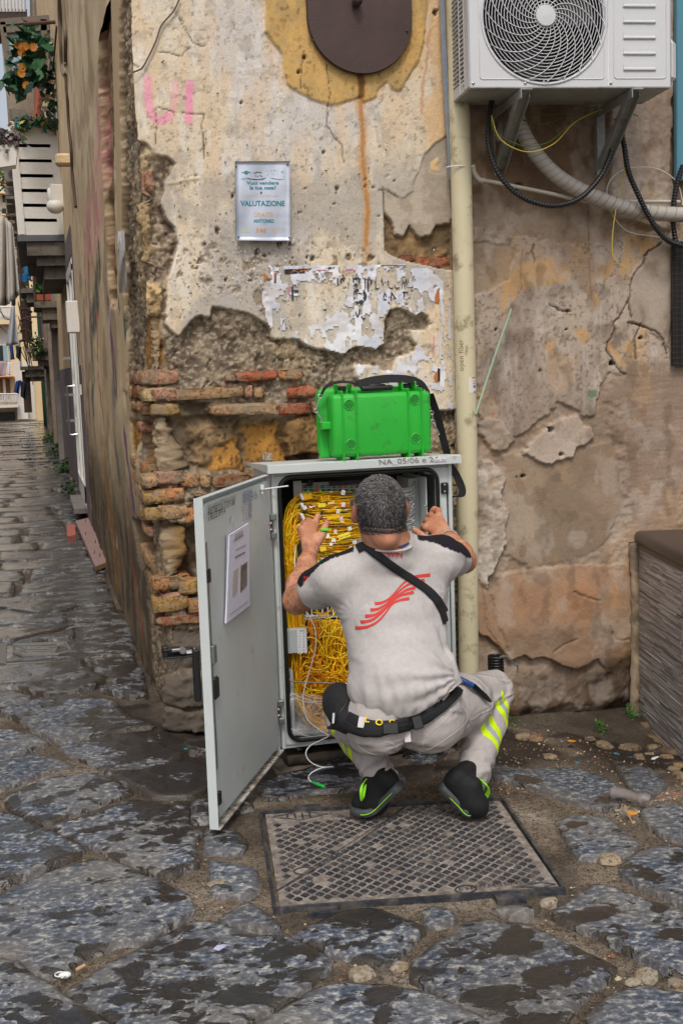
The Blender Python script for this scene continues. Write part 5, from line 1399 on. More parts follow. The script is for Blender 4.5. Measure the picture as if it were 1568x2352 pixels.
mb.box((h0 + h1) / 2 + np.array([0, .008, 0]), (abs(h1[0] - h0[0]), .004, .026))
mb.box(h1 + np.array([.008, 0, 0]), (.020, .030, .036), bev=.004)
mb.lathe([(.013, 0), (.015, .02), (.012, .05)], h1 + np.array([.014, 0, 0]), roty(R(90)), 14)
hd_ = mb.obj('swing_handle', 'black_plastic', dpanel)
mb = MB(); mb.lathe([(.011, 0), (.011, .012)], h1 + np.array([.062, -.014, .004]), rotx(R(90)), 16); mb.box(h1 + np.array([.045, -.022, .006]), (.036, .005, .010), bev=.003); mb.obj('lock_cylinder', 'steel', hd_)
mb = MB(); mb.box(h1 + np.array([.088, -.013, -.002]), (.028, .002, .016)); mb.obj('paper_label', 'label_white', hd_)
for z_ in (.135 + .055, .91):
 mb = MB()
 for dz in (-.035, .035): mb.box(H0 + np.array([.0, -.012, z_ + dz]), (.024, .028, .024), bev=.003)
 hg = mb.obj('hinge', 'zinc', cab)
 mb = MB(); mb.box(H0 + np.array([-.012, -.016, z_]), (.018, .012, .045), bev=.002); mb.obj('hinge_plate', 'copper_rust', hg)
 for dz in (-.012, .012):
  mb = MB(); mb.ball(H0 + np.array([-.010, -.024, z_ + dz]), .006, 6); mb.obj('screw', 'steel', hg, smooth=True)
mb = MB(); mb.box(atY(630, 1120, 4.33) , (.105, .012, .004), roty(R(-4)), bev=.001); mb.lathe([(.008, -.004), (.008, .012), (.003, .014), (.003, -.02)], atY(602, 1122, 4.28), None, 10); mb.obj('door_stay', 'white_plastic', cab)
def fromD(u, v, o=.004):
 d = ray(u, v); p0 = dp(0, 0, o); t = ((p0 - EYE) @ nn_) / (d @ nn_); return EYE + d * t
def door_poly(mb, pts, o, col=None, t=.001):
 P = [fromD(u, v, o) for u, v in pts]; n_ = len(P); Q_ = [p - nn_ * t for p in P]
 mb.add(P + Q_, [tuple(range(n_)), tuple(range(n_, 2 * n_))[::-1]] + [(i, (i + 1) % n_, n_ + (i + 1) % n_, n_ + i) for i in range(n_)], col)
mb = MB(); door_poly(mb, [(527, 1229), (572, 1201), (574, 1390), (520, 1432)], .012, L(214, 212, 226), .006)
door_poly(mb, [(521, 1228), (527, 1226), (521, 1433), (518, 1436)], .008, L(186, 190, 196))
docu = mb.obj('document', 'paper', cols=True); tag(docu, 'folded printed document in a clear sleeve taped to the inside of the cabinet door', 'document')
mb = MB()
for pts, c_ in (([(539, 1228), (558, 1217), (558, 1232), (539, 1243)], (176, 170, 176)), ([(535, 1240), (560, 1226), (560, 1230), (535, 1244)], (190, 186, 192)), ([(541, 1262), (565, 1250), (565, 1253), (541, 1265)], (170, 166, 172)),
    ([(540, 1279), (563, 1266), (563, 1270), (540, 1283)], (130, 126, 132)), ([(553, 1300), (568, 1290), (567, 1345), (552, 1362)], (128, 118, 106)), ([(556, 1303), (565, 1297), (564, 1318), (555, 1326)], (160, 150, 134)),
    ([(536, 1312), (548, 1304), (545, 1360), (533, 1374)], (186, 176, 172)), ([(554, 1345), (559, 1342), (559, 1352), (554, 1356)], (186, 180, 174)), ([(560, 1340), (565, 1337), (565, 1347), (560, 1351)], (186, 180, 174)),
    ([(528, 1412), (570, 1380), (570, 1381), (528, 1413)], (130, 126, 140))):
 door_poly(mb, pts, .0132, L(*c_), .0005)
o = mb.obj('printed_figures', 'flat_print', docu, cols=True); tag(o, kind='stuff')
mb = MB(); door_poly(mb, [(532, 1191), (538, 1188), (538, 1200), (532, 1203)], .004, L(200, 208, 224)); o = mb.obj('small_label', 'flat_print', dpanel, cols=True)
ax_d = -dd; 
def door_text(tx, u, v, sz, m_, name, sh=.25, xs=.9):
 mb = MB(); place_text(mb, tx, sz, fromD(u, v, .004), ax_d, (0, 0, 1), off=0, align='LEFT', shear=sh, xs=xs); o = mb.obj(name, m_, dpanel); tag(o, kind='stuff'); return o
def fixn(o):
 return o
door_text('ANTISECCA 112 P.168', 477, 1177, .030, 'ink_black', 'handwriting', .2, 1.0)
door_text('S. FELICE 39 P.14', 477, 1190, .030, 'ink_black', 'handwriting', .2, .85)
door_text('VIA S. ANNA NOTTEGLIA 112 P.168', 477, 1166, .020, 'ink_grey', 'faint_handwriting', .2, .95)
for i, tx in enumerate(('ANTONIA', 'VINCENZO  12', 'SAN FELICE  2.20', '1   4   8.33', '2   1   8.48', '3   7   5.64', '1   2   6.8', '4   6   9.70')):
 door_text(tx, 558, 1136 + i * 8.5, .020, 'ink_blue', 'blue_handwriting', .15, 1.25)
mb = MB()
def rockbox(name, u0, v0, u1, v1, y, d, col, parent, seed, dens=.012, matn='old_wall', amp=.012):
 p, q = atY(u0, v1, y), atY(u1, v0, y)
 lo = np.array([p[0], y, p[2]]); hi = np.array([q[0], y + d, q[2]])
 bm = bmesh.new(); bmesh.ops.create_cube(bm, size=1); sz = hi - lo
 bmesh.ops.scale(bm, vec=sz, verts=bm.verts); bmesh.ops.translate(bm, vec=(lo + hi) / 2, verts=bm.verts)
 bmesh.ops.subdivide_edges(bm, edges=[e for e in bm.edges if abs(e.verts[0].co.x - e.verts[1].co.x) > 1e-5], cuts=int(sz[0] / dens), use_grid_fill=True)
 bmesh.ops.subdivide_edges(bm, edges=[e for e in bm.edges if abs(e.verts[0].co.z - e.verts[1].co.z) > 1e-5], cuts=max(1, int(sz[2] / dens)), use_grid_fill=True)
 bmesh.ops.subdivide_edges(bm, edges=[e for e in bm.edges if abs(e.verts[0].co.y - e.verts[1].co.y) > 1e-5], cuts=max(1, int(sz[1] / dens)), use_grid_fill=True)
 V = np.array([v.co[:] for v in bm.verts]); F = [[v.index for v in f.verts] for f in bm.faces]; bm.free()
 for ax_, s2 in ((0, 0), (1, 7), (2, 13)):
  V[:, ax_] += amp * 2 * (fb3(V[:, 0], V[:, 1], V[:, 2], 14, 5, seed + s2) - .5)
 k = fb3(V[:, 0], V[:, 1], V[:, 2], 20, 5, seed + 30)
 cc = mixc(sst(.4, .6, k), tuple(c * .55 for c in col), tuple(c * 1.15 for c in col))
 return mesh(name, V, F, matn, parent, cc)
step = rockbox('stone_step', 640, 1737, 1065, 1815, 4.34, .42, L(112, 100, 88), None, 700)
tag(step, 'worn dark stone step under the grey cabinet', 'step')
rockbox('plinth', 660, 1716, 1050, 1738, 4.45, .3, L(70, 62, 54), step, 720, amp=.006)
mb = MB()
for k in range(6):
 p = atY(682 + k * 3.2, 1723 + rn.uniform(-2, 2), 4.37); mb.add([p + np.array([rn.uniform(-.006, .006), rn.uniform(-.004, .004), rn.uniform(0, .01)]) for _ in range(4)], [(0, 1, 2), (1, 2, 3)], L(220, 222, 224))
o = mb.obj('foil_scrap', 'steel'); tag(o, 'crumpled scrap of silver foil on the stone step below the cabinet', 'litter')
#  green tool case
gr = simple('case_green', L(40, 176, 52), .5, 0, .08, 6, .0008, 300, L(52, 120, 46), 16, .57)
simple('case_green_dark', L(24, 70, 30), .6)
KX, KY, KZ = 1.268, 4.47, 1.144
case = thing('tool_case', 'bright green hard plastic tool case standing on top of the cabinet', 'tool case', (KX, KY, KZ))
Rk = rotz(R(2.5))
def kp_(x, y, z): return np.array([KX, KY, KZ]) + Rk @ np.array([x, y, z])
def kbox(mb, x0, x1, y0, y1, z0, z1, **kw): mb.box(kp_((x0 + x1) / 2, (y0 + y1) / 2, (z0 + z1) / 2), (x1 - x0, y1 - y0, z1 - z0), Rk, **kw)
W_ = .212; Hh = .272
mb = MB(); kbox(mb, -W_ + .022, W_ - .004, -.075, .015, .012, Hh - .022, bev=.018, seg=3); mb.obj('case_body', 'case_green', case, auto=50)
mb = MB(); kbox(mb, -W_ - .006, W_ + .002, .015, .035, .006, Hh - .004, bev=.008, seg=2); kbox(mb, -W_ - .002, W_ - .002, .036, .10, .008, Hh, bev=.03, seg=4)
mb.obj('case_lid', 'case_green', case, auto=50)
for x in (-.152, -.098, .112, .166):
 mb = MB(); kbox(mb, x - .003, x + .003, -.083, .02, -.004, Hh - .008, bev=.0028); kbox(mb, x - .003, x + .003, -.02, .03, Hh - .02, Hh + .016, bev=.0028)
 kbox(mb, x - .004, x + .004, -.05, .012, -.006, .02, bev=.003); mb.obj('rib', 'case_green', case)
for (x, z) in ((-.125, .210), (.139, .219), (-.122, .060), (.140, .070)):
 mb = MB(); n_ = 28
 for r_ in (.0198,):
  mb.tube([kp_(x + r_ * math.cos(a), -.0755, z + r_ * math.sin(a)) for a in np.linspace(0, 2 * math.pi, n_ + 1)[:-1]], .0022, 6, closed=True)
 for s in (-1, 1):
  for k in (-2, -1, 0, 1, 2):
   d_ = k * .0075; h_ = math.sqrt(max(0, .019 ** 2 - d_ ** 2)); c_ = np.array([d_ * .7071, d_ * .7071 * -s]); t_ = np.array([.7071, .7071 * s])
   a_, b_ = c_ + t_ * h_, c_ - t_ * h_
   mb.tube([kp_(x + a_[0], -.0765, z + a_[1]), kp_(x + b_[0], -.0765, z + b_[1])], .0012, 4)
 vt = mb.obj('round_foot', 'case_green', case)
 mb = MB(); mb.lathe([(.0185, 0), (.0185, .0012)], kp_(x, -.0748, z), Rk @ rotx(R(90)), 24); mb.obj('foot_recess', 'case_green_dark', vt)
mb = MB()
for r_ in (.0095, .006): mb.tube([kp_(.012 + r_ * math.cos(a), -.0748, .148 + r_ * math.sin(a)) for a in np.linspace(0, 2 * math.pi, 25)[:-1]], .0008, 5, closed=True)
o = mb.obj('centre_ring', 'case_green', case); tag(o, kind='stuff')
mb = MB(); P = [kp_(-.062, -.035, Hh + .0), kp_(-.055, -.040, Hh + .012), kp_(-.0, -.042, Hh + .015), kp_(.050, -.040, Hh + .012), kp_(.058, -.035, Hh + .0)]
mb.box(kp_(-.002, -.045, Hh - .004), (.128, .020, .020), Rk, bev=.008, seg=3); mb.box(kp_(-.002, -.046, Hh + .006), (.07, .014, .012), Rk, bev=.005); mb.obj('carry_handle', 'black_plastic', case, auto=60)
for x in (-.125, .14):
 mb = MB(); kbox(mb, x - .016, x + .016, .002, .03, Hh - .010, Hh + .008, bev=.003); mb.obj('latch', 'black_plastic', case)
mb = MB(); kbox(mb, -W_ - .012, -W_ + .03, -.04, .012, .118, .148, bev=.004); mb.obj('side_lug', 'case_green', case)
def ribbon(P, w_, nrm, t=.0015):
 """P path, nrm list of width directions"""
 P = np.asarray(P); W2_ = np.asarray(nrm, float)
 if W2_.ndim == 1: W2_ = np.tile(W2_, (len(P), 1))
 tg = np.gradient(P, axis=0); tg /= np.linalg.norm(tg, axis=1)[:, None] + 1e-9
 W2_ = W2_ - tg * (W2_ * tg).sum(1)[:, None]; W2_ /= np.linalg.norm(W2_, axis=1)[:, None] + 1e-9
 N2 = np.cross(tg, W2_); A_, B_ = P - W2_ * w_ / 2, P + W2_ * w_ / 2
 V = np.concatenate([A_ - N2 * t, B_ - N2 * t, B_ + N2 * t, A_ + N2 * t]); n_ = len(P); F = []
 for i in range(n_ - 1):
  for a, b in ((0, 1), (1, 2), (2, 3), (3, 0)): F.append((a * n_ + i, b * n_ + i, b * n_ + i + 1, a * n_ + i + 1))
 F += [(0, n_, 2 * n_, 3 * n_), (n_ - 1, 4 * n_ - 1, 3 * n_ - 1, 2 * n_ - 1)]
 return V, F
K = lambda x, y: (704.4 + x / 4.267, 857.5 + y / 4.267)
mb = MB()
P = spline([atY(*K(135, 225), 4.44), atY(*K(190, 130), 4.43), atY(*K(300, 85), 4.425), atY(*K(410, 85), 4.43), atY(*K(490, 108), 4.44)], 30)
mb.add(*ribbon(P, .020, (0, 1, .4)))
P = spline([atY(*K(500, 112), 4.44), atY(*K(620, 75), 4.45), atY(*K(780, 52), 4.46), atY(*K(930, 52), 4.47), atY(*K(1060, 72), 4.48), atY(*K(1150, 120), 4.50), atY(*K(1205, 200), 4.53)], 40)
mb.add(*ribbon(P, .036, [(0.0, .55, .8)] * len(P)))
P = spline([atY(*K(1205, 200), 4.53), atY(*K(1240, 300), 4.55), atY(*K(1290, 450), 4.56), atY(*K(1330, 620), 4.57), atY(*K(1375, 790), 4.58), atY(1030, 1062, 4.60), atY(1048, 1092, 4.60), atY(1060, 1120, 4.58), atY(1060, 1136, 4.56), atY(1050, 1141, 4.54), atY(1036, 1140, 4.53)], 70)
P = P.copy()
wd = [(1, -.6, 0)] * len(P)
mb.add(*ribbon(P, .030, wd))
mb.obj('shoulder_strap', 'webbing', case)
for pts in ([K(128, 225), K(118, 262), K(105, 300), K(100, 330)], [K(90, 365), K(110, 400), K(140, 440), K(140, 480)], [K(1222, 385), K(1230, 430), K(1225, 470)], [K(1232, 470), K(1255, 520), K(1280, 560), K(1295, 600)]):
 mb = MB(); P = [atY(u, v, 4.43 if u < 850 else 4.52) for u, v in pts]; mb.tube(spline(P, 14), .0032, 6)
 mb.tube([P[0] + np.array([math.cos(a) * .008, -.002, math.sin(a) * .008]) for a in np.linspace(0, 6.28, 13)[:-1]], .0018, 5, closed=True); mb.obj('snap_hook', 'steel', case, smooth=True)
#  drain pipe and conduit
pm = simple('pvc_cream', L(206, 195, 162), .42, 0, .06, 3, .0006, 60, L(134, 118, 88), 9, .54)
mb = MB(); zs = np.linspace(-.1, 3.4, 60)
PC = np.array([(1.7532 + .004 * math.sin(z) + (-.012 * sst(1.2, .2, z)), 4.775, z) for z in zs]); mb.tube(PC, .0435, 28)
pipe = mb.obj('drain_pipe', 'pvc_cream', smooth=True); tag(pipe, 'tall cream plastic drain pipe running down the wall right of the cabinet', 'drain pipe')
def pipe_text(tx, z, sz, m_, name, dx=-.012):
 V, F = text_mesh(tx, sz, xs=1.0) if False else text_mesh(tx, sz)
 mb = MB(); r_ = .0442
 a = (-V[:, 1] + dx) / r_ * 1.0
 ang = a + R(-90 - 14)
 W = np.stack([np.interp(z + V[:, 0], zs, PC[:, 0]) + r_ * np.cos(ang), PC[0, 1] + r_ * np.sin(ang), z + V[:, 0]], 1)
 mb.add(W, F); o = mb.obj(name, m_, pipe); tag(o, kind='stuff'); return o
simple('stencil_brown', L(132, 112, 76), .7)
zt_ = atY(1078, 815, 4.74)[2]
pipe_text('open fiber', zt_, .032, 'stencil_brown', 'stencilled_lettering', -.022)
pipe_text('NIEL', atY(1068, 800, 4.74)[2], .016, 'stencil_brown', 'stencilled_lettering', .002)
def pipe_patch(mb, z0, z1, a0, a1, col, lift=.0010):
 V_ = []; n_ = 9
 for zz in (z0, z1):
  for k in range(n_):
   a = R(a0 + (a1 - a0) * k / (n_ - 1)); V_.append((np.interp(zz, zs, PC[:, 0]) + (.0435 + lift) * math.cos(a), PC[0, 1] + (.0435 + lift) * math.sin(a), zz))
 mb.add(V_, [(k, k + 1, n_ + k + 1, n_ + k) for k in range(n_ - 1)], col)
za, zb = atY(1078, 902, 4.74)[2], atY(1078, 866, 4.74)[2]
mb = MB(); pipe_patch(mb, za, zb, -95, -48, L(222, 214, 206)); stk = mb.obj('sticker', 'paper', pipe, cols=True)
mb = MB(); pipe_patch(mb, zb - .006, zb, -75, -48, L(226, 120, 60), .0016); pipe_patch(mb, zb - .028, zb - .024, -68, -52, L(200, 80, 60), .0016); pipe_patch(mb, zb - .045, zb - .034, -66, -52, L(60, 90, 160), .0016)
pipe_patch(mb, za, za + .006, -62, -48, L(60, 80, 170), .0016); pipe_patch(mb, zb - .018, zb - .016, -70, -52, L(140, 100, 110), .0016); o = mb.obj('sticker_print', 'flat_print', stk, cols=True); tag(o, kind='stuff')
mb = MB(); zt2 = 2.295; mb.tube([(PC[0, 0] + .0 + .0455 * math.cos(a), PC[0, 1] + .0455 * math.sin(a), zt2 + .002 * math.sin(a)) for a in np.linspace(0, 6.28, 33)[:-1]], .0028, 6, closed=True)
mb.tube([(PC[0, 0] + .043, PC[0, 1] - .02, zt2), (PC[0, 0] + .062, PC[0, 1] - .022, zt2 + .002)], .0028, 6); mb.obj('cable_tie', 'white_plastic', pipe, smooth=True)
mb = MB()
for k, dx in enumerate((0, .006, .012)):
 mb.tube(spline([(1.690 + dx, 4.80, 3.4), (1.694 + dx, 4.80, 3.0), (1.700 + dx, 4.80, 2.7), (1.712 + dx, 4.80, 2.4), (1.72 + dx, 4.81, 2.25)], 30), .0045, 6)
o = mb.obj('grey_cables', simple('cable_grey', L(128, 138, 152), .5)); tag(o, 'bundle of three blue grey cables tucked behind the left of the drain pipe', 'cables', kind='stuff')
#  iron plate, notice
im = simple('rusty_plate', L(74, 56, 52), .55, .25, .16, 9, .001, 120, L(92, 62, 46), 4, .56)
mb = MB(); cx, rr_ = 1.360, .216; cz = 2.669 + rr_
pl = [(cx + rr_ * math.cos(a), cz + rr_ * math.sin(a)) for a in np.linspace(math.pi, 2 * math.pi, 40)] + [(cx + rr_, 3.4), (cx - rr_, 3.4)]
mb.prism([(a, b) for a, b in pl], (0, 4.815, 0), (1, 0, 0), (0, 0, 1), (0, 1, 0), .006); mb.prism([(cx + (a - cx) * 1.012, cz + (b - cz) * 1.012) for a, b in pl], (0, 4.8225, 0), (1, 0, 0), (0, 0, 1), (0, 1, 0), .012)
plate = mb.obj('iron_plate', 'rusty_plate'); tag(plate, 'dark rusted iron plate with rounded bottom fixed high on the ochre plaster', 'iron plate')
mb = MB(); mb.ball(atY(820, 2, 4.79), (.02, .03, .02), 8); mb.obj('knob', 'rusty_plate', plate, smooth=True)
for u, v in ((718, 92), (830, 166), (935, 70)):
 mb = MB(); mb.ball(atY(u, v, 4.813), .005, 6); mb.obj('rivet', 'rusty_plate', plate, smooth=True)
m = N('brushed_aluminium'); m.set(m.mix(m.ramp(m.noise(4, 4), [(.4, 0.0), (.6, 1.0)]), L(176, 182, 196), L(214, 218, 228)), .32, .55, m.bump(m.noise(6, 3), .004))
s0, s1 = atY(539, 369, 4.80), atY(666, 553, 4.80)
nx_, nz_ = 14, 20
ax2, az2 = np.meshgrid(np.linspace(0, 1, nx_), np.linspace(0, 1, nz_), indexing='ij')
def sgn_pt(a, b, o=0):
 p00, p10, p11, p01 = atY(539, 370, 4.82), atY(665, 369.5, 4.82), atY(666, 553, 4.82), atY(540, 552, 4.82)
 p = (p00 * (1 - a) + p10 * a) * (1 - b) + (p01 * (1 - a) + p11 * a) * b
 p = p + np.array([0, -.002 - .004 * math.sin(a * 5 + b * 3) ** 2 - .005 * b - o, 0]); return p
V_ = np.array([sgn_pt(a, b) for a, b in zip(ax2.ravel(), az2.ravel())]); V2_ = V_ + np.array([0, .002, 0])
nV = len(V_); Fg = grid_faces(nx_, nz_); Fs = [tuple(f) for f in Fg] + [tuple(f[::-1] + nV) for f in Fg]
bd = [i * nz_ for i in range(nx_)] + [(nx_ - 1) * nz_ + k for k in range(1, nz_)] + [i * nz_ + nz_ - 1 for i in range(nx_ - 2, -1, -1)] + [k for k in range(nz_ - 2, 0, -1)]
Fs += [(bd[i], bd[(i + 1) % len(bd)], nV + bd[(i + 1) % len(bd)], nV + bd[i]) for i in range(len(bd))]
sign = mesh('notice_sign', np.concatenate([V_, V2_]), Fs, 'brushed_aluminium'); tag(sign, 'small aluminium notice about selling a house nailed to the cream plaster', 'sign')
def sign_text(tx, a, b, sz, col, name, **kw):
 V, F = text_mesh(tx, sz, **kw)
 p00 = sgn_pt(0, 0); Wm = np.linalg.norm(sgn_pt(1, 0) - p00); Hm = np.linalg.norm(sgn_pt(0, 1) - p00)
 W = np.array([sgn_pt(a + x / Wm, b - y / Hm, .0012) for x, y in V[:, :2]])
 mb = MB(); mb.add(W, F, col); o = mb.obj(name, 'flat_print', sign, cols=True); tag(o, kind='stuff')
TEAL, GOLD = L(30, 130, 146), L(206, 176, 128)
sign_text('Vuoi vendere', .5, .275, .019, TEAL, 'printed_line', xs=1.25, font_bold=.0005)
sign_text('la tua casa?', .5, .335, .019, TEAL, 'printed_line', xs=1.25, font_bold=.0005)
sign_text('CONTATTACI PER UNA', .49, .435, .0125, L(214, 192, 172), 'faded_line', xs=1.0)
sign_text('VALUTAZIONE', .5, .535, .0285, TEAL, 'printed_line', xs=.93, font_bold=.0008)
sign_text('GRATIS', .5, .675, .023, GOLD, 'printed_line', xs=1.05, font_bold=.0004)
sign_text('ANTONIO', .515, .755, .0185, TEAL, 'printed_line', xs=.95, font_bold=.0006)
sign_text('081.', .19, .875, .023, L(206, 206, 120), 'faded_line', xs=1.1, shear=.2); sign_text('544.', .46, .875, .024, L(208, 150, 104), 'printed_line', xs=1.1, shear=.2, font_bold=.0005); sign_text('21.17', .76, .875, .023, L(210, 176, 130), 'faded_line', xs=1.0, shear=.2)
mb = MB()
def sp(pts, col, o=.0011): mb.add([sgn_pt(a, b, o) for a, b in pts], [tuple(range(len(pts)))[::-1]], col)
sp([(.11, .145), (.20, .12), (.29, .145), (.26, .150), (.20, .135), (.14, .15)], TEAL); sp([(.16, .150), (.20, .138), (.24, .150), (.23, .163), (.20, .168), (.17, .163)], TEAL)
sp([(.33, .15), (.40, .13), (.48, .14), (.49, .152), (.41, .142), (.34, .158)], L(90, 90, 80)); sp([(.18, .205), (.30, .222), (.45, .224), (.58, .205), (.50, .232), (.34, .236), (.24, .226)], L(84, 74, 84))
sp([(.10, .22), (.2, .20), (.22, .225), (.16, .235)], L(130, 190, 210)); sp([(.62, .205), (.78, .225), (.92, .230), (.80, .236), (.68, .226)], L(120, 140, 140))
for k in range(16):
 a, b = rn.uniform(.54, .88), rn.uniform(.115, .20); s_ = rn.uniform(.01, .03); sp([(a, b), (a + s_, b - s_ * .2), (a + s_, b + s_ * .3), (a, b + s_ * .4)], rn.choice((TEAL, L(130, 190, 210), L(90, 170, 190))))
for a, b in ((.36, .18), (.40, .185), (.45, .175), (.47, .185)): sp([(a, b), (a + .02, b), (a + .02, b + .012), (a, b + .012)], L(60, 60, 70))
o = mb.obj('printed_logo', 'flat_print', sign, cols=True); tag(o, kind='stuff')
for a, b in ((.02, .07), (.95, .05), (.47, .395), (.055, .96), (.97, .965)):
 mb = MB(); mb.tube([sgn_pt(a, b, -.004), sgn_pt(a, b, .006)], .0014, 6); mb.lathe([(.0036, 0), (.0030, .0015)], sgn_pt(a, b, .0045), rotx(R(90)), 10); mb.obj('nail', 'rusty_iron', sign)
#  torn bill posters
pn = np.stack([V for V in [Vw]])[0].reshape(Sg.shape + (3,))
D2 = lambda pts: [(612.5 + x / 3.2, 551.2 + y / 3.2) for x, y in pts]
PO = DF([(597, 618), (614, 612), (618, 607), (720, 606), (780, 606), (935, 606), (950, 612), (990, 616), (1018, 642), (1020, 700), (1022, 890), (930, 900), (880, 880), (815, 865), (815, 836), (870, 842), (905, 852), (911, 822), (950, 806), (955, 792), (943, 776), (943, 757), (981, 754), (990, 739), (984, 722), (965, 717), (950, 725), (941, 719), (919, 705), (897, 713), (882, 739), (880, 789), (862, 802), (819, 794), (787, 814), (753, 805), (716, 800), (687, 781), (623, 775), (600, 700)])
kpo = A.mask(PO, .001, .25) > .5
xx_, zz_ = Sg, Zg
tear = fb2(xx_ * 1.2, zz_ * .7, 7, 6, 801, .6)
cen = DF([(640, 660), (800, 660), (850, 770), (720, 780), (650, 740)])
bias = .5 - .16 * (1 - sst(-.05, .04, poly_sd(Sg, Zg, cen))) * 1.0
bare = tear > (bias + .13)
bare |= (A.mask(DF([(690, 640), (770, 650), (800, 700), (760, 760), (700, 720)]), .03, 1) > .5) & (fb2(xx_, zz_, 16, 5, 803) > .42)
bare |= (fb2(xx_ * 1.3, zz_ * .8, 26, 5, 807) > .60)
mk = kpo & ~bare & (~(kp < .5) | (A.mask(DF([(812, 836), (1022, 850), (1022, 890), (815, 867)]), .001, .2) > .5))
ii, kk2 = np.nonzero(mk[:-1, :-1] & mk[1:, :-1] & mk[:-1, 1:] & mk[1:, 1:])
nzc = Sg.shape[1]
a = ii * nzc + kk2; FQ = np.stack([a, a + nzc, a + nzc + 1, a + 1], 1)
un, inv = np.unique(FQ.ravel(), return_inverse=True)
PVx = Vw[un].copy(); PVx[:, 1] -= .0022 + .003 * fb2(PVx[:, 0], PVx[:, 2], 24, 4, 811)
pcx = mixc(sst(.35, .65, fb2(PVx[:, 0] * 1.5, PVx[:, 2] * .8, 9, 6, 812)), L(214, 214, 222), L(234, 232, 236))
pcx = mixc(sst(.5, .66, fb2(PVx[:, 0] * .8, PVx[:, 2] * 1.6, 22, 5, 814)) * .5, pcx, L(186, 174, 164))
pcx = mixc(sst(.55, .7, fb2(PVx[:, 0], PVx[:, 2], 12, 5, 815)) * .35, pcx, L(176, 184, 206))
poster = mesh('torn_poster', PVx, inv.reshape(FQ.shape), 'paper', None, pcx); tag(poster, 'layers of torn white bill posters with scraps of black lettering on the lower plaster', 'poster')
def onwall(W, off=.0045):
 W = W.copy(); W[:, 1] = wall_y(W[:, 0], W[:, 2]) - off; return W
def torn(V, F, sd, thr=.55, sc=40, col=None, name='poster_print', m_='flat_print'):
 """keep only the scraps of print that survive the tearing"""
 bm = bmesh.new(); vs_ = [bm.verts.new(v) for v in V]
 for f in F:
  try: bm.faces.new([vs_[i] for i in f])
  except Exception: pass
 bmesh.ops.triangulate(bm, faces=bm.faces[:])
 for _ in range(3):
  el = [e for e in bm.edges if e.calc_length() > .006]
  if not el: break
  bmesh.ops.subdivide_edges(bm, edges=el, cuts=1, use_grid_fill=False); bmesh.ops.triangulate(bm, faces=bm.faces[:])
 bm.verts.ensure_lookup_table(); V2 = np.array([v.co[:] for v in bm.verts]); F2 = np.array([[v.index for v in f.verts] for f in bm.faces]); bm.free()
 c_ = V2[F2].mean(1); keep = fb2(c_[:, 0] * 1.5, c_[:, 2] * .8, sc, 4, sd) < thr
 un_, iv = np.unique(F2[keep].ravel(), return_inverse=True)
 if len(un_) < 3: return
 o = mesh(name, onwall(V2[un_]), iv.reshape(-1, 3), m_, poster, np.tile(np.array(col), (len(un_), 1)), smooth=False); tag(o, kind='stuff'); return o
def wtext(tx, u, v, sz, sd, thr, col=L(66, 66, 72), **kw):
 V, F = text_mesh(tx, sz, **kw); p = atY(u, v, WY); W = np.stack([p[0] + V[:, 0], np.full(len(V), WY), p[2] + V[:, 1]], 1); torn(W, F, sd, thr - .05, 40, col)
def wpoly(pts, col, sd=1, thr=2.0):
 V = np.array([atY(u, v, WY) for u, v in pts]); torn(V, [list(range(len(pts)))], sd, thr, 40, col)
wtext('A MA C', 812, 636, .038, 821, .60, xs=.9)
wtext('ISTEUR', 815, 656, .082, 823, .53, font_bold=.001, xs=.62)
wtext('LA COMU', 905, 653, .062, 825, .56, xs=.62)
wtext('E V\u0130', 738, 633, .030, 827, .6, L(130, 128, 130))
wtext('F', 676, 672, .098, 829, .60, xs=.8, font_bold=.001)
wtext('D', 826, 682, .082, 831, .5, font_bold=.003)
wtext('DI TANTI', 880, 686, .074, 833, .44, xs=.8)
wtext('Ve', 826, 723, .058, 835, .62, font_bold=.001, xs=.75)
wtext('e (NA).', 981, 794, .026, 837, .62, L(120, 120, 126), xs=.75)
wtext('IIK', 655, 745, .06, 839, .42, L(110, 106, 104))
OR = L(190, 112, 56); BK = L(44, 42, 44)
wpoly([(653, 618), (717, 616), (700, 628), (653, 628)], BK); wpoly([(654, 620.5), (712, 619), (700, 625), (654, 625)], OR, 3, 2)
V = 0
for pts, c_ in (([(629, 622), (639, 622), (639, 626), (634, 626), (634, 650), (629, 650)], BK), ([(630.5, 624), (637, 624), (637, 626), (632.5, 626), (632.5, 646), (630.5, 646)], OR), ([(605, 625), (609, 628), (616, 636), (616, 640), (612, 638), (611, 642), (605, 645)], OR), ([(748, 614), (770, 613), (765, 617), (748, 617)], BK), ([(998, 682), (1002, 668), (1007, 662), (1007, 694), (998, 694)], OR), ([(1005, 664), (1008, 661), (1008, 694), (1005, 694)], BK),
    ([(875, 608), (935, 609), (930, 611), (875, 610.5)], L(120, 90, 80)), ([(995, 865), (1004, 850), (1005, 875), (1001, 876), (998, 871)], OR), ([(1004, 845), (1010, 847), (1010, 875), (1004, 875)], BK)):
 V_ = np.array([atY(u, v, WY - .001 * (c_ is OR)) for u, v in pts]); o = mesh('poster_print', onwall(V_, .0055 if c_ is OR else .0045), [list(range(len(pts)))], 'flat_print', poster, np.tile(np.array(c_), (len(pts), 1)), smooth=False); tag(o, kind='stuff')
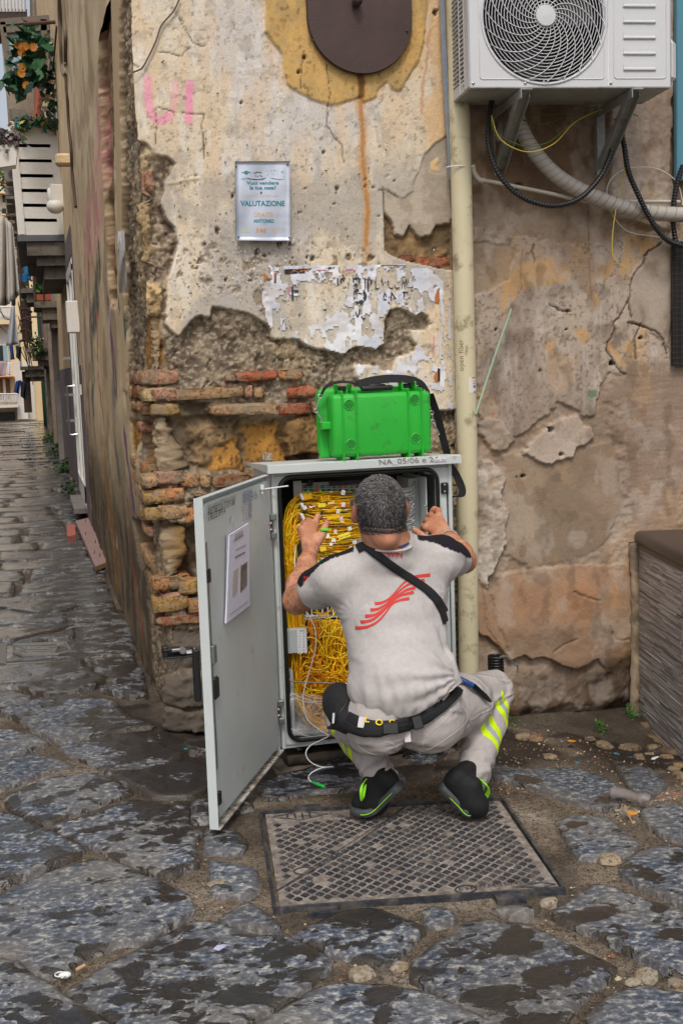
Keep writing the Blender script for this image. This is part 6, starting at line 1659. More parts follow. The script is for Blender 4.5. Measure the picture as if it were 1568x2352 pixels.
for pts in ([(725, 619.5), (748, 620)], [(792, 620.5), (814, 621)], [(663, 655), (664, 682)], [(996, 770), (995, 812)], [(1001, 718), (1001, 724)], [(920, 861), (932, 861)], [(792, 627), (806, 627)]):
 mb = MB(); P = onwall(np.array([atY(u, v, WY) for u, v in pts]), .006); mb.tube(P, .0012, 4); o = mb.obj('poster_print', simple('ink_pink', L(226, 110, 160), .6) if 'ink_pink' not in MATS else 'ink_pink', poster); tag(o, kind='stuff')
for (u0, v0, u1, v1, sd) in ((1008, 640, 1018, 740, 1), (1026, 640, 1034, 890, 2), (1008, 745, 1018, 860, 3), (985, 880, 1020, 898, 4), (1024, 895, 1040, 960, 5)):
 m_ = A.mask(DF([(u0, v0), (u1, v0 + 4), (u1 + 2, v1), (u0 + 1, v1 - 5)]), .001, .35) > .5
 m_ &= fb2(Sg, Zg, 30, 4, 840 + sd) < .58
 ii, kk2 = np.nonzero(m_[:-1, :-1] & m_[1:, :-1] & m_[:-1, 1:] & m_[1:, 1:])
 if not len(ii): continue
 a = ii * nzc + kk2; FQ = np.stack([a, a + nzc, a + nzc + 1, a + 1], 1); un, inv = np.unique(FQ.ravel(), return_inverse=True)
 q = Vw[un].copy(); q[:, 1] -= .004; o = mesh('paper_strip', q, inv.reshape(FQ.shape), 'paper', poster, np.tile(np.array(L(206, 206, 212)), (len(q), 1)))
#  air-conditioning unit
acm = simple('ac_white', L(204, 204, 206), .42, 0, .02, 4, .0003, 300, L(190, 188, 180), 4, .66)
simple('ac_dark', L(22, 22, 24), .6); simple('ac_galv', L(156, 158, 154), .5, .35, .12, 30, .0006, 80, L(120, 116, 104), 9, .55)
AX0, AX1, AY0, AY1, AZ0, AZ1 = 1.700, 2.520, 4.43, 4.72, 2.552, 3.10
ac = thing('air_conditioner_unit', 'white outdoor air conditioning unit on two steel wall brackets', 'air conditioner', ((AX0 + AX1) / 2, AY1, AZ0))
FCX, FCZ, FR = 2.006, 2.812, .243
mb = MB(); n_ = 64; cir = [(FCX + FR * math.cos(a), FCZ + FR * math.sin(a)) for a in np.linspace(0, 2 * math.pi, n_ + 1)[:-1]]
fx1 = 2.262
rect = []
for (x, z) in cir:
 dx, dz = x - FCX, z - FCZ
 s_ = min(((fx1 if dx > 0 else AX0) - FCX) / dx if abs(dx) > 1e-6 else 9e9, ((AZ1 if dz > 0 else AZ0) - FCZ) / dz if abs(dz) > 1e-6 else 9e9); rect.append((FCX + dx * s_, FCZ + dz * s_))
V_ = [(x, AY0, z) for x, z in rect] + [(x, AY0, z) for x, z in cir] + [(x, AY0 + .03, z) for x, z in cir]
F_ = [(i, (i + 1) % n_, n_ + (i + 1) % n_, n_ + i) for i in range(n_)] + [(n_ + i, n_ + (i + 1) % n_, 2 * n_ + (i + 1) % n_, 2 * n_ + i) for i in range(n_)]
mb.add(V_, F_)
for cx, cz in ((AX0, AZ0), (AX0, AZ1), (fx1, AZ0), (fx1, AZ1)):
 k = [r for r in rect if abs(r[0] - cx) < .07 and abs(r[1] - cz) < .07]
 if k:
  ax_ = [r for r in rect if abs(r[1] - cz) < 1e-6]; az_ = [r for r in rect if abs(r[0] - cx) < 1e-6]
  if ax_ and az_:
   p_ = min(ax_, key=lambda r: abs(r[0] - cx)); q_ = min(az_, key=lambda r: abs(r[1] - cz)); mb.add([(cx, AY0, cz), (p_[0], AY0, p_[1]), (q_[0], AY0, q_[1])], [(0, 1, 2)])
mb.box(((fx1 + AX1) / 2, AY0 + .002, (AZ0 + AZ1) / 2), (AX1 - fx1, .004, AZ1 - AZ0))
mb.box((AX1 - .002, (AY0 + AY1) / 2, (AZ0 + AZ1) / 2), (.004, AY1 - AY0, AZ1 - AZ0)); mb.box(((AX0 + AX1) / 2, (AY0 + AY1) / 2, AZ1 - .002), (AX1 - AX0, AY1 - AY0, .004))
mb.box((AX0 + .004, AY0 + .03, (AZ0 + AZ1) / 2), (.008, .06, AZ1 - AZ0))
mb.obj('casing', 'ac_white', ac)
mb = MB(); mb.tube([(x + (x - FCX) * .03, AY0 - .001, z + (z - FCZ) * .03) for x, z in cir], .005, 8, closed=True); mb.obj('fan_ring', 'ac_white', ac, smooth=True)
mb = MB(); mb.box(((AX0 + AX1) / 2, (AY0 + AY1) / 2, AZ0 - .002), (AX1 - AX0 - .004, AY1 - AY0, .010), bev=.003); mb.obj('base_pan', 'ac_galv', ac)
mb = MB(); mb.box(((AX0 + AX1) / 2, AY1 - .01, (AZ0 + AZ1) / 2), (AX1 - AX0 - .02, .01, AZ1 - AZ0 - .01)); mb.box((fx1 + .01, 4.6, 2.83), (.01, .28, .5)); mb.obj('coil', 'ac_dark', ac)
mb = MB()
def rim(pts, r_=.0022): mb.tube([(x, AY0 - .0005, z) for x, z in pts], r_, 6, closed=True)
rim(rrect(1.745, 2.245, AZ0 + .028, AZ1 - .03, .012, 4)); rim(rrect(2.285, 2.500, AZ0 + .03, AZ1 - .03, .014, 4)); mb.tube([(2.262, AY0 - .0005, AZ0 + .002), (2.262, AY0 - .0005, AZ1)], .0018, 5)
o = mb.obj('panel_seam', 'ac_white', ac, smooth=True); tag(o, kind='stuff')
for k in range(8):
 z = 2.617 + k * .0595
 mb = MB(); mb.box((2.39, AY0 - .003, z), (.135, .008, .012), bev=.004); mb.box((2.39, AY0 - .001, z + .014), (.132, .003, .016)); mb.obj('louvre', 'ac_white', ac)
mb = MB()
for k in range(17):
 r_ = .045 + k * .0119
 mb.tube([(FCX + r_ * math.cos(a), AY0 - .006 - .010 * (1 - (r_ / FR) ** 2), FCZ + r_ * math.sin(a)) for a in np.linspace(0, 2 * math.pi, 49)[:-1]], .0018, 5, closed=True)
o = mb.obj('guard_rings', 'ac_white', ac, smooth=True); tag(o, kind='stuff')
sp0 = None
for k in range(22):
 a0 = k * 2 * math.pi / 22
 mb = MB(); mb.tube([(FCX + r_ * math.cos(a0 - 1.25 * ((r_ - .04) / .2)), AY0 - .009 - .010 * (1 - (r_ / FR) ** 2), FCZ + r_ * math.sin(a0 - 1.25 * ((r_ - .04) / .2))) for r_ in np.linspace(.038, .243, 14)], .0019, 5); mb.obj('guard_spoke', 'ac_white', ac, smooth=True)
mb = MB(); mb.lathe([(.040, 0), (.041, .004), (.038, .010), (.0, .012)], (FCX, AY0 - .014, FCZ), rotx(R(90)), 32); mb.obj('guard_hub', 'ac_white', ac, auto=40)
for k in range(3):
 a0 = 2.2 + k * 2.094; mb = MB(); V_ = []
 for r_ in np.linspace(.03, .215, 8):
  for t in np.linspace(-.45, .45, 6): V_.append((FCX + r_ * math.cos(a0 + t * .9 + r_), AY0 + .06 + t * .06, FCZ + r_ * math.sin(a0 + t * .9 + r_)))
 mb.add(V_, [(i * 6 + j, i * 6 + j + 1, (i + 1) * 6 + j + 1, (i + 1) * 6 + j) for i in range(7) for j in range(5)]); mb.obj('fan_blade', 'dark_inside', ac, smooth=True)
mb = MB()
for k in range(30): mb.box((AX0 + .003, AY0 + .10 + .0, AZ0 + .03 + k * .0175), (.006, .075, .006))
for y in (AY0 + .062, AY0 + .14, AY1 - .02): mb.box((AX0 + .003, y, (AZ0 + AZ1) / 2), (.008, .012, AZ1 - AZ0))
mb.box((AX0 + .005, AY1 - .10, AZ0 + .02), (.008, .2, .04))
for k in range(30): mb.box((AX0 + .003, AY1 - .09, AZ0 + .05 + k * .0175), (.006, .14, .004))
o = mb.obj('side_grille', 'ac_white', ac)
mb = MB(); mb.box((AX0 + .02, 4.62, 2.83), (.006, .26, .5)); mb.obj('side_coil', 'ac_dark', ac)
for (x, z) in ((1.718, AZ0 + .013), (1.925, AZ0 + .013), (2.272, AZ0 + .013), (2.0, AZ0 + .018)):
 mb = MB(); mb.ball((x, AY0 - .002, z), (.006, .004, .006), 6); mb.obj('screw', 'steel', ac, smooth=True)
mb = MB(); mb.box((AX1 + .02, 4.56, 2.66), (.045, .20, .17), bev=.02); mb.obj('valve_cover', 'ac_white', ac)
mb = MB(); mb.box((AX1 + .02, 4.56, 3.06), (.05, .06, .04), bev=.01); mb.obj('side_handle', 'ac_white', ac)
for bx in (1.925, 2.375):
 mb = MB(); z1 = AZ0 - .008; 
 mb.box((bx, (AY0 + WY) / 2 - .01, z1 - .004), (.045, WY - AY0 + .02, .005)); mb.box((bx - .022, (AY0 + WY) / 2 - .01, z1 - .02), (.003, WY - AY0 + .02, .035))
 mb.box((bx, WY - .018, z1 - .13), (.045, .005, .28)); mb.box((bx - .022, WY - .035, z1 - .13), (.003, .035, .28))
 a_, b_ = np.array([bx, AY0 + .02, z1 - .012]), np.array([bx, WY - .03, z1 - .25]); L_ = np.linalg.norm(b_ - a_); an = math.atan2(b_[2] - a_[2], b_[1] - a_[1])
 for dx in (-.021, .021): mb.box((a_ + b_) / 2 + np.array([dx, 0, 0]), (.003, L_, .038), rotx(an))
 mb.box((a_ + b_) / 2 + np.array([0, 0, .012]), (.045, L_, .003), rotx(an))
 br = mb.obj('wall_bracket', 'ac_galv', ac)
 mb = MB(); mb.lathe([(.008, 0), (.008, .006), (.004, .007), (.004, .016)], (bx, AY0 + .018, z1 - .0), None, 8); mb.obj('bolt', 'steel', br)
ac.rotation_euler.z = R(-6); ac.location.x += .022; ac.location.y += .025
#  cables and hoses under the unit
simple('hose_black', L(22, 22, 24), .42); simple('duct_tape_grey', L(176, 168, 158), .55, 0, .08, 14, .002, 40); simple('wire_green', L(90, 110, 40), .5); simple('wire_yellow', L(200, 176, 60), .5); simple('pvc_dull', L(190, 182, 168), .5, 0, .08, 12); simple('cable_white', L(196, 190, 178), .5)
def hose(pts, r_, name, label, m_='hose_black', y=4.66, n=260, corr=True):
 P = spline([atY(p[0], p[1], p[2] if len(p) > 2 else y) for p in pts], n)
 seg = np.r_[0, np.cumsum(np.linalg.norm(np.diff(P, axis=0), axis=1))]
 if corr:
  m_n = int(seg[-1] / .0032); t = np.linspace(0, seg[-1], m_n); P = np.stack([np.interp(t, seg, P[:, k]) for k in range(3)], 1); r2 = np.where((np.arange(m_n) // 2) % 2 == 0, r_, r_ * .82)
 else: r2 = r_
 mb = MB(); mb.tube(P, r2, 10); o = mb.obj(name, m_, smooth=not corr); return tag(o, label, 'hose')
hose([(1130, 225, 4.70), (1123, 270, 4.68), (1121, 330, 4.66), (1140, 390, 4.64), (1175, 435, 4.63), (1220, 462, 4.63), (1275, 472, 4.63), (1330, 455, 4.63), (1375, 410, 4.63), (1396, 370, 4.63), (1405, 342, 4.63)], .0115, 'corrugated_hose', 'black corrugated conduit looping below the air conditioner with an open end')
hose([(1416, 272, 4.75), (1432, 330, 4.72), (1442, 390, 4.70), (1462, 440, 4.70), (1492, 500, 4.72), (1525, 545, 4.74), (1560, 562, 4.76), (1600, 565, 4.76)], .0125, 'corrugated_hose', 'black corrugated conduit hanging from the right bracket down to the right edge')
hose([(1568, 380, 4.78), (1552, 430, 4.78), (1545, 500, 4.78), (1552, 560, 4.78)], .0125, 'corrugated_hose', 'short black corrugated conduit hanging at the far right edge')
P = hose([(1180, 240, 4.78), (1195, 290, 4.77), (1225, 345, 4.76), (1275, 400, 4.76), (1340, 440, 4.76), (1420, 472, 4.76), (1500, 488, 4.76), (1600, 494, 4.76)], .0315, 'wrapped_duct', 'thick grey tape wrapped duct running from the air conditioner to the right edge', 'duct_tape_grey', corr=False, n=70)
mb = MB(); PP = spline([atY(*q) for q in [(1180, 240, 4.78), (1195, 290, 4.77), (1225, 345, 4.76), (1275, 400, 4.76), (1340, 440, 4.76), (1420, 472, 4.76), (1500, 488, 4.76), (1600, 494, 4.76)]], 70)
for k in range(2, 69, 2):
 t_ = PP[k + 1] - PP[k - 1]; t_ /= np.linalg.norm(t_); a_ = np.cross(t_, (0, 1, 0)); a_ /= np.linalg.norm(a_); b_ = np.cross(t_, a_)
 mb.tube([PP[k] + t_ * .012 * math.cos(q) + .0318 * (a_ * math.cos(q) + b_ * math.sin(q)) for q in np.linspace(0, 6.28, 17)[:-1]], .0011, 4, closed=True)
o = mb.obj('tape_edge', 'ink_grey', P); tag(o, kind='stuff')
def wtube(pts, r_, name, label, cat, m_, y=4.79, n=50):
 mb = MB(); mb.tube(spline([atY(p[0], p[1], p[2] if len(p) > 2 else y) for p in pts], n), r_, 6); o = mb.obj(name, m_, smooth=True); return tag(o, label, cat)
pv = wtube([(1080, 380, 4.79), (1088, 398, 4.79), (1102, 412, 4.79), (1125, 416, 4.79), (1145, 420, 4.79), (1260, 443, 4.79), (1330, 458, 4.80), (1400, 462, 4.80), (1480, 462, 4.80), (1560, 463, 4.80)], .0085, 'plastic_conduit', 'thin cream plastic conduit running right from the drain pipe', 'conduit', 'pvc_dull')
wtube([(1085, 378), (1088, 396), (1100, 412), (1112, 414)], .0115, 'conduit_bend', 'curved cream plastic bend beside the drain pipe', 'conduit', 'pvc_dull', 4.788)
for pts, m_, lb in (([(1200, 262), (1280, 262), (1340, 250), (1370, 244)], 'wire_green', 'green earth wire stretched level between the two brackets'), ([(1128, 265, 4.6), (1150, 320, 4.6), (1210, 348, 4.6), (1270, 330, 4.6), (1320, 280, 4.65), (1380, 250, 4.7)], 'wire_yellow', 'yellow and green wire sagging deepest below the brackets'),
     ([(1130, 262, 4.62), (1135, 300, 4.62), (1200, 334, 4.62), (1260, 325, 4.62), (1310, 285, 4.66), (1375, 256, 4.7)], 'wire_green', 'green wire sagging below the brackets just above the yellow one'), ([(1200, 275), (1250, 284), (1300, 268), (1370, 250)], 'wire_green', 'short green wire sagging behind the brackets'),
     ([(1425, 265), (1436, 320), (1432, 400), (1420, 450), (1408, 520), (1406, 580), (1420, 605), (1445, 618)], 'wire_yellow', 'long yellow and green earth wire dangling down the wall with a loose end'), ([(1435, 258), (1450, 260), (1465, 266)], 'wire_green', 'stub of green wire poking out beside the right bracket'), ([(1415, 275), (1408, 310), (1401, 338)], 'wire_green', 'green wire entering the open end of the looped black hose')):
 wtube(pts, .0022, 'earth_wire', lb, 'wire', m_, 4.74)
wtube([(1568, 470, 4.8), (1555, 420, 4.8), (1520, 392, 4.8), (1480, 383, 4.8), (1430, 390, 4.8), (1400, 415, 4.8), (1393, 450, 4.8), (1405, 490, 4.8), (1440, 530, 4.81), (1500, 542, 4.81), (1568, 552, 4.8)], .0028, 'slack_cable', 'thin white cable hanging in a wide loop beneath the air conditioner', 'cable', 'cable_white')
#  tiled counter on the right
tb0 = np.array([2.583, WY - .01]); tb1 = np.array([2.452, 4.215]); td = (tb1 - tb0) / np.linalg.norm(tb1 - tb0); tn = np.array([-td[1], td[0]])
if tn[0] > 0: tn = -tn
bench = thing('tiled_counter', 'low counter clad in grey striped tiles with a dark stone top against the right wall', 'counter', (2.9, 4.5, -.15))
td3, tn3 = np.array([*td, 0]), np.array([*tn, 0]); T0 = np.array([*tb0, 0])
Rt = np.stack([td3, tn3, np.array([0, 0, 1.])], 1)
def tbox(mb, a0, a1, z0, z1, o0, o1, **kw): mb.box(T0 + td3 * (a0 + a1) / 2 + tn3 * (o0 + o1) / 2 + np.array([0, 0, (z0 + z1) / 2]), (a1 - a0, o1 - o0, z1 - z0), Rt, **kw)
mb = MB(); tbox(mb, -.0, 1.0, -.35, .648, -.5, -.012); mb.obj('core', simple('counter_mortar', L(130, 112, 92), .9, 0, .15, 20, .004, 60), bench)
simple('counter_top', L(62, 52, 48), .35, 0, .1, 40, .0004, 200)
mb = MB(); tbox(mb, -.0, 1.04, .662, .722, -.9, .022, bev=.026, seg=4); mb.obj('stone_top', 'counter_top', bench, auto=50)
mb = MB(); tbox(mb, .0, 1.0, .640, .666, -.3, .004); mb.obj('mortar_bed', 'counter_mortar', bench); mb = MB(); tbox(mb, -.0, 1.0, -.36, -.150, -.4, -.002); mb.obj('mortar_bed', 'counter_mortar', bench)
TH = .192; zt0 = .646
for r_ in range(5):
 z1 = zt0 - r_ * (TH + .004); z0 = z1 - TH
 if z0 < -.35: z0 = -.30
 for c_i in range(2):
  a0 = .004 + c_i * .604; a1 = a0 + .600
  if r_ == 4 and c_i == 0: pass
  mb = MB(); z = z0; sh = rn.random()
  while z < z1 - .001:
   h_ = min(rn.choice((.0042, .0052, .0052, .0065, .008)), z1 - z)
   a = a0; 
   while a < a1 - .001:
    l_ = min(rn.uniform(.06, .26), a1 - a)
    g_ = rn.choice(((166, 161, 158), (182, 177, 174), (146, 141, 140), (204, 199, 196), (118, 115, 116), (172, 164, 160), (156, 150, 148)))
    if l_ > .012: tbox(mb, a, a + l_, z, z + h_ - .0005, -.010, rn.choice((.0, .0012, .0024)), col=np.array(L(*g_)) * rn.uniform(.9, 1.1))
    a += l_
   z += h_
  if r_ == 4: pass
  mb.obj('tile', 'tile_v', bench, cols=True)
def crag(name, pts, r_, col, label=None, cat=None, parent=None, seed=1, sq=1.0):
 P = spline(pts, 60); mb = MB(); mb.tube(P, np.full(len(P), r_), 12); V = mb.V[0].copy()
 for ax_ in range(3): V[:, ax_] += r_ * 1.3 * (fb3(V[:, 0], V[:, 1], V[:, 2], 1.1 / r_ * .5, 4, seed + ax_ * 5) - .5)
 k = fb3(V[:, 0], V[:, 1], V[:, 2], 30, 4, seed + 40); cc = mixc(sst(.35, .65, k), tuple(c * .6 for c in col), tuple(c * 1.2 for c in col))
 o = mesh(name, V, mb.F, 'old_wall', parent, cc)
 if label: tag(o, label, cat)
 return o
crag('mortar_fillet', [(2.566, WY - .012, .67), (2.568, WY - .012, .3), (2.562, WY - .014, -.18)], .022, L(168, 148, 124), parent=bench, seed=5)
crag('foot_mortar', [T0 + tn3 * .012 + td3 * a + np.array([0, 0, -.165 - .01 * a]) for a in (0, .2, .45, .7, .95)], .034, L(120, 102, 82), parent=bench, seed=9)
vent = thing('mesh_window', 'dark opening covered with rusty wire mesh at the right edge of the wall', 'window', (2.9, WY, 1.45))
mb = MB(); mb.box((2.93, WY - .022, 1.72), (.36, .02, .54)); mb.obj('recess_shade_panel', 'ac_dark', vent)  # flat black panel puts the shade of the recess behind the mesh
simple('mesh_wire', L(70, 56, 46), .7, .3)
mb = MB()
for k in range(22): z = 1.46 + k * .0245; mb.tube([(2.735, WY - .042, z), (3.12, WY - .042, z)], .0014, 4)
for k in range(16): x = 2.735 + k * .0245; mb.tube([(x + (.012 if k == 0 else 0), WY - .043, 1.455), (x, WY - .043, 1.99)], .0014, 4)
o = mb.obj('wire_mesh', 'mesh_wire', vent); tag(o, kind='stuff')
simple('shutter_blue', L(84, 134, 152), .5, 0, .05)
sh_ = thing('blue_shutter', 'pale blue painted shutter at the top right edge of the picture', 'shutter', (2.9, WY - .05, 2.2))
mb = MB(); mb.box((2.95, WY - .03, 2.9), (.38, .03, 1.3), bev=.004); mb.obj('shutter_leaf', 'shutter_blue', sh_)
for k in range(9): mb = MB(); mb.box((2.97, WY - .047, 2.32 + k * .13), (.30, .008, .05), bev=.002); mb.obj('slat', 'shutter_blue', sh_)
wtube([(1092, 952, 4.74), (1130, 835, 4.77), (1174, 709, 4.80)], .0055, 'thin_cane', 'thin pale green plastic rod leaning on the wall right of the drain pipe', 'rod', simple('cane_green', L(150, 170, 142), .6), 4.78)
mb = MB()
cc_ = atY(1138, 1520, 4.74)
for k in range(6): mb.tube([cc_ + np.array([.030 * math.cos(a), .030 * math.sin(a), .022 - k * .0125]) for a in np.linspace(0, 6.28, 25)[:-1]], .0062, 6, closed=True)
co = mb.obj('hose_coil', 'hose_black', smooth=True); tag(co, 'black ribbed hose end standing behind the man\'s raised knee', 'hose end')
mb = MB(); P = spline([cc_ + np.array([-.0, -.03, .022]), cc_ + np.array([.03, -.035, .030]), cc_ + np.array([.055, -.035, .012]), cc_ + np.array([.075, -.035, -.012]), cc_ + np.array([.09, -.03, -.01])], 24); mb.add(*ribbon(P, .016, (0, 1, .2), .0015)); mb.tube([cc_ + np.array([.088, -.03, -.002]), cc_ + np.array([.088, -.03, -.052])], .004, 8)
o = mb.obj('steel_clip', 'zinc', co)
#  the technician
vcol('skin_v', .5, .10, 120, .0014, 55, .0004, 500, .4)
vcol('trouser_v', .85, .05, 90, .0022, 40, .0004, 900, .15)
vcol('hair_v', .55, .1, 90, .001, 200, 0, 400, .3)
vcol('shoe_v', .7, .15, 200, .0008, 300, 0, 400, .3)
crease('trouser_v', 8, .022)
man = thing('person', 'grey haired man in a pale grey work shirt squatting at the open cabinet', 'person', (1.05, 3.65, 0))
Y_ = lambda u, v, y: atY(u, v, y)
rh = np.random.default_rng(5)
def projD(V):
 q = V - EYE; t = q @ _fw
 return 784 + FPX * (q @ _rt) / t, 1176 - FPX * (q @ _up) / t
HC = Y_(872, 1157, 3.62)
b = SDF((.74, 3.36, .0), (1.60, 4.40, 1.22), .0042)
b.ell(HC + [0, 0, .008], (.0735, .091, .082), k=.02)
b.ell(HC + [0, .018, -.035], (.066, .080, .085), k=.03)
b.ell(HC + [0, -.045, -.030], (.064, .050, .062), k=.03)
b.ell(HC + [0, .070, -.075], (.040, .038, .040), k=.03)
b.cone(HC + [0, .098, .0], HC + [0, .122, -.030], .009, .014, .012)
b.cone(HC + [-.030, .088, .022], HC + [.030, .088, .022], .012, .012, .015)
b.cone(HC + [-.020, .100, -.062], HC + [.020, .100, -.062], .008, .008, .010)
for s in (-1, 1):
 b.ell(HC + [s * .030, .088, .004], (.012, .010, .010), k=.006)
 e = HC + [s * .084, .004, -.020]
 b.ell(e, (.012, .022, .036), rotz(R(s * 24)) @ rotx(R(8)), k=.006); b.ell(e + [s * .008, -.004, .004], (.006, .012, .020), k=.004, sub=True); b.ell(e + [0, .008, -.024], (.008, .009, .012), k=.006)
NK = Y_(889, 1247, 3.65)
b.cone(HC + [0, -.012, -.07], NK, .066, .072, .03)
b.cone(HC + [0, -.062, -.070], HC + [0, -.060, -.1], .030, .036, .02)
SHL, SHR = Y_(772, 1326, 3.70), Y_(1012, 1284, 3.70)
PEL = Y_(925, 1640, 3.62)
b.cone(NK, (SHL + SHR) / 2 + [0, .02, -.03], .065, .09, .04); b.cone(SHL, SHR, .042, .042, .03); b.cone((SHL + SHR) / 2, PEL, .10, .10, .05)
def arm(sh, el, wr, r0=.050, r1=.042, r2=.0265):
 b.cone(sh, el, r0, r1, .02)
 m = el + (wr - el) * .28; b.chain([el, m, el + (wr - el) * .72, wr], [r1 * .98, r1 * 1.06, r2 * 1.18, r2], .02)
ELL, WRL = Y_(682, 1379, 3.93), Y_(713, 1264, 4.145)
ELR, WRR = Y_(1064, 1287, 3.955), Y_(1029, 1233, 4.155)
arm(SHL, ELL, WRL, .052, .046, .0275); arm(SHR, ELR, WRR, .052, .044, .0275)
def finger(pts, r, k=.006): b.chain([Y_(*q) for q in pts], r, k, pad=.01)
for kn, rr_ in (((722, 1209, 4.235), .0165), ((711, 1205, 4.235), .0165), ((701, 1209, 4.225), .0155), ((693, 1217, 4.21), .0145)):
 b.cone(WRL + [0, .01, .01], Y_(*kn), .022, rr_, .014)
b.cone(WRL, Y_(730, 1238, 4.18), .022, .019, .014)
finger([(722, 1209, 4.235), (726, 1195, 4.265), (729.5, 1186, 4.28), (731, 1183, 4.296)], [.0125, .0115, .0105, .0092])
finger([(711, 1205, 4.235), (709, 1196, 4.275), (712, 1206, 4.305), (714, 1214, 4.305)], [.0128, .0115, .0105, .0092])
finger([(701, 1209, 4.225), (697, 1202, 4.265), (700, 1212, 4.29), (704, 1219, 4.285)], [.0122, .011, .010, .009])
finger([(693, 1217, 4.21), (688, 1213, 4.24), (691, 1222, 4.262), (695, 1228, 4.255)], [.0108, .0098, .0088, .008])
finger([(728, 1243, 4.165), (739, 1229, 4.185), (745, 1213, 4.205), (749.5, 1200, 4.215)], [.0185, .0155, .0125, .0108])
for kn, rr_ in (((1007, 1187, 4.265), .0165), ((996, 1194, 4.27), .0165), ((986, 1202, 4.262), .0155), ((979, 1211, 4.25), .0145)):
 b.cone(WRR + [0, .01, .0], Y_(*kn), .022, rr_, .014)
b.cone(WRR, Y_(1000, 1236, 4.19), .021, .018, .014)
finger([(1007, 1187, 4.265), (1006, 1173, 4.30), (998, 1169, 4.325), (992, 1173, 4.335)], [.0128, .0118, .0108, .0096])
finger([(996, 1194, 4.27), (991, 1184, 4.31), (985, 1184, 4.335), (983, 1191, 4.34)], [.0128, .0115, .0105, .0094])
finger([(986, 1202, 4.262), (980, 1195, 4.30), (976, 1199, 4.325), (977, 1206, 4.325)], [.012, .011, .010, .009])
finger([(979, 1211, 4.25), (972, 1208, 4.285), (969, 1213, 4.30), (972, 1219, 4.30)], [.0106, .0096, .0088, .008])
finger([(1001, 1240, 4.185), (982, 1238, 4.20), (966, 1228, 4.215), (952.5, 1217, 4.22)], [.0185, .0150, .0122, .0104])
V, Qf = b.mesh()
nrm = vnormals(V, Qf)
V = V + nrm * ((fb3(V[:, 0], V[:, 1], V[:, 2], 60, 3, 3) - .5) * .0016)[:, None]
H = V - HC
nape = (H[:, 1] < 0) & (np.abs(H[:, 0]) < .075)
for zz in (-.066, -.084):
 V[nape] += nrm[nape] * (-.0045 * np.exp(-((H[nape, 2] - zz - .006 * np.abs(H[nape, 0]) / .06) / .0032) ** 2))[:, None]
sk = mixc(sst(.35, .65, fb3(V[:, 0], V[:, 1], V[:, 2], 25, 5, 11)), L(182, 122, 92), L(206, 148, 116))
u_, v_ = projD(V)
red = np.zeros(len(V))
for c_, r_ in ((Y_(731, 1184, 4.28), .03), (Y_(749, 1200, 4.21), .025), (Y_(952, 1216, 4.22), .03), (Y_(1005, 1172, 4.3), .03), (HC + [-.08, 0, -.02], .035), (HC + [.08, 0, -.02], .035), (ELL, .05), (ELR, .05), (HC + [0, -.08, -.08], .05)):
 red = np.maximum(red, 1 - sst(0, r_, np.linalg.norm(V - c_, axis=1)))
sk = mixc(red * .5, sk, L(196, 106, 84))
armh = (V[:, 1] > 3.85) & (V[:, 1] < 4.14)
hairs = sst(.56, .62, fb3(V[:, 0] * 1.0, V[:, 1] * .6, V[:, 2] * .5, 170, 2, 13)) * armh
sk = mixc(hairs * .35, sk, L(96, 62, 46))
wr_ = sst(.55, .62, fb3(V[:, 0], V[:, 1], V[:, 2], 110, 2, 15)) * (V[:, 1] > 4.14)
sk = mixc(wr_ * .25, sk, L(146, 92, 70))
def hairline(H):
 z0 = np.where(H[:, 1] < -.01, -.088, np.where(H[:, 1] < .03, -.005, .052))
 k = sst(-.010, .010, H[:, 2] - z0)
 k *= 1 - np.exp(-((np.abs(H[:, 0]) - .088) / .018) ** 2 - ((H[:, 1] - .002) / .026) ** 2 - ((H[:, 2] + .020) / .038) ** 2)
 return k
hk_ = hairline(H) * (np.linalg.norm(H, axis=1) < .15)
fade = sst(-.10, -.045, H[:, 2])
sk = mixc(hk_ * (.45 + .5 * fade), sk, L(48, 44, 44))
for s in (-1, 1):
 d_ = np.linalg.norm(V - (HC + [s * .030, .097, .004]), axis=1); sk[d_ < .009] = L(225, 220, 212); sk[d_ < .004] = L(50, 34, 26)
d_ = np.linalg.norm((V - (HC + [0, .106, -.062])) * [.5, 1, 1.3], axis=1); sk[d_ < .012] = L(170, 96, 84)
body = mesh('body', V, Qf, 'skin_v', man, sk)
sc_mask = (hk_[Qf].mean(1) > .5)
qs = Qf[sc_mask]; cen_ = V[qs].mean(1)
cut_ = vnormals(V, Qf)
area = np.linalg.norm(np.cross(V[qs[:, 2]] - V[qs[:, 0]], V[qs[:, 3]] - V[qs[:, 1]]), axis=1); pr_ = area / area.sum()
NHR = 26000
fi = rh.choice(len(qs), NHR, p=pr_)
w4 = rh.dirichlet((1, 1, 1, 1), NHR)
P0 = (V[qs[fi]] * w4[:, :, None]).sum(1); Nn = (cut_[qs[fi]] * w4[:, :, None]).sum(1); Nn /= np.linalg.norm(Nn, axis=1)[:, None]
whorl = HC + [.012, -.085, .028]
rad = P0 - whorl; rad /= np.linalg.norm(rad, axis=1)[:, None]
tanv = np.cross(Nn, rad)
dist = np.linalg.norm(P0 - whorl, axis=1)
sw = np.exp(-dist / .05)[:, None]
fl = rad * (1 - sw * .6) + tanv * sw * 1.1 + [0, 0, -.25]
fl -= Nn * (fl * Nn).sum(1)[:, None]; fl /= np.linalg.norm(fl, axis=1)[:, None]
Hp = P0 - HC; low_ = sst(-.095, -.03, Hp[:, 2])
ln_ = (.0028 + .0060 * low_) * rh.uniform(.6, 1.2, NHR)
dirs = fl * .8 + Nn * (.34 + .2 * rh.random(NHR))[:, None] + rh.normal(0, .13, (NHR, 3)); dirs /= np.linalg.norm(dirs, axis=1)[:, None]
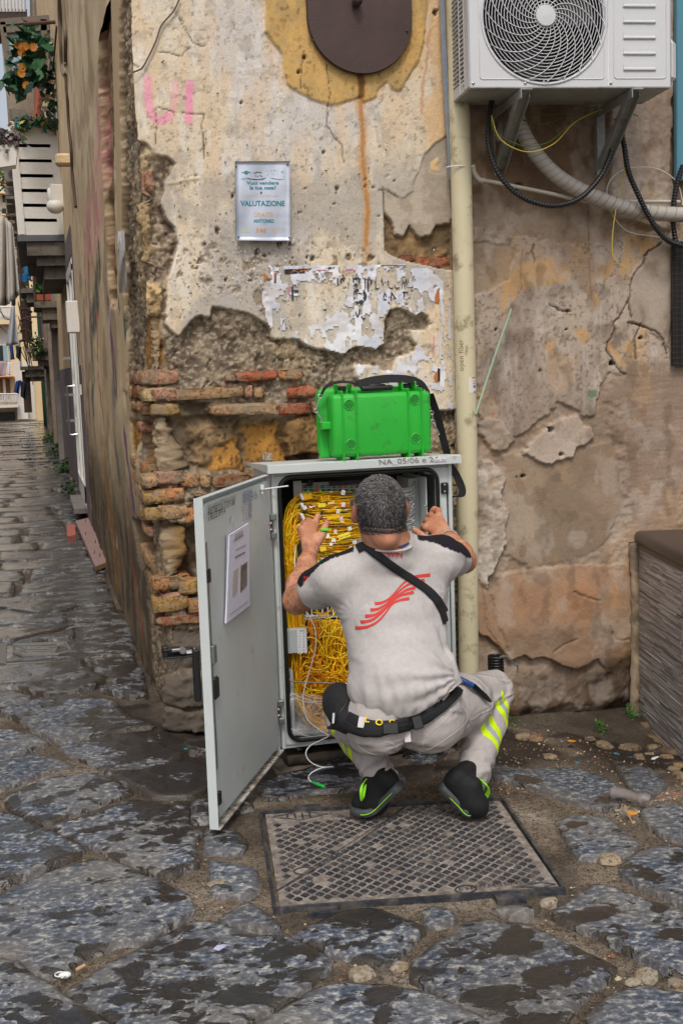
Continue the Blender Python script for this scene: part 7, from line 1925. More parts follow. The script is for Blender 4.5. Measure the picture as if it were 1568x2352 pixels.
side = np.cross(dirs, Nn); side /= np.linalg.norm(side, axis=1)[:, None] + 1e-9
wd = .00055
A0, A1 = P0 - side * wd - Nn * .001, P0 + side * wd - Nn * .001
M0 = P0 + dirs * (ln_ * .6)[:, None] - side * wd * .7; M1 = P0 + dirs * (ln_ * .6)[:, None] + side * wd * .7
TP = P0 + (dirs * 1.0 + fl * .3 + [0, 0, -.1]) * ln_[:, None]
HV = np.stack([A0, A1, M1, M0, TP], 1).reshape(-1, 3)
base_i = np.arange(NHR) * 5
HF = [(a, a + 1, a + 2, a + 3) for a in base_i] + [(a + 3, a + 2, a + 4) for a in base_i]
ch = rh.random(NHR); top_ = sst(-.02, .07, Hp[:, 2])
lightp = .08 + .22 * top_
cc = np.where((ch < lightp)[:, None], np.array(L(160, 157, 154)), np.where((ch < lightp + .25)[:, None], np.array(L(88, 85, 84)), np.array(L(34, 31, 32))))
o = mesh('hair', HV, HF, 'hair_v', man, np.repeat(cc, 5, 0), smooth=False); tag(o, kind='stuff')
sh = SDF((.70, 3.38, .30), (1.60, 4.02, 1.06), .006)
sh.ell(Y_(898, 1365, 3.70), (.192, .125, .165), k=.04)
sh.ell(Y_(912, 1462, 3.655), (.162, .130, .155), k=.06)
sh.ell(Y_(921, 1568, 3.60), (.172, .158, .150), k=.06)
sh.ell(Y_(990, 1560, 3.62), (.085, .12, .085), k=.05)
sh.cone(SHL + [.01, 0, 0], SHR, .066, .066, .04)
sh.cone(Y_(888, 1262, 3.66), NK + [0, .01, -.01], .078, .078, .03); sh.cone(Y_(888, 1272, 3.66), SHL + [.02, 0, .01], .070, .052, .04); sh.cone(Y_(888, 1272, 3.66), SHR + [-.02, 0, .01], .070, .054, .04)
SL1 = SHL + (ELL - SHL) * .62; SR1 = SHR + (ELR - SHR) * .6
sh.cone(SHL, SL1, .068, .068, .035); sh.cone(SHR, SR1, .066, .064, .035)
lc = (NK + [0, .0, .016])
sh.ell(lc + [0, .01, .035], (.071, .075, .036), rotx(R(-14)), k=.004, sub=True)
V, Qs = sh.mesh()
nr_ = vnormals(V, Qs)
hemz = projD(V)
uu, vv2 = hemz
P0x, P0z = Y_(1048, 1545, 3.55)[0], Y_(1048, 1545, 3.55)[2]
ang = np.arctan2(V[:, 2] - P0z, -(V[:, 0] - P0x)); dd2 = np.hypot(V[:, 0] - P0x, V[:, 2] - P0z)
nn3 = fb3(V[:, 0], V[:, 1], V[:, 2], 9, 3, 21)
f1 = np.sin(ang * 17 + nn3 * 7) * np.exp(-dd2 / .15) * sst(.01, .05, dd2) * .010
f2 = np.sin(V[:, 0] * 165 + nn3 * 9 + (V[:, 2] * 20)) * sst(.60, .44, V[:, 2]) * .0034
P1 = SHL + (SL1 - SHL) * .5 + [.06, 0, -.07]; a2 = np.arctan2(V[:, 2] - P1[2], V[:, 0] - P1[0]); d2 = np.linalg.norm(V - P1, axis=1)
f3 = np.sin(a2 * 11 + nn3 * 6) * np.exp(-d2 / .08) * .005
P2 = SHR + (SR1 - SHR) * .5 + [-.05, 0, -.08]; a3 = np.arctan2(V[:, 2] - P2[2], V[:, 0] - P2[0]); d3 = np.linalg.norm(V - P2, axis=1)
f4 = np.sin(a3 * 12 + nn3 * 6) * np.exp(-d3 / .09) * .006
f5 = (fb3(V[:, 0] * .6, V[:, 1], V[:, 2] * 1.8, 8, 2, 25) - .5) * .010
f6 = -np.abs(fb3(V[:, 0] * .7 + V[:, 2] * .5, V[:, 1], V[:, 2] * 1.6, 7, 2, 27) - .5) * .016 + .003
V = V + nr_ * (f1 + f2 + f3 + f4 + f5 + f6)[:, None]
uu, vv2 = projD(V)
kx = [770, 800, 830, 860, 900, 930, 960, 990, 1020, 1045, 1070]; ky = [1604, 1620, 1633, 1643, 1650, 1650, 1641, 1624, 1600, 1577, 1562]
hem = np.interp(uu, kx, ky)
dropped = (vv2 > hem + 2)
keep = ~dropped[Qs].all(1)
V[:, 2] = np.where(vv2 > hem, V[:, 2] + (vv2 - hem) / 735, V[:, 2])
def sleeve_cut(V, keepf, sh_, el_, f):
 ax = (el_ - sh_); L_ = np.linalg.norm(ax); ax = ax / L_
 t = (V - sh_) @ ax; near = np.linalg.norm(V - sh_ - t[:, None] * ax, axis=1) < .11
 end = near & (t > L_ * f)
 V[end] -= ax * (t[end] - L_ * f)[:, None]
 return end
eL = sleeve_cut(V, keep, SHL, ELL, .52); eR = sleeve_cut(V, keep, SHR, ELR, .50)
keep &= ~eL[Qs].all(1) & ~eR[Qs].all(1)
Qs = Qs[keep]
scol = mixc(fb3(V[:, 0], V[:, 1], V[:, 2], 12, 3, 29) * .5, L(192, 186, 183), L(178, 172, 169))
uu, vv2 = projD(V)
ll = np.interp(uu, [680, 690, 700, 715, 735, 760, 790, 815], [1340, 1350, 1338, 1318, 1298, 1284, 1274, 1266]) 
blk = (vv2 < ll) & (uu < 812)
rl = np.interp(uu, [958, 980, 1000, 1030, 1060, 1072], [1240, 1243, 1248, 1261, 1272, 1282]) 
blk |= (vv2 < rl) & (uu > 958)
scol[blk] = L(34, 32, 38)
rb = blk & (np.abs(uu - 706) < 9) & (np.abs(vv2 - 1333) < 8); rb &= fb3(V[:, 0], V[:, 1], V[:, 2], 70, 2, 31) > .45
scol[rb] = L(200, 50, 40)
shirt = mesh('shirt', V, Qs, 'cloth_v', man, scol)
sol = shirt.modifiers.new('thickness', 'SOLIDIFY'); sol.thickness = .003; sol.offset = -1
bvS = BVHTree.FromPolygons([Vector(q) for q in V], [tuple(int(i) for i in f) for f in Qs])
SV, SQ = V, Qs
mb = MB(); a_ = np.linspace(0, 2 * math.pi, 41)[:-1]
mb.tube([NK + [.070 * math.cos(t), .076 * math.sin(t) - .002, .010 + .012 * math.sin(t)] for t in a_], .0065, 6, closed=True); simple('collar_blue', L(44, 66, 130), .85); mb.obj('collar', 'collar_blue', man, smooth=True)
mb = MB(); mb.tube([NK + [.078 * math.cos(t), .086 * math.sin(t) - .004, -.002 + .012 * math.sin(t)] for t in a_], .004, 6, closed=True); mb.obj('neckband', simple('shirt_trim', L(200, 194, 188), .85), man, smooth=True)
tr_ = SDF((.72, 3.34, .02), (1.72, 4.12, .62), .006)
HL, HR = Y_(868, 1662, 3.62), Y_(985, 1655, 3.62)
KL, KR = Y_(800, 1652, 3.96), Y_(1131, 1590, 3.93)
AL, AR = Y_(878, 1786, 3.69), Y_(1087, 1772, 3.67)
tr_.ell(Y_(925, 1612, 3.60), (.172, .130, .075), k=.04)
tr_.ell(Y_(867, 1668, 3.575), (.105, .115, .096), k=.05); tr_.ell(Y_(985, 1660, 3.575), (.112, .115, .102), k=.05)
tr_.chain([HL, HL + (KL - HL) * .5, KL], [.098, .092, .070], .04); tr_.chain([HR + [.01, 0, 0], HR + (KR - HR) * .5 + [0, 0, .01], KR], [.102, .096, .074], .04)
tr_.chain([KL, KL + (AL - KL) * .35, AL], [.070, .066, .054], .035); tr_.chain([KR, KR + (AR - KR) * .35, AR + [0, 0, -.008]], [.073, .070, .060], .035)
V, Qt = tr_.mesh(); nt_ = vnormals(V, Qt)
f = np.zeros(len(V))
for K_, A_, s_ in ((KL, AL, 1), (KR, AR, 2)):
 ax = A_ - K_; L_ = np.linalg.norm(ax); ax = ax / L_; t = (V - K_) @ ax / L_; near = np.exp(-(np.linalg.norm(V - K_ - np.clip(t, 0, 1)[:, None] * (A_ - K_), axis=1) / .09) ** 2)
 n_ = fb3(V[:, 0], V[:, 1], V[:, 2], 10, 3, 40 + s_)
 f += near * (np.sin(t * 42 + n_ * 14) * .0065 * sst(.55, .95, t) + np.sin(t * 26 + n_ * 12) * .003 * sst(.35, .0, t))
for H_, K_, s_ in ((HL, KL, 1), (HR, KR, 2)):
 ax = K_ - H_; L_ = np.linalg.norm(ax); ax = ax / L_; t = (V - H_) @ ax / L_; dr = V - H_ - t[:, None] * (K_ - H_); near = np.exp(-(np.linalg.norm(dr, axis=1) / .11) ** 2) * sst(.15, .4, t)
 n_ = fb3(V[:, 0], V[:, 1], V[:, 2], 8, 3, 50 + s_)
 f += near * np.sin(np.arctan2(dr[:, 2], dr[:, 0] + dr[:, 1]) * 7 + t * 12 + n_ * 9) * .0065
f += (fb3(V[:, 0], V[:, 1], V[:, 2], 14, 3, 60) - .5) * .010 - np.abs(fb3(V[:, 0], V[:, 1], V[:, 2], 9, 3, 62) - .5) * .026
P3 = Y_(925, 1745, 3.52); d_ = np.linalg.norm((V - P3) * [1, 1, .8], axis=1)
f -= .014 * np.exp(-((V[:, 0] - P3[0] - .01) / .010) ** 2) * sst(.30, .12, V[:, 2] - .18)
f += np.sin(np.arctan2(V[:, 2] - P3[2], V[:, 0] - P3[0]) * 14 + fb3(V[:, 0], V[:, 1], V[:, 2], 9, 3, 64) * 6) * np.exp(-d_ / .09) * .003
V = V + nt_ * f[:, None]
tc = mixc(fb3(V[:, 0], V[:, 1], V[:, 2], 9, 4, 66), L(184, 176, 172), L(168, 160, 156))
NEON, GRY = L(206, 236, 20), L(164, 168, 174)
for K_, A_, bands in ((KR, AR, ((.14, .21, 0), (.21, .28, 1), (.28, .35, 0), (.48, .55, 0), (.55, .61, 1), (.61, .68, 0))), (KL, AL, ((.06, .12, 0), (.33, .40, 0), (.40, .46, 1), (.46, .53, 0)))):
 ax = A_ - K_; L_ = np.linalg.norm(ax); ax /= L_; t = (V - K_) @ ax / L_; near = np.linalg.norm(V - K_ - t[:, None] * (A_ - K_), axis=1) < .095
 t = t - (1.1 if K_ is KR else -1.2) * (V[:, 0] - K_[0] - ax[0] * t * L_)
 for a, c_, g in bands: tc[near & (t > a) & (t < c_)] = GRY if g else NEON
trs = mesh('trousers', V, Qt, 'trouser_v', man, tc)
bvT = BVHTree.FromPolygons([Vector(q) for q in V], [tuple(int(i) for i in f_) for f_ in Qt])
def hit(bv, u, v, off=.003):
 d = ray(u, v); d = d / np.linalg.norm(d)
 r_ = bv.ray_cast(Vector(EYE), Vector(d))
 if r_[0] is None: return None
 return np.array(r_[0]) + np.array(r_[1]) * off
def drape(bv, pts, w_, name, m_, off=.004, n=60, t=.0012, parent=None, taper=None):
 P = spline([(u, v, 0) for u, v in pts], n)[:, :2]
 W = np.gradient(P, axis=0); W /= np.linalg.norm(W, axis=1)[:, None]; nn2 = np.stack([-W[:, 1], W[:, 0]], 1)
 rows = []; last = None
 for i, (p, q) in enumerate(zip(P, nn2)):
  ww = w_ * (taper(i / (len(P) - 1)) if taper else 1); row = []
  for s in (-1, -.33, .33, 1):
   h_ = hit(bv, *(p + q * ww / 2 * s), off)
   row.append(h_)
  if any(h_ is None for h_ in row):
   g_ = [h_ for h_ in row if h_ is not None]
   if len(g_) < 2: continue
   row = [h_ if h_ is not None else (g_[-1] if k_ > 1 else g_[0]) for k_, h_ in enumerate(row)]
  if last is not None and max(np.linalg.norm(a - b) for a, b in zip(row, last)) > .16: continue
  rows.append(row); last = row
 if len(rows) < 2: return None
 V_ = np.array(rows).reshape(-1, 3); k = 4; F_ = [(i * k + j, i * k + j + 1, (i + 1) * k + j + 1, (i + 1) * k + j) for i in range(len(rows) - 1) for j in range(3)]
 o = mesh(name, V_, F_, m_, parent or man)
 if t > .0003: s_ = o.modifiers.new('thickness', 'SOLIDIFY'); s_.thickness = t; s_.offset = 0
 return o
DL = lambda x, y: (765.6 + x / 4.267, 1041.2 + y / 4.267)
simple('print_red', L(206, 58, 50), .75, 0, .05)
lg = [[(405, 1475), (470, 1466), (540, 1430), (600, 1370), (650, 1310), (720, 1245), (800, 1210), (945, 1192)],
  [(362, 1537), (430, 1528), (500, 1492), (560, 1440), (620, 1376), (700, 1306), (780, 1268), (890, 1242)],
  [(312, 1597), (400, 1586), (470, 1546), (540, 1486), (600, 1420), (680, 1360), (730, 1335), (800, 1318)],
  [(266, 1655), (360, 1642), (440, 1592), (520, 1516), (580, 1452), (650, 1402), (710, 1380), (785, 1362)],
  [(214, 1714), (330, 1702), (430, 1652), (510, 1566), (565, 1490), (620, 1452), (680, 1434), (742, 1424)]]
for c_ in lg: drape(bvS, [DL(*q) for q in c_], 8.6, 'back_print', 'print_red', .0016, 60, .0002, shirt, lambda t: .42 + .5 * abs(2 * t - 1) ** 1.5)
def shirt_text(tx, u, v, hpx, name, rot=-.05, xs=1.0, shear=0, bold=0.0):
 V_, F_ = text_mesh(tx, 1.0, xs=xs, shear=shear, font_bold=bold); out_ = []
 for x, y, _ in V_:
  a = u + hpx * (x * math.cos(rot) + y * math.sin(rot)); b_ = v - hpx * (y * math.cos(rot) - x * math.sin(rot))
  h_ = hit(bvS, a, b_, .0035)
  if h_ is None: return
  out_.append(h_)
 mb = MB(); mb.add(out_, F_); o = mb.obj(name, 'print_red', shirt); tag(o, kind='stuff')
shirt_text('WIN', 906, 1275, 17, 'back_lettering', .03, 1.0, 0, .02); shirt_text('gether', 883, 1269, 12, 'back_lettering', .1, .8, .4)
strap_pts = [(822, 1262), (836, 1255)] + [DL(*q) for q in ((340, 925), (450, 1010), (600, 1122), (750, 1226), (900, 1330), (1000, 1430), (1060, 1530), (1088, 1600), (1104, 1670))]
drape(bvS, strap_pts, 19, 'crossbody_strap', 'webbing', .0045, 90, .002)
bandp = [(800, 1652), (826, 1664), (850, 1672), (885, 1673), (920, 1668), (960, 1655), (1000, 1634), (1030, 1608), (1048, 1584)]
beltp = [(786, 1658), (820, 1676), (860, 1682), (893, 1676), (930, 1667), (960, 1657), (1000, 1636), (1030, 1611), (1050, 1586)]
WB = np.array([[*atY(u, v, 3.5)] for u, v in bandp])
simple('letter_yellow', L(224, 196, 40), .8)
drape(bvT, [(u, v - 4) for u, v in bandp], 28, 'waistband', simple('waist_black', L(28, 28, 34), .85, 0, .1, 60), .006, 60, .002)
def belt_text(tx, pts, hpx, rot0=0):
 for ch_, (u, v, r_) in zip(tx, pts):
  V_, F_ = text_mesh(ch_, 1.0, font_bold=.03); out_ = []
  for x, y, _ in V_:
   a = u + hpx * (x * math.cos(r_) + y * math.sin(r_)); b_ = v - hpx * (y * math.cos(r_) - x * math.sin(r_)); h_ = hit(bvT, a, b_, .012)
   if h_ is None: break
   out_.append(h_)
  if len(out_) == len(V_):
   mb = MB(); mb.add(out_, F_); o = mb.obj('waistband_letter', 'letter_yellow', man)
belt_text('LOG', [(845, 1654, .1), (870, 1660, .06), (898, 1659, 0)], 20)
belt_text('AG', [(1022, 1602, -.75), (1036, 1588, -.9)], 18)
drape(bvT, beltp, 19, 'belt', 'webbing', .013, 70, .003)
def facing_box(u, v, w_, h_, d_, rot, name, m_, bv=bvT, off=.016, bev=.003, parent=None):
 p = hit(bv, u, v, off)
 if p is None: return
 fw = ray(u, v); fw = fw / np.linalg.norm(fw); x_a = np.cross(fw, (0, 0, 1)); x_a /= np.linalg.norm(x_a); z_a = np.cross(x_a, fw)
 c_, s_ = math.cos(rot), math.sin(rot); X_ = x_a * c_ + z_a * s_; Z_ = -x_a * s_ + z_a * c_
 mb = MB(); mb.box(p, (w_, d_, h_), np.stack([X_, fw, Z_], 1), bev=bev); return mb.obj(name, m_, parent or man)
facing_box(893, 1672, .050, .036, .014, .03, 'buckle', 'black_plastic'); facing_box(957, 1655, .032, .042, .012, .25, 'strap_adjuster', 'black_plastic')
pg = SDF((.80, 3.50, .24), (1.0, 3.86, .56), .005)
pg.ell(Y_(778, 1612, 3.68), (.052, .085, .062), roty(R(25)), k=.03); pg.ell(Y_(793, 1650, 3.64), (.045, .07, .040), k=.03); pg.cone(Y_(800, 1660, 3.60), Y_(838, 1680, 3.55), .034, .018, .03); pg.cone(Y_(790, 1668, 3.62), Y_(752, 1672, 3.66), .012, .006, .01)
V, Qp = pg.mesh(); V += vnormals(V, Qp) * ((fb3(V[:, 0], V[:, 1], V[:, 2], 22, 4, 70) - .5) * .012)[:, None]
pouch = mesh('waist_pouch', V, Qp, simple('pouch_black', L(24, 23, 26), .85, 0, .15, 80, .001, 500), man)
bvP = BVHTree.FromPolygons([Vector(q) for q in V], [tuple(int(i) for i in f_) for f_ in Qp])
drape(bvP, [(806, 1592), (792, 1620), (776, 1644), (768, 1660)], 2.2, 'zip', 'black_plastic', .002, 30, .001, pouch)
facing_box(768, 1650, .008, .034, .004, -.1, 'zip_pull', 'steel', bvP, .004, .001, pouch)
simple('pen_blue', L(36, 66, 130), .5)
p0_, p1_, p2_ = hit(bvT, 1056, 1572, .02), hit(bvT, 1078, 1584, .022), hit(bvT, 1118, 1612, .016)
if p0_ is not None and p1_ is not None and p2_ is not None:
 mb = MB(); mb.tube([p0_ + (p0_ - p1_) * .4, p0_, p1_], .0095, 10); pn_ = mb.obj('pen_holder', 'pen_blue', man, smooth=True); mb = MB(); mb.tube([p1_, p1_ + (p2_ - p1_) * .7, p2_], [.010, .009, .005], 10); mb.obj('tool_handle', 'black_plastic', pn_, smooth=True)
DT = lambda x, y: (735 + x / 3.2, 1439.3 + y / 3.2)
simple('seam', L(206, 200, 196), .85)
for pts, nm in (([(265, 775), (400, 830), (545, 870), (552, 945), (480, 958), (330, 915), (262, 850)], 'back_pocket'), ([(742, 835), (880, 720), (1020, 595), (1078, 690), (950, 810), (792, 902), (745, 842)], 'back_pocket'),
    ([(578, 765), (562, 880), (560, 975)], 'centre_seam'), ([(1060, 600), (1090, 690), (1130, 720)], 'side_seam'), ([(1270, 340), (1310, 420), (1400, 395)], 'cargo_flap')):
 drape(bvT, [DT(*q) for q in pts], 1.0, nm, 'seam', .0012, 50, .0008, trs)
facing_box(870, 1681, .0, 0, 0, 0, 'x', 'seam') if False else None
for (u, v, r_) in ((935, 1684, .05), (836, 1660, -.2), (1013, 1603, -.6)): facing_box(u, v, .020, .034, .004, r_, 'belt_loop', 'seam', bvT, .016, .001, trs)
simple('sole_rubber', L(58, 60, 62), .6, 0, .15, 60, .001, 200); simple('outsole_olive', L(88, 82, 34), .8, 0, .3, 40, .002, 90); simple('neon_green', L(150, 236, 40), .55)
def shoe(heel, ball, toe, side_sign, ank, lace):
 heel, ball, toe = map(np.array, (heel, ball, toe))
 sg = SDF(np.minimum.reduce([heel, ball, toe, ank]) - .10, np.maximum.reduce([heel, ball, toe, ank]) + .10, .005)
 up_ = np.array([0, 0, 1.0]); f1 = ball - heel; L1 = np.linalg.norm(f1); f1 = f1 / L1; s = np.cross(f1, up_); s /= np.linalg.norm(s); n1 = np.cross(s, f1)
 f2 = toe - ball; f2 = f2 / np.linalg.norm(f2); n2 = np.cross(s, f2); n2 /= np.linalg.norm(n2)
 sg.chain([heel + n1 * .045 + f1 * .03, heel + n1 * .048 + f1 * .09, ball + n1 * .040], [.036, .036, .038], .02)
 sg.cone(heel + n1 * .07 + f1 * .03, ank, .034, .044, .02)
 sg.cone(heel + n1 * .080 + f1 * .08, ball + n1 * .045 - f1 * .02, .034, .034, .02)
 sg.cone(ball + n2 * .036, toe + n2 * .032 - f2 * .035, .040, .030, .02)
 sg.cut(heel + n1 * .018, -n1) if False else None
 V, Q_ = sg.mesh(); V += vnormals(V, Q_) * ((fb3(V[:, 0], V[:, 1], V[:, 2], 30, 3, 80) - .5) * .004)[:, None]
 so = mesh('shoe', V, Q_, 'shoe_v', man, np.tile(np.array(L(26, 26, 27)), (len(V), 1)))
 bv = BVHTree.FromPolygons([Vector(q) for q in V], [tuple(int(i) for i in f_) for f_ in Q_])
 T_ = np.linspace(0, 1, 26); tot = L1 + np.linalg.norm(toe - ball); P = []; Nn_ = []
 for t in T_:
  d = t * tot
  if d < L1 - .03: p = heel + f1 * d; n_ = n1
  elif d < L1 + .03:
   k = (d - L1 + .03) / .06; a = heel + f1 * (L1 - .03); c_ = ball + f2 * .03; p = a * (1 - k) ** 2 + ball * 2 * k * (1 - k) + c_ * k * k; n_ = n1 * (1 - k) + n2 * k
  else: p = ball + f2 * (d - L1); n_ = n2
  P.append(p); Nn_.append(n_ / np.linalg.norm(n_))
 wv = np.interp(T_, [0, .03, .1, .3, .45, .7, .85, .95, .99, 1], [.012, .026, .034, .033, .033, .047, .046, .034, .018, .006]) 
 wv = wv * 1.12; V_ = []; nw = 7
 for lay in (0, .010, .026):
  for p, n_, w_ in zip(P, Nn_, wv):
   g = w_ * (1.0 if lay else .93) + (.002 if lay == .010 else 0)
   for k in range(nw): V_.append(p + s * g * (2 * k / (nw - 1) - 1) + n_ * lay)
 V_ = np.array(V_); m_ = len(T_) * nw; F1 = [(i * nw + k, i * nw + k + 1, (i + 1) * nw + k + 1, (i + 1) * nw + k) for i in range(len(T_) - 1) for k in range(nw - 1)]
 bot = F1; top = [tuple(2 * m_ + q for q in f_[::-1]) for f_ in F1]; rim_ = [i * nw for i in range(len(T_))] + [(len(T_) - 1) * nw + k for k in range(1, nw)] + [i * nw + nw - 1 for i in range(len(T_) - 2, -1, -1)] + [k for k in range(nw - 2, 0, -1)]
 sd_ = []
 for l_ in (0, 1): sd_ += [(l_ * m_ + rim_[i], l_ * m_ + rim_[(i + 1) % len(rim_)], (l_ + 1) * m_ + rim_[(i + 1) % len(rim_)], (l_ + 1) * m_ + rim_[i]) for i in range(len(rim_))]
 sole = mesh('sole', V_, sd_ + top, 'sole_rubber', so)
 mesh('outsole', V_[:m_], bot, 'outsole_olive', sole)
 line = [V_[m_ + r_] + (V_[m_ + r_] - V_[m_ + r_]) for r_ in rim_]; mid = np.array(line)
 cen2 = mid.mean(0); mb = MB(); half = mid[:len(T_)] if side_sign < 0 else mid[len(T_) + nw - 2:len(T_) + nw - 2 + len(T_)]
 o_ = s * side_sign * .002
 mb.tube([q + o_ + Nn_[0] * .003 for q in half[3:20]], .0013, 5)
 mb.obj('green_line', 'neon_green', sole, smooth=True)
 for q in (range(3)):
  mb = MB(); mb.tube(spline([atY(u + q * 2.2 * side_sign, v + q * 3, y) for u, v, y in lace], 24), .0022, 5); mb.obj('lace', 'neon_green', so, smooth=True)
 return so, bv
gzz = .012
shL_, bvl = shoe(Y_(928, 1806, 3.63), atZ(866, 1868, gzz + .012), atZ(836, 1871, gzz + .010) + [-.035, .04, 0], -1, AL + [0, 0, .0], [(841, 1790, 3.66), (834, 1800, 3.63), (831, 1816, 3.62), (834, 1834, 3.63), (838, 1818, 3.63), (840, 1802, 3.64)])
shR_, bvr = shoe(Y_(1008, 1802, 3.63), atZ(1078, 1872, gzz + .012), atZ(1104, 1872, gzz + .010) + [.035, .04, 0], 1, AR + [-.015, 0, .0], [(1092, 1788, 3.62), (1104, 1792, 3.60), (1116, 1802, 3.60), (1119, 1816, 3.61), (1112, 1828, 3.62), (1100, 1829, 3.62), (1103, 1816, 3.62), (1106, 1802, 3.61)])
simple('plug_lime', L(110, 214, 60), .4)
mb = MB(); p = Y_(745, 1217, 4.175); mb.box(p, (.030, .010, .009), roty(R(3)), bev=.002); mb.box(p + [.019, 0, .001], (.010, .006, .005)); pg_ = mb.obj('fibre_plug', 'plug_lime'); tag(pg_, 'small lime green fibre plug pinched by the left hand of the man', 'plug')
mb = MB(); ax = (ELR - WRR) / np.linalg.norm(ELR - WRR); c_ = WRR + ax * .014; a_ = np.cross(ax, (0, 0, 1)); a_ /= np.linalg.norm(a_); b_ = np.cross(ax, a_)
for k in range(26):
 t = k * 2 * math.pi / 26; q = c_ + (a_ * math.cos(t) + b_ * math.sin(t)) * .0315; mb.ball(q, .0042, 5)
o = mb.obj('bracelet', 'steel', man, smooth=True)
#  the alley
ra_ = random.Random(77)
def stucco(name, c1, c2, sc=2.0, bump=.01, dark=None):
 m = N(name); g_ = m.n('NewGeometry'); f = m.noise(sc, 8, .62, g_.outputs['Position'], (1, .25, .4))
 c = m.mix(m.ramp(f, [(.36, 0.0), (.64, 1.0)]), c1, c2)
 if dark is not None: c = m.mix(m.ramp(m.noise(5, 8, .7, g_.outputs['Position']), [(.5, 0.0), (.66, .7)]), c, dark)
 return m.set(c, .9, None, m.bump(m.noise(24, 6, .6), bump))
stucco('stucco_tan', L(232, 204, 160), L(218, 186, 142), dark=L(170, 146, 116))
stucco('stucco_mauve', L(122, 108, 108), L(108, 96, 96))
stucco('stucco_old', L(150, 134, 114), L(120, 104, 90), dark=L(88, 74, 62)); stucco('stucco_grey', L(132, 126, 122), L(108, 102, 98), dark=L(84, 76, 70))
stucco('stucco_cream', L(232, 210, 168), L(214, 186, 142), .6); stucco('stucco_white', L(224, 218, 208), L(206, 196, 182), .6)
stucco('balcony_stone', L(128, 120, 108), L(92, 84, 74), dark=L(62, 56, 48))
simple('white_wood', L(224, 220, 212), .5, 0, .03); simple('dark_window', L(44, 48, 52), .25); simple('iron_rust', L(84, 64, 54), .8, .2, .2); simple('green_shutter', L(34, 70, 50), .6); simple('glass_pale', L(150, 178, 182), .2)
simple('cloth_grey', L(186, 180, 172), .9, 0, .06, 4, .004, 20); simple('cloth_blue', L(40, 66, 130), .9); simple('cloth_dark', L(34, 34, 42), .9); simple('cloth_white', L(214, 212, 214), .9); simple('cloth_mauve', L(170, 150, 156), .9); simple('tub_blue', L(44, 120, 170), .5)
simple('terracotta', L(150, 74, 52), .7); simple('awning_red', L(196, 92, 72), .8); simple('cable_dull', L(120, 104, 86), .7); simple('railing_white', L(210, 206, 200), .5)
X2 = .452
b2 = thing('alley_house', 'tan alley house with a mauve painted base and a tall white glazed door', 'building', (X2, 11.6, 0))
def wbx(mb, y0, y1, z0, z1, x0=X2, x1=X2 + .4, **kw): mb.box(((x0 + x1) / 2, (y0 + y1) / 2, (z0 + z1) / 2), (abs(x1 - x0), y1 - y0, z1 - z0), **kw)
mb = MB(); wbx(mb, 11.6, 12.55, 1.60, 9.5); wbx(mb, 14.6, 22.0, 1.60, 9.5); wbx(mb, 12.55, 14.6, 2.70, 9.5); mb.obj('upper_wall', 'stucco_tan', b2)
mb = MB(); wbx(mb, 11.6, 12.52, -.2, 1.595, X2 - .004); wbx(mb, 14.62, 22.0, -.2, 1.595, X2 - .004); wbx(mb, 12.52, 14.62, -.2, .16, X2 - .004); mb.obj('painted_base', 'stucco_mauve', b2)
mb = MB(); wbx(mb, 12.30, 12.52, 1.60, 2.95, X2 - .006, X2 + .1); wbx(mb, 14.64, 15.2, 1.60, 3.6, X2 - .006, X2 + .1); wbx(mb, 12.52, 14.64, 2.72, 3.0, X2 - .006, X2 + .1); mb.obj('painted_surround', 'stucco_mauve', b2)
dr = MB(); 
for y0, y1, z0, z1 in ((12.56, 12.70, .18, 2.62), (14.44, 14.58, .18, 2.62), (12.56, 14.58, 2.56, 2.68), (12.56, 14.58, .16, .36), (13.52, 13.62, .3, 2.6), (12.6, 14.5, 2.2, 2.28)): wbx(dr, y0, y1, z0, z1, X2 - .012, X2 + .05)
door = dr.obj('door', 'white_wood', b2)
mb = MB(); wbx(mb, 12.60, 14.54, .3, 2.58, X2 + .012, X2 + .03); mb.obj('pane', 'glass_pale', door)
for z in (1.28, 1.70, .98):
 mb = MB(); mb.box((X2 - .06, 14.3, z), (.10, .03, .03)); mb.obj('door_handle', 'steel', door)
mb = MB(); mb.tube([(X2 - .0, 14.25, .82), (X2 - .09, 14.25, .82), (X2 - .09, 14.25, 1.38), (X2, 14.25, 1.38)], .014, 6); mb.obj('door_handle', 'steel', door)
mb = MB(); mb.box((X2 - .05, 13.1, .13), (.18, 1.5, .05)); mb.obj('threshold', 'stucco_grey', b2)
mb = MB(); mb.box((X2 - .05, 11.75, 2.05), (.13, .12, .30), bev=.01); o = mb.obj('meter_box', 'white_wood'); tag(o, 'white metal meter box fixed beside the tall white alley door', 'meter box')
mb = MB(); mb.box((X2 - .012, 12.1, 1.36), (.02, .10, .10)); mb.obj('bell_plate', 'white_wood', b2)
def atube(pts, r_, name, label, m_, cat='cable', x=X2 - .02, n=40):
 mb = MB(); mb.tube(spline([atX(u, v, x) for u, v in pts], n), r_, 6); o = mb.obj(name, m_, smooth=True); return tag(o, label, cat)
atube([(137, -8), (138, 40), (141, 100), (143, 150), (146, 168), (150, 172)], .022, 'conduit', 'left of two dull brown conduits high on the alley house', 'cable_dull', 'conduit')
atube([(145, -8), (148, 40), (151, 90), (151, 140), (153, 150)], .022, 'conduit', 'right of two dull brown conduits high on the alley house', 'cable_dull', 'conduit')
atube([(151, 172), (154, 220), (158, 290), (163, 340), (166, 400), (172, 460), (174, 475)], .014, 'wall_cable', 'long dark cable running down the tan alley house wall', 'iron_rust')
atube([(130, 60), (126, 110), (122, 160), (122, 250)], .010, 'wall_cable', 'thin cable beside the vine on the alley house', 'iron_rust')
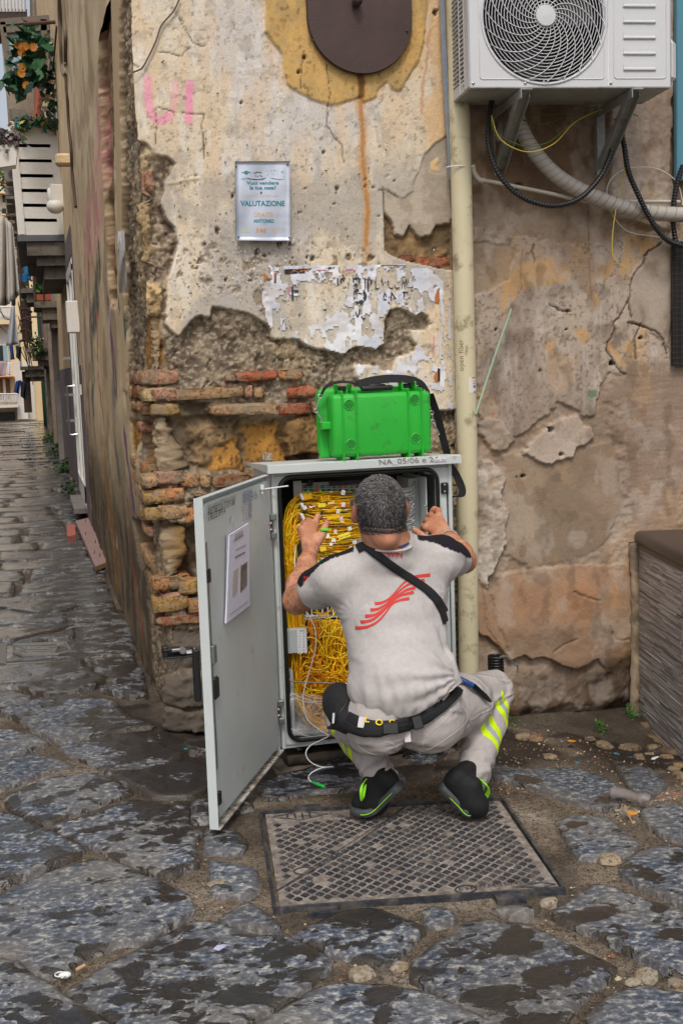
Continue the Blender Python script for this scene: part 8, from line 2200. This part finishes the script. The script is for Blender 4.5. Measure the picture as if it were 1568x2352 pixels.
mb = MB(); p = atY(185, 46, 13.2); q = atY(54, 54, 13.2); mb.tube([p, q], .020, 8); p2 = atY(170, 50, 13.2); mb.tube([p2 + [-.03, 0, .05], p2, p2 + [.03, 0, -.06]], .006, 4)
o = mb.obj('rusty_bar', 'iron_rust'); tag(o, 'rusty iron bar sticking out from the alley wall above the vines', 'bar')
yb = 14.58
bal = thing('balcony', 'balcony with a white slatted side panel above the white alley door', 'balcony', (X2, yb, 3.1))
def PY(u, v, y=yb): return atY(u, v, y)
mb = MB()
def strut(u0, v0, u1, v1, w_, y=yb, d=.03, m_=None, nm='post', par=None):
 a, b_ = PY(u0, v0, y), PY(u1, v1, y); L_ = np.linalg.norm(b_ - a); an = math.atan2(b_[2] - a[2], b_[0] - a[0]); mb = MB(); mb.box((a + b_) / 2, (L_, d, w_), roty(-an)); return mb.obj(nm, m_ or 'white_wood', par or bal)
strut(28, 292, 50, 538, .085); strut(121, 294, 142, 538, .085); strut(23, 287, 132, 290, .075, d=.10, nm='top_rail')
for k, v in enumerate((316.5, 351, 386, 420, 454, 488, 522)):
 off = (v - 290) * .088; strut(34 + off, v, 124 + off * .98, v + 1, .205, y=yb + .02, nm='slat')
mb = MB(); z0 = 3.06; wbx(mb, yb - .02, 17.6, z0, z0 + .07, -.08, X2); sl2 = mb.obj('slab_edge', simple('slate', L(96, 98, 102), .6), bal)
mb = MB(); wbx(mb, yb + .02, 17.56, z0 - .16, z0 - .002, .02, X2); wbx(mb, yb + .1, 17.5, z0 - .27, z0 - .162, .12, X2); wbx(mb, yb + .2, 17.4, z0 - .42, z0 - .272, .20, X2); mb.obj('stone_corbel', 'balcony_stone', bal)
mb = MB()
for k in range(9): mb.box((-.06, yb + .35 + k * .33, 3.70), (.02, .03, 1.15))
mb.box((-.06, yb + 1.5, 4.30), (.05, 3.0, .05)); o = mb.obj('front_railing', 'white_wood', bal)
mb = MB(); wbx(mb, 15.0, 16.4, 3.2, 4.9, X2 - .01, X2 + .02); mb.obj('balcony_window', 'dark_window', bal)
def leafclump(name, pts, n, r, cols, label, cat, seed=1, size=.035, par=None, y=None):
 rr = np.random.default_rng(seed); P = []; F = []; Cc = []
 pts = np.array(pts); idx = rr.integers(0, len(pts), n)
 for i in idx:
  c_ = pts[i] + rr.normal(0, r, 3); a = rr.normal(0, 1, 3); a /= np.linalg.norm(a); b_ = np.cross(a, rr.normal(0, 1, 3)); b_ /= np.linalg.norm(b_); s_ = size * rr.uniform(.6, 1.3)
  k = len(P); P += [c_ - a * s_, c_ + b_ * s_ * .5, c_ + a * s_, c_ - b_ * s_ * .5]; F.append((k, k + 1, k + 2, k + 3)); cc_ = np.array(L(*cols[rr.integers(0, len(cols))])) * rr.uniform(.7, 1.2); Cc += [cc_] * 4
 o = mesh(name, np.array(P), F, 'leafy', par, np.array(Cc), smooth=False)
 return tag(o, label, cat, kind='stuff' if par is not None else None)
GRN = [(30, 74, 46), (38, 92, 54), (24, 60, 44), (60, 112, 70)]
gl = spline([PY(40, 288, yb - .08), PY(60, 284, yb - .08), PY(90, 280, yb - .08), PY(115, 284, yb - .08), PY(130, 292, yb - .08)], 40)
leafclump('garland', gl, 420, .035, [(24, 92, 80), (30, 108, 92), (190, 160, 60)], 'dark green tinsel garland along the white balcony rail', 'garland', 3, .035)
v1 = spline([PY(58, 70, 13.9), PY(66, 95, 13.9), PY(55, 120, 13.9), PY(66, 150, 13.9), PY(58, 175, 13.9), PY(48, 190, 13.9), PY(36, 200, 13.9)], 30)
fl_ = thing('flower_vine', 'artificial vine of big dark leaves and orange flowers hanging beside the glass canopy', 'plant', tuple(PY(60, 140, 13.9)))
leafclump('leaves', v1, 170, .085, GRN, None, None, 5, .095, fl_)
for k, (u, v) in enumerate(((42, 102), (57, 106), (76, 108), (50, 120), (49, 168), (52, 154), (61, 196))):
 p = PY(u, v, 13.8); V_ = [p]; F_ = []
 for j in range(10): a = j * .628; V_ += [p + np.array([math.cos(a) * .05, -.02, math.sin(a) * .05]), p + np.array([math.cos(a + .3) * .04, -.01, math.sin(a + .3) * .04])]
 F_ = [(0, 1 + j, 1 + (j + 1) % 20) for j in range(20)]; mesh('flower', np.array(V_), F_, simple('petal_orange', L(176, 110, 30), .7) if 'petal_orange' not in MATS else 'petal_orange', fl_)
v2 = spline([PY(106, 90, 14.2), PY(108, 130, 14.2), PY(110, 170, 14.2), PY(112, 200, 14.2), PY(116, 240, 14.2), PY(118, 270, 14.2)], 40)
leafclump('hanging_vine', v2, 170, .06, [(50, 82, 66), (60, 96, 80), (36, 66, 50), (190, 170, 140)], 'thin grey green vine hanging against the alley wall above the balcony', 'plant', 7, .06)
cc2 = PY(142, 450, yb - .35); mb = MB(); mb.box(cc2, (.26, .10, .25), rotz(.2), bev=.006); cam2 = mb.obj('security_camera', 'white_wood'); tag(cam2, 'white box and dome security camera on the alley balcony corner', 'camera')
mb = MB(); q_ = PY(127, 473, yb - .35); mb.ball(q_, (.10, .10, .085), 10); mb.box(q_ + [-.045, 0, .12], (.07, .08, .16), bev=.02); mb.obj('camera_dome', 'white_wood', cam2, smooth=True)
mb = MB(); mb.box(atX(146, 367, X2 - .08), (.14, .12, .10), bev=.02); o = mb.obj('wall_lamp', 'stucco_tan'); tag(o, 'small beige fitting on the alley house wall beside the balcony', 'wall fitting')
yc = 15.2
can = thing('glass_canopy', 'tilted frosted glass canopy panel in a brown frame at the upper left', 'canopy', tuple(PY(60, 110, yc)))
def quad(pts, y, t, m_, nm, par):
 P = [PY(u, v, y) for u, v in pts]; mb = MB(); mb.add(P + [p + np.array([0, t, 0]) for p in P], [(0, 1, 2, 3), (7, 6, 5, 4)] + [(i, (i + 1) % 4, 4 + (i + 1) % 4, 4 + i)[::-1] for i in range(4)]); return mb.obj(nm, m_, par)
quad([(0, 42), (114, 34), (117, 80), (10, 182)], yc, .03, 'glass_pale', 'glass_panel', can); quad([(60, 80), (117, 78), (124, 180), (30, 182)], yc + .1, .03, simple('glass_dim', L(104, 118, 116), .3), 'glass_panel', can)
simple('frame_brown', L(112, 98, 84), .6)
for a, b_ in (((0, 50), (113, 41)), ((8, 68), (113, 62)), ((5, 50), (22, 176)), ((24, 170), (106, 154)), ((100, 44), (106, 170))): strut(*a, *b_, .07, yc - .04, .04, 'frame_brown', 'frame_bar', can)
mb = MB(); mb.box((-4.2, 26, 1.9), (2, 44, 5)); mb.obj('wall', 'stucco_old', thing('unseen_shade_wall', 'unseen house wall added across the alley to shade it, beyond the left edge', 'building', (-4.2, 26, 0)))  # unseen block added opposite to darken the alley wall and its base
b3 = thing('alley_house', 'grey brown alley house with flat pilasters beyond the tan house', 'building', (.5, 22, 0))
mb = MB(); wbx(mb, 22.0, 26.5, -.3, 9, .50, 1.2); wbx(mb, 26.6, 33, -.3, 10, .46, 1.2); wbx(mb, 33.1, 41, -1, 9, .50, 1.2); mb.obj('wall', 'stucco_old', b3)
for k, (y0, y1, x0, m_) in enumerate(((22.0, 22.7, .36, 'stucco_grey'), (24.2, 24.8, .42, 'stucco_white'), (26.2, 26.9, .34, 'stucco_old'), (29, 29.7, .38, 'stucco_grey'), (31.5, 32.2, .32, 'stucco_old'), (35, 36, .30, 'stucco_grey'), (38, 39.4, .22, 'green_shutter'))):
 mb = MB(); wbx(mb, y0, y1, -.3, 6.5 - .2 * k, x0, .52); mb.obj('pilaster', m_, b3)
def balc(name, y, xl, z, d, label, rail='iron_rust', posts=7, h=.75):
 t = thing(name, label, 'balcony', (.4, y, z)); mb = MB(); mb.box(((xl + .5) / 2, y + d / 2, z - .05), (.5 - xl, d, .10)); mb.box(((xl + .62) / 2, y + d / 2, z - .2), (.38 - xl, d * .9, .20)); mb.box(((xl + .75) / 2, y + d / 2, z - .36), (.25 - xl if xl < .2 else .1, d * .8, .14)); mb.obj('stone_corbel', 'balcony_stone', t)
 for k in range(posts):
  mb = MB(); mb.tube([(xl + .02, y + d * k / (posts - 1), z), (xl + .02, y + d * k / (posts - 1), z + h)], .018, 4); mb.obj('railing_bar', rail, t)
 mb = MB(); mb.tube([(.5, y, z + h), (xl + .02, y, z + h), (xl + .02, y + d, z + h)], .02, 4); mb.tube([(.25, y, z), (.25, y, z + h)], .015, 4); mb.obj('top_rail', rail, t)
 return t
balc('balcony', 20.78, .09, 2.74, 1.6, 'dark stone balcony holding a terracotta plant pot above the alley')
mb = MB(); pz = atY(99, 686, 20.9); mb.box(pz + [0, 0, .02], (.26, .2, .10)); pot = mb.obj('plant_pot', 'terracotta'); tag(pot, 'rectangular terracotta pot with leafy plants on the second alley balcony', 'plant pot')
leafclump('plant', [atY(u, v, 20.95) for u, v in ((88, 660), (98, 650), (106, 665), (90, 640), (100, 672), (95, 676), (108, 640))], 150, .05, [(46, 92, 40), (60, 112, 50), (30, 70, 30)], None, None, 9, .06, pot)
balc('balcony', 27, -.15, 3.4, 2.0, 'rusty alley balcony carrying blue tubs halfway down the alley', posts=9); balc('balcony', 30.5, -.12, 2.2, 1.6, 'dark low balcony with curved brackets farther down the alley', posts=9); balc('balcony', 35, -.35, 1.8, 2.0, 'pale railed balcony near the far end of the alley', 'railing_white', 9)
for u, v, r_ in ((56, 648, .11), (64, 632, .09), (66, 640, .07)):
 mb = MB(); mb.lathe([(r_ * .8, 0), (r_, .16), (r_, .18)], atY(u, v, 27.2), None, 12); o = mb.obj('blue_tub', 'tub_blue'); tag(o, {56: 'largest blue plastic tub on the upper alley balcony', 64: 'upper blue tub behind the railing of the alley balcony', 66: 'smallest blue tub tucked beside the larger ones on the balcony'}[u], 'tub')
leafclump('balcony_weeds', [atY(u, v, 30.4) for u, v in ((60, 668), (66, 675), (70, 690), (82, 780), (86, 792), (88, 800), (84, 810))], 260, .07, [(66, 92, 50), (46, 80, 40), (96, 112, 60)], 'ragged green weeds growing from the far alley balconies', 'plant', 11, .06)
mb = MB()
for k in range(7):
 v = 640 + k * 24; mb.tube(spline([atY(46, v, 34), atY(58, v - 4, 34), atY(74, v + 5, 34)], 8), .03, 4)
for k in range(14):
 a, b_ = atY(ra_.uniform(40, 55), ra_.uniform(600, 800), 34), atY(ra_.uniform(66, 80), ra_.uniform(600, 900), 34); mb.tube([a, b_], .012, 4)
mb.box(atY(58, 700, 34.4), (.28, .2, 2.0)); mb.box(atY(62, 900, 36.4), (.22, .2, 1.2)); o = mb.obj('iron_scaffold', 'iron_rust'); tag(o, 'tangle of dark curved ironwork and cables hanging over the alley', 'ironwork', kind='stuff')
def cloth(pts, y, m_, label, name='hanging_cloth', cat='laundry', amp=.05):
 top0, top1, bot1, bot0 = [PY(u, v, y) for u, v in pts]; na, nb = 14, 12; V_ = []
 for i in range(na):
  for j in range(nb):
   a, b_ = i / (na - 1), j / (nb - 1); p = (top0 * (1 - a) + top1 * a) * (1 - b_) + (bot0 * (1 - a) + bot1 * a) * b_; V_.append(p + np.array([0, amp * math.sin(a * 9 + b_ * 2) * (.3 + b_), 0]))
 o = mesh(name, np.array(V_), grid_faces(na, nb), m_); s_ = o.modifiers.new('thickness', 'SOLIDIFY'); s_.thickness = .01; return tag(o, label, cat)
cloth([(-10, 490), (16, 500), (24, 698), (-10, 705)], 12.5, 'cloth_grey', 'large grey cloth sheet hanging at the left edge of the alley', amp=.08); cloth([(14, 500), (30, 520), (46, 676), (20, 696)], 13.2, 'cloth_grey', 'second pale sheet hanging just right of the large grey one', amp=.06)
cloth([(26, 700), (34, 704), (42, 790), (15, 794)], 20, simple('umbrella_grey', L(166, 168, 176), .7), 'folded grey parasol cloth hanging above the blue trousers', amp=.05); cloth([(21, 792), (29, 790), (34, 825), (25, 826)], 26, 'cloth_blue', 'blue trousers hanging on a line below the grey parasol', amp=.03)
cloth([(36, 793), (50, 797), (47, 830), (38, 820)], 28, 'cloth_dark', 'dark clothes hanging right of the blue trousers', amp=.05); cloth([(36, 876), (48, 872), (44, 905), (32, 900)], 34, 'cloth_blue', 'dark blue garment hanging low near the end of the alley', amp=.05); cloth([(46, 874), (66, 880), (60, 920), (48, 910)], 34, 'cloth_dark', 'black clothes hanging low near the end of the alley', amp=.06)
cloth([(24, 680), (36, 676), (36, 700), (28, 706)], 22, 'cloth_dark', 'black cloth bundle pegged above the grey parasol', amp=.04)
yf = 52.0
fh = thing('far_house', 'cream house with balconies closing the far end of the alley', 'building', (-.8, yf, -3))
def fq(u0, v0, u1, v1, y, d, m_, nm, par):
 a, b_ = atY(u0, v1, y), atY(u1, v0, y); mb = MB(); mb.box(((a[0] + b_[0]) / 2, y + d / 2, (a[2] + b_[2]) / 2), (abs(b_[0] - a[0]), d, abs(b_[2] - a[2]))); return mb.obj(nm, m_, par)
mb = MB(); mb.box((-4, yf + 2, 1.0), (9.2, 4, 9.4)); mb.obj('wall', 'stucco_cream', fh)
fq(-40, 700, 26, 790, yf - .06, .05, 'stucco_white', 'rendered_panel', fh); fq(40, 830, 75, 965, yf - .05, .04, 'stucco_white', 'rendered_panel', fh)
w1 = fq(-12, 789, 18, 832, yf - .12, .08, 'white_wood', 'window_frame', fh); fq(-10, 793, 6, 829, yf - .14, .03, 'dark_window', 'pane', w1); fq(9, 793, 16, 829, yf - .14, .03, 'glass_pale', 'pane', w1)
w2 = fq(0, 870, 22, 918, yf - .10, .06, simple('shutter_brown', L(120, 84, 52), .7), 'shutter', fh); fq(9, 870, 12, 918, yf - .14, .03, 'white_wood', 'frame_bar', w2)
fq(-12, 945, 34, 968, yf - .12, .1, 'dark_window', 'shop_front', fh); fq(-12, 864, 32, 869, yf - .9, .9, 'awning_red', 'awning', fh)
fq(-30, 929, 42, 938, yf - .9, .9, 'stucco_white', 'balcony_slab', fh); fq(-30, 735, 30, 745, yf - .7, .7, 'stucco_cream', 'balcony_slab', fh)
bar = None
for k in range(20):
 u = -30 + k * 3.6
 for (v0, v1, dy) in ((906, 929, .85), (706, 735, .65)):
  if v0 == 706 and u > 26: continue
  a, b_ = atY(u, v0, yf - dy), atY(u, v1, yf - dy); mb = MB(); mb.tube([a, (a + b_) / 2 + np.array([0, -.06, -.1]), b_], .022, 4); mb.obj('baluster', 'railing_white', fh)
for v0, dy, u1 in ((905, .85, 41), (705, .65, 26)): mb = MB(); mb.tube([atY(-30, v0, yf - dy), atY(u1, v0, yf - dy)], .035, 4); mb.obj('handrail', 'railing_white', fh)
cloth([(-14, 832), (15, 830), (14, 862), (-14, 864)], yf - 1.0, 'cloth_mauve', 'mauve sheet drying on the far house balcony', amp=.04); cloth([(16, 832), (28, 832), (26, 862), (17, 860)], yf - 1.0, 'cloth_white', 'white sheet drying on the far house balcony', amp=.04)
mb = MB(); c_ = atY(52, 945, yf - .3); mb.box(c_, (.42, .3, .62)); o = mb.obj('vent_unit', 'white_wood'); tag(o, 'small white appliance standing at the foot of the far house', 'appliance')
fh2 = thing('far_house', 'taller ochre and white house rising behind the cream far house', 'building', (-2.5, 66, -3))
mb = MB(); mb.box((-6, 69, 4.8), (12.4, 6, 16)); mb.obj('wall', 'stucco_white', fh2)
for k in range(6):
 for j in range(3):
  fq(-16 + j * 22, 410 + k * 34, -8 + j * 22, 430 + k * 34, 65.9, .05, 'dark_window', 'window', fh2)
for k in range(4): fq(-30, 440 + k * 50, 60, 443 + k * 50, 65.2, .8, 'stucco_cream', 'balcony_slab', fh2)
leafclump('roof_greenery', [atY(u, v, 60) for u, v in ((2, 380), (10, 392), (18, 385), (6, 402), (14, 410), (0, 420), (22, 420))], 420, .28, [(110, 140, 60), (160, 170, 70), (200, 140, 50), (70, 110, 60)], 'patch of yellow green creeper on the far rooftops', 'plant', 15, .12)
mb = MB()
for k in range(16):
 a, b_ = atY(-10, 400 + k * 22 + ra_.uniform(-9, 9), 30), atY(ra_.uniform(20, 60), 395 + k * 24 + ra_.uniform(-30, 30), 36); m_ = (a + b_) / 2 + np.array([0, 0, -.2]); mb.tube(spline([a, m_, b_], 10), .010, 4)
o = mb.obj('overhead_lines', 'iron_rust'); tag(o, 'criss-crossing washing lines and cables strung over the alley', 'cables', kind='stuff')
nb = thing('balcony', 'far balcony with dark brown planks and railing at the top left corner', 'balcony', tuple(PY(20, 70, 24)))
fq(-20, 20, 62, 66, 24, 1.0, simple('plank_dark', L(66, 52, 50), .8), 'planks', nb)
for k in range(9): mb = MB(); u = -8 + k * 8; mb.tube([PY(u, -10, 24), PY(u + .5, 26, 24)], .025, 4); mb.obj('railing_bar', 'railing_white', nb)
b4 = thing('alley_house', 'dark cluttered house fronts with stacked balconies on the far right side of the alley', 'building', (-.3, 30, 3))
for (u0, v0, u1, v1, y, m_) in ((14, 300, 80, 470, 38, 'stucco_grey'), (20, 180, 86, 300, 38, 'stucco_old'), (36, 250, 60, 470, 37.7, 'balcony_stone'), (40, 470, 90, 600, 38, 'balcony_stone')): fq(u0, v0, u1, v1, y, 3.0, m_, 'wall', b4)
for k in range(6): fq(14, 330 + k * 40, 40, 336 + k * 40, 37.0, .9, 'balcony_stone', 'balcony_slab', b4)
mb = MB(); p = atY(84, 400, 19); mb.tube([atY(84, 290, 19), atY(90, 180, 19)], .05, 8); o = mb.obj('clay_pipe', 'terracotta'); tag(o, 'red clay coloured pipe rising behind the white balcony', 'pipe')
pl_ = thing('planter', 'white window box of dried mauve flowers at the left edge', 'planter', tuple(PY(10, 360, 13.5)))
quad([(-6, 334), (42, 326), (36, 378), (-6, 384)], 13.5, .25, 'white_wood', 'box', pl_); leafclump('dried_flowers', [PY(u, v, 13.55) for u, v in ((0, 322), (12, 318), (24, 322), (34, 318), (8, 328), (28, 328))], 260, .05, [(150, 134, 140), (120, 104, 108), (70, 92, 60)], None, None, 17, .04, pl_)
P = []; top_ = [(272, 536), (288, 536)]
V_ = []
for i in range(6):
 for j in range(14):
  a, b_ = i / 5, j / 13; u = (270 + 3 * b_) + a * (18 - 2 * math.cos(b_ * 3)); v = 530 + b_ * 142; p = atX(u, v, XC - .012 - .02 * math.sin(b_ * 3.0) - .006 * math.sin(a * 7 + b_ * 9)); V_.append(p)
m = N('plastic_bag'); m.set(L(196, 194, 196), .3, None, m.bump(m.noise(30, 5), .01)); m.b.inputs['Alpha'].default_value = .85
o = mesh('plastic_bag', np.array(V_), grid_faces(6, 14), 'plastic_bag'); tag(o, 'strip of torn translucent plastic bag nailed to the corner of the building', 'plastic bag')
for i, (u, v, n_, r_, y_, sz) in enumerate(((139, 1040, 240, .10, None, .05), (118, 1010, 120, .08, None, .05), (145, 1078, 120, .05, None, .04), (160, 1128, 90, .04, None, .03))):
 p = atZ(u, v, .05); leafclump('weeds', [p, p + [.02, .1, .05], p + [0, -.1, -.02]], n_, r_, [(52, 84, 34), (70, 100, 46), (36, 60, 28)], ('tallest clump of green weeds at the foot of the alley wall', 'far clump of weeds at the foot of the grey alley wall', 'small weeds growing just below the tallest alley clump', 'tiny weeds by the white door threshold')[i], 'weeds', 30 + i, sz)
simple('plank_mauve', L(150, 122, 116), .6, 0, .1, 8, .002, 60, L(178, 132, 84), 4, .60); simple('plank_red', L(168, 96, 82), .7, 0, .1, 20, .002, 60)
P = [atZ(u, v, .06) for u, v in ((173, 1196), (207, 1188), (263, 1284), (219, 1302))]
mb = MB(); mb.add(P + [p - np.array([0, 0, .035]) for p in P], [(0, 1, 2, 3)[::-1], (4, 5, 6, 7)] + [(i, (i + 1) % 4, 4 + (i + 1) % 4, 4 + i) for i in range(4)]); pk = mb.obj('plank', 'plank_mauve'); tag(pk, 'long mauve painted board lying against the foot of the alley wall', 'board')
mb = MB(); mb.add([P[2] * 1.0 + [0, -.003, -.034], P[3] + [0, -.003, -.034], P[3] + [0, -.003, .001], P[2] + [0, -.003, .001]], [(0, 1, 2, 3)]); mb.obj('sawn_end', simple('raw_wood', L(180, 146, 104), .8), pk)
for (a, b_) in ((.5, .62), (.4, .88), (.55, .1), (.2, .4), (.8, .7), (.2, .8)):
 q = (P[0] * (1 - a) + P[1] * a) * (1 - b_) + (P[3] * (1 - a) + P[2] * a) * b_; mb = MB(); mb.tube([q, q + [.004, 0, .03]], .003, 4); mb.obj('nail', 'rusty_iron', pk)
P = [atZ(u, v, .05) for u, v in ((152, 1206), (171, 1203), (174, 1229), (155, 1232))]; mb = MB(); mb.add(P + [p - np.array([0, 0, .045]) for p in P], [(0, 1, 2, 3)[::-1], (4, 5, 6, 7)] + [(i, (i + 1) % 4, 4 + (i + 1) % 4, 4 + i) for i in range(4)]); o = mb.obj('wood_block', 'plank_red'); tag(o, 'short red wooden block lying left of the long mauve board', 'wood block')
mb = MB()
dc = [onG(x / 3.2, 1347.5 + y_ / 3.2) + [0, 0, .016] for x, y_ in ((0, 440), (50, 435), (45, 590), (0, 580))]
mb.tube([onG(x / 3.2, 1347.5 + y_ / 3.2) + [0, 0, .012] for x, y_ in ((100, 450), (480, 432), (520, 490), (430, 520), (180, 525), (105, 500))], .012, 6, closed=True)
for k in range(4): mb.tube([onG(x / 3.2, 1347.5 + y_ / 3.2) + [0, 0, .008] for x, y_ in ((170 + k * 10, 460 + k * 14), (430 - k * 8, 455 + k * 14))], .008, 5)
mb.tube([onG(x / 3.2, 1347.5 + y_ / 3.2) + [0, 0, .008] for x, y_ in ((50, 585), (420, 570))], .010, 5)
mb.add(dc + [p - np.array([0, 0, .05]) for p in dc], [(0, 1, 2, 3)[::-1], (4, 5, 6, 7)] + [(i, (i + 1) % 4, 4 + (i + 1) % 4, 4 + i) for i in range(4)])
o = mb.obj('drain_cover', simple('worn_concrete', L(112, 108, 102), .8, 0, .1, 30, .004, 80)); tag(o, 'worn pale drain cover half buried in mud near the corner', 'drain cover', kind='stuff')
def litter(u, v, s_, col, label, name='litter', z=.02, n=6, cat='litter', flat=.3, seed=0):
 p = onG(u, v) + [0, 0, z]; rr = np.random.default_rng(int(u * 7 + v)); V_ = [p + np.array([math.cos(a) * s_ * rr.uniform(.5, 1.1), math.sin(a) * s_ * rr.uniform(.5, 1.3), rr.uniform(0, s_ * flat)]) for a in np.linspace(0, 6.28, n + 1)[:-1]] + [p + [0, 0, s_ * flat * .7]]
 mb = MB(); mb.add(V_, [(i, (i + 1) % n, n) for i in range(n)], L(*col)); o = mb.obj(name, 'plastic_v', cols=True); return tag(o, label, cat)
litter(1314, 1715, .028, (206, 140, 30), 'fallen orange yellow leaf on the mud below the peach plaster', 'leaf', cat='leaf'); litter(1452, 1884, .024, (210, 140, 50), 'small orange leaf lying right of the pale corner stone', 'leaf', cat='leaf'); litter(1356, 1925, .010, (120, 70, 44), 'tiny brown dead leaf by the right edge of the iron cover', 'leaf', cat='leaf')
litter(1323, 1764, .012, (30, 140, 180), 'bright blue plastic scrap right of the squatting man'); litter(1414, 1743, .010, (30, 140, 180), 'blue plastic chip on the mud in front of the tiled counter'); litter(1289, 1714, .008, (120, 170, 190), 'pale blue paper crumb near the foot of the wall'); litter(1448, 1751, .007, (30, 130, 180), 'smallest blue chip near the tiled counter')
litter(1504, 1756, .020, (206, 206, 206), 'crumpled silver sweet wrapper beside the tiled counter', flat=.8); litter(1332, 1817, .006, (40, 140, 170), 'tiny blue crumb on the dark wet slab'); litter(427, 1732, .010, (30, 150, 180), 'small turquoise scrap on the wet stones left of the cabinet door')
litter(510, 2200, .022, (190, 190, 220), 'crumpled white paper scrap in the wet middle slab', flat=.8); litter(186, 1434, .018, (230, 220, 190), 'bright crumpled foil scrap on the left paving', flat=.8); litter(27, 1512, .016, (220, 90, 50), 'red orange scrap beside the worn drain cover')
mb = MB(); p = onG(150, 2258) + [0, 0, .02]; mb.ball(p, (.016, .012, .008), 8); mb.tube([p + [-.012 + .012 * math.cos(a), 0 + .012 * math.sin(a), .004] for a in np.linspace(0, 6.28, 19)[:-1]], .0018, 5, closed=True); mb.tube([p + [-.008, -.012, 0], p + [.002, -.018, .006]], .002, 4)
o = mb.obj('pull_ring', 'white_plastic', smooth=True); tag(o, 'white plastic pull ring lying on the stones at the lower left', 'litter')
mb = MB(); p = onG(176, 2246) + [0, 0, .02]; mb.tube([p, p + [.022, .014, .002]], .0045, 8); o = mb.obj('cigarette_end', simple('filter_tan', L(190, 150, 110), .8)); tag(o, 'tan cigarette end lying beside the white pull ring', 'litter')
for i, (pts, lb) in enumerate((([(1434, 1865), (1440, 1882), (1453, 1906)], 'thin dry straw lying on the mud in front of the right stones'), ([(1508, 1848), (1530, 1842), (1568, 1838)], 'reddish twig at the right edge of the paving'))):
 mb = MB(); mb.tube([onG(*q) + [0, 0, .022] for q in pts], .0022, 5); o = mb.obj('twig', 'filter_tan' if i == 0 else 'terracotta'); tag(o, lb, 'twig')
mb = MB(); a, b_ = onG(1400, 1835) + [0, 0, .03], onG(1494, 1858) + [0, 0, .035]
P_ = spline([a, a + (b_ - a) * .3 + [0, .01, 0], a + (b_ - a) * .6, a + (b_ - a) * .85 + [0, 0, .005], b_], 30); mb.tube(P_, np.interp(np.linspace(0, 1, len(P_)), [0, .1, .5, .7, .8, .88, 1], [.012, .026, .022, .026, .02, .013, .013]), 12)
V = mb.V[0]; V[:, 2] = np.maximum(V[:, 2] * .75, a[2] - .028); V += ((fb3(V[:, 0], V[:, 1], V[:, 2], 40, 3, 90) - .5) * .014)[:, None]
m = N('dull_pet'); m.set(L(150, 140, 136), .3, None, m.bump(m.noise(60, 4), .004)); m.b.inputs['Alpha'].default_value = .55
o = mesh('plastic_bottle', V, mb.F, 'dull_pet'); tag(o, 'crushed clear plastic bottle lying in the mud by the tiled counter', 'bottle')
for i, (x, y_, n_, r_, sz, lb) in enumerate(((1180, 1050, 60, .022, .012, 'small green weed at the base of the tiled counter corner'), (930, 1145, 50, .016, .010, 'tiny green weed in the mud at the foot of the wall'), (250, 1110, 40, .02, .006, 'tiny green sprouts beside the man\'s right knee'))):
 p = onG(1102.5 + x / 3.368, 1347.5 + y_ / 3.368) + [0, 0, .02]; leafclump('weeds', [p, p + [0, 0, .02]], n_, r_, [(60, 110, 40), (80, 130, 50)], lb, 'weeds', 50 + i, sz)
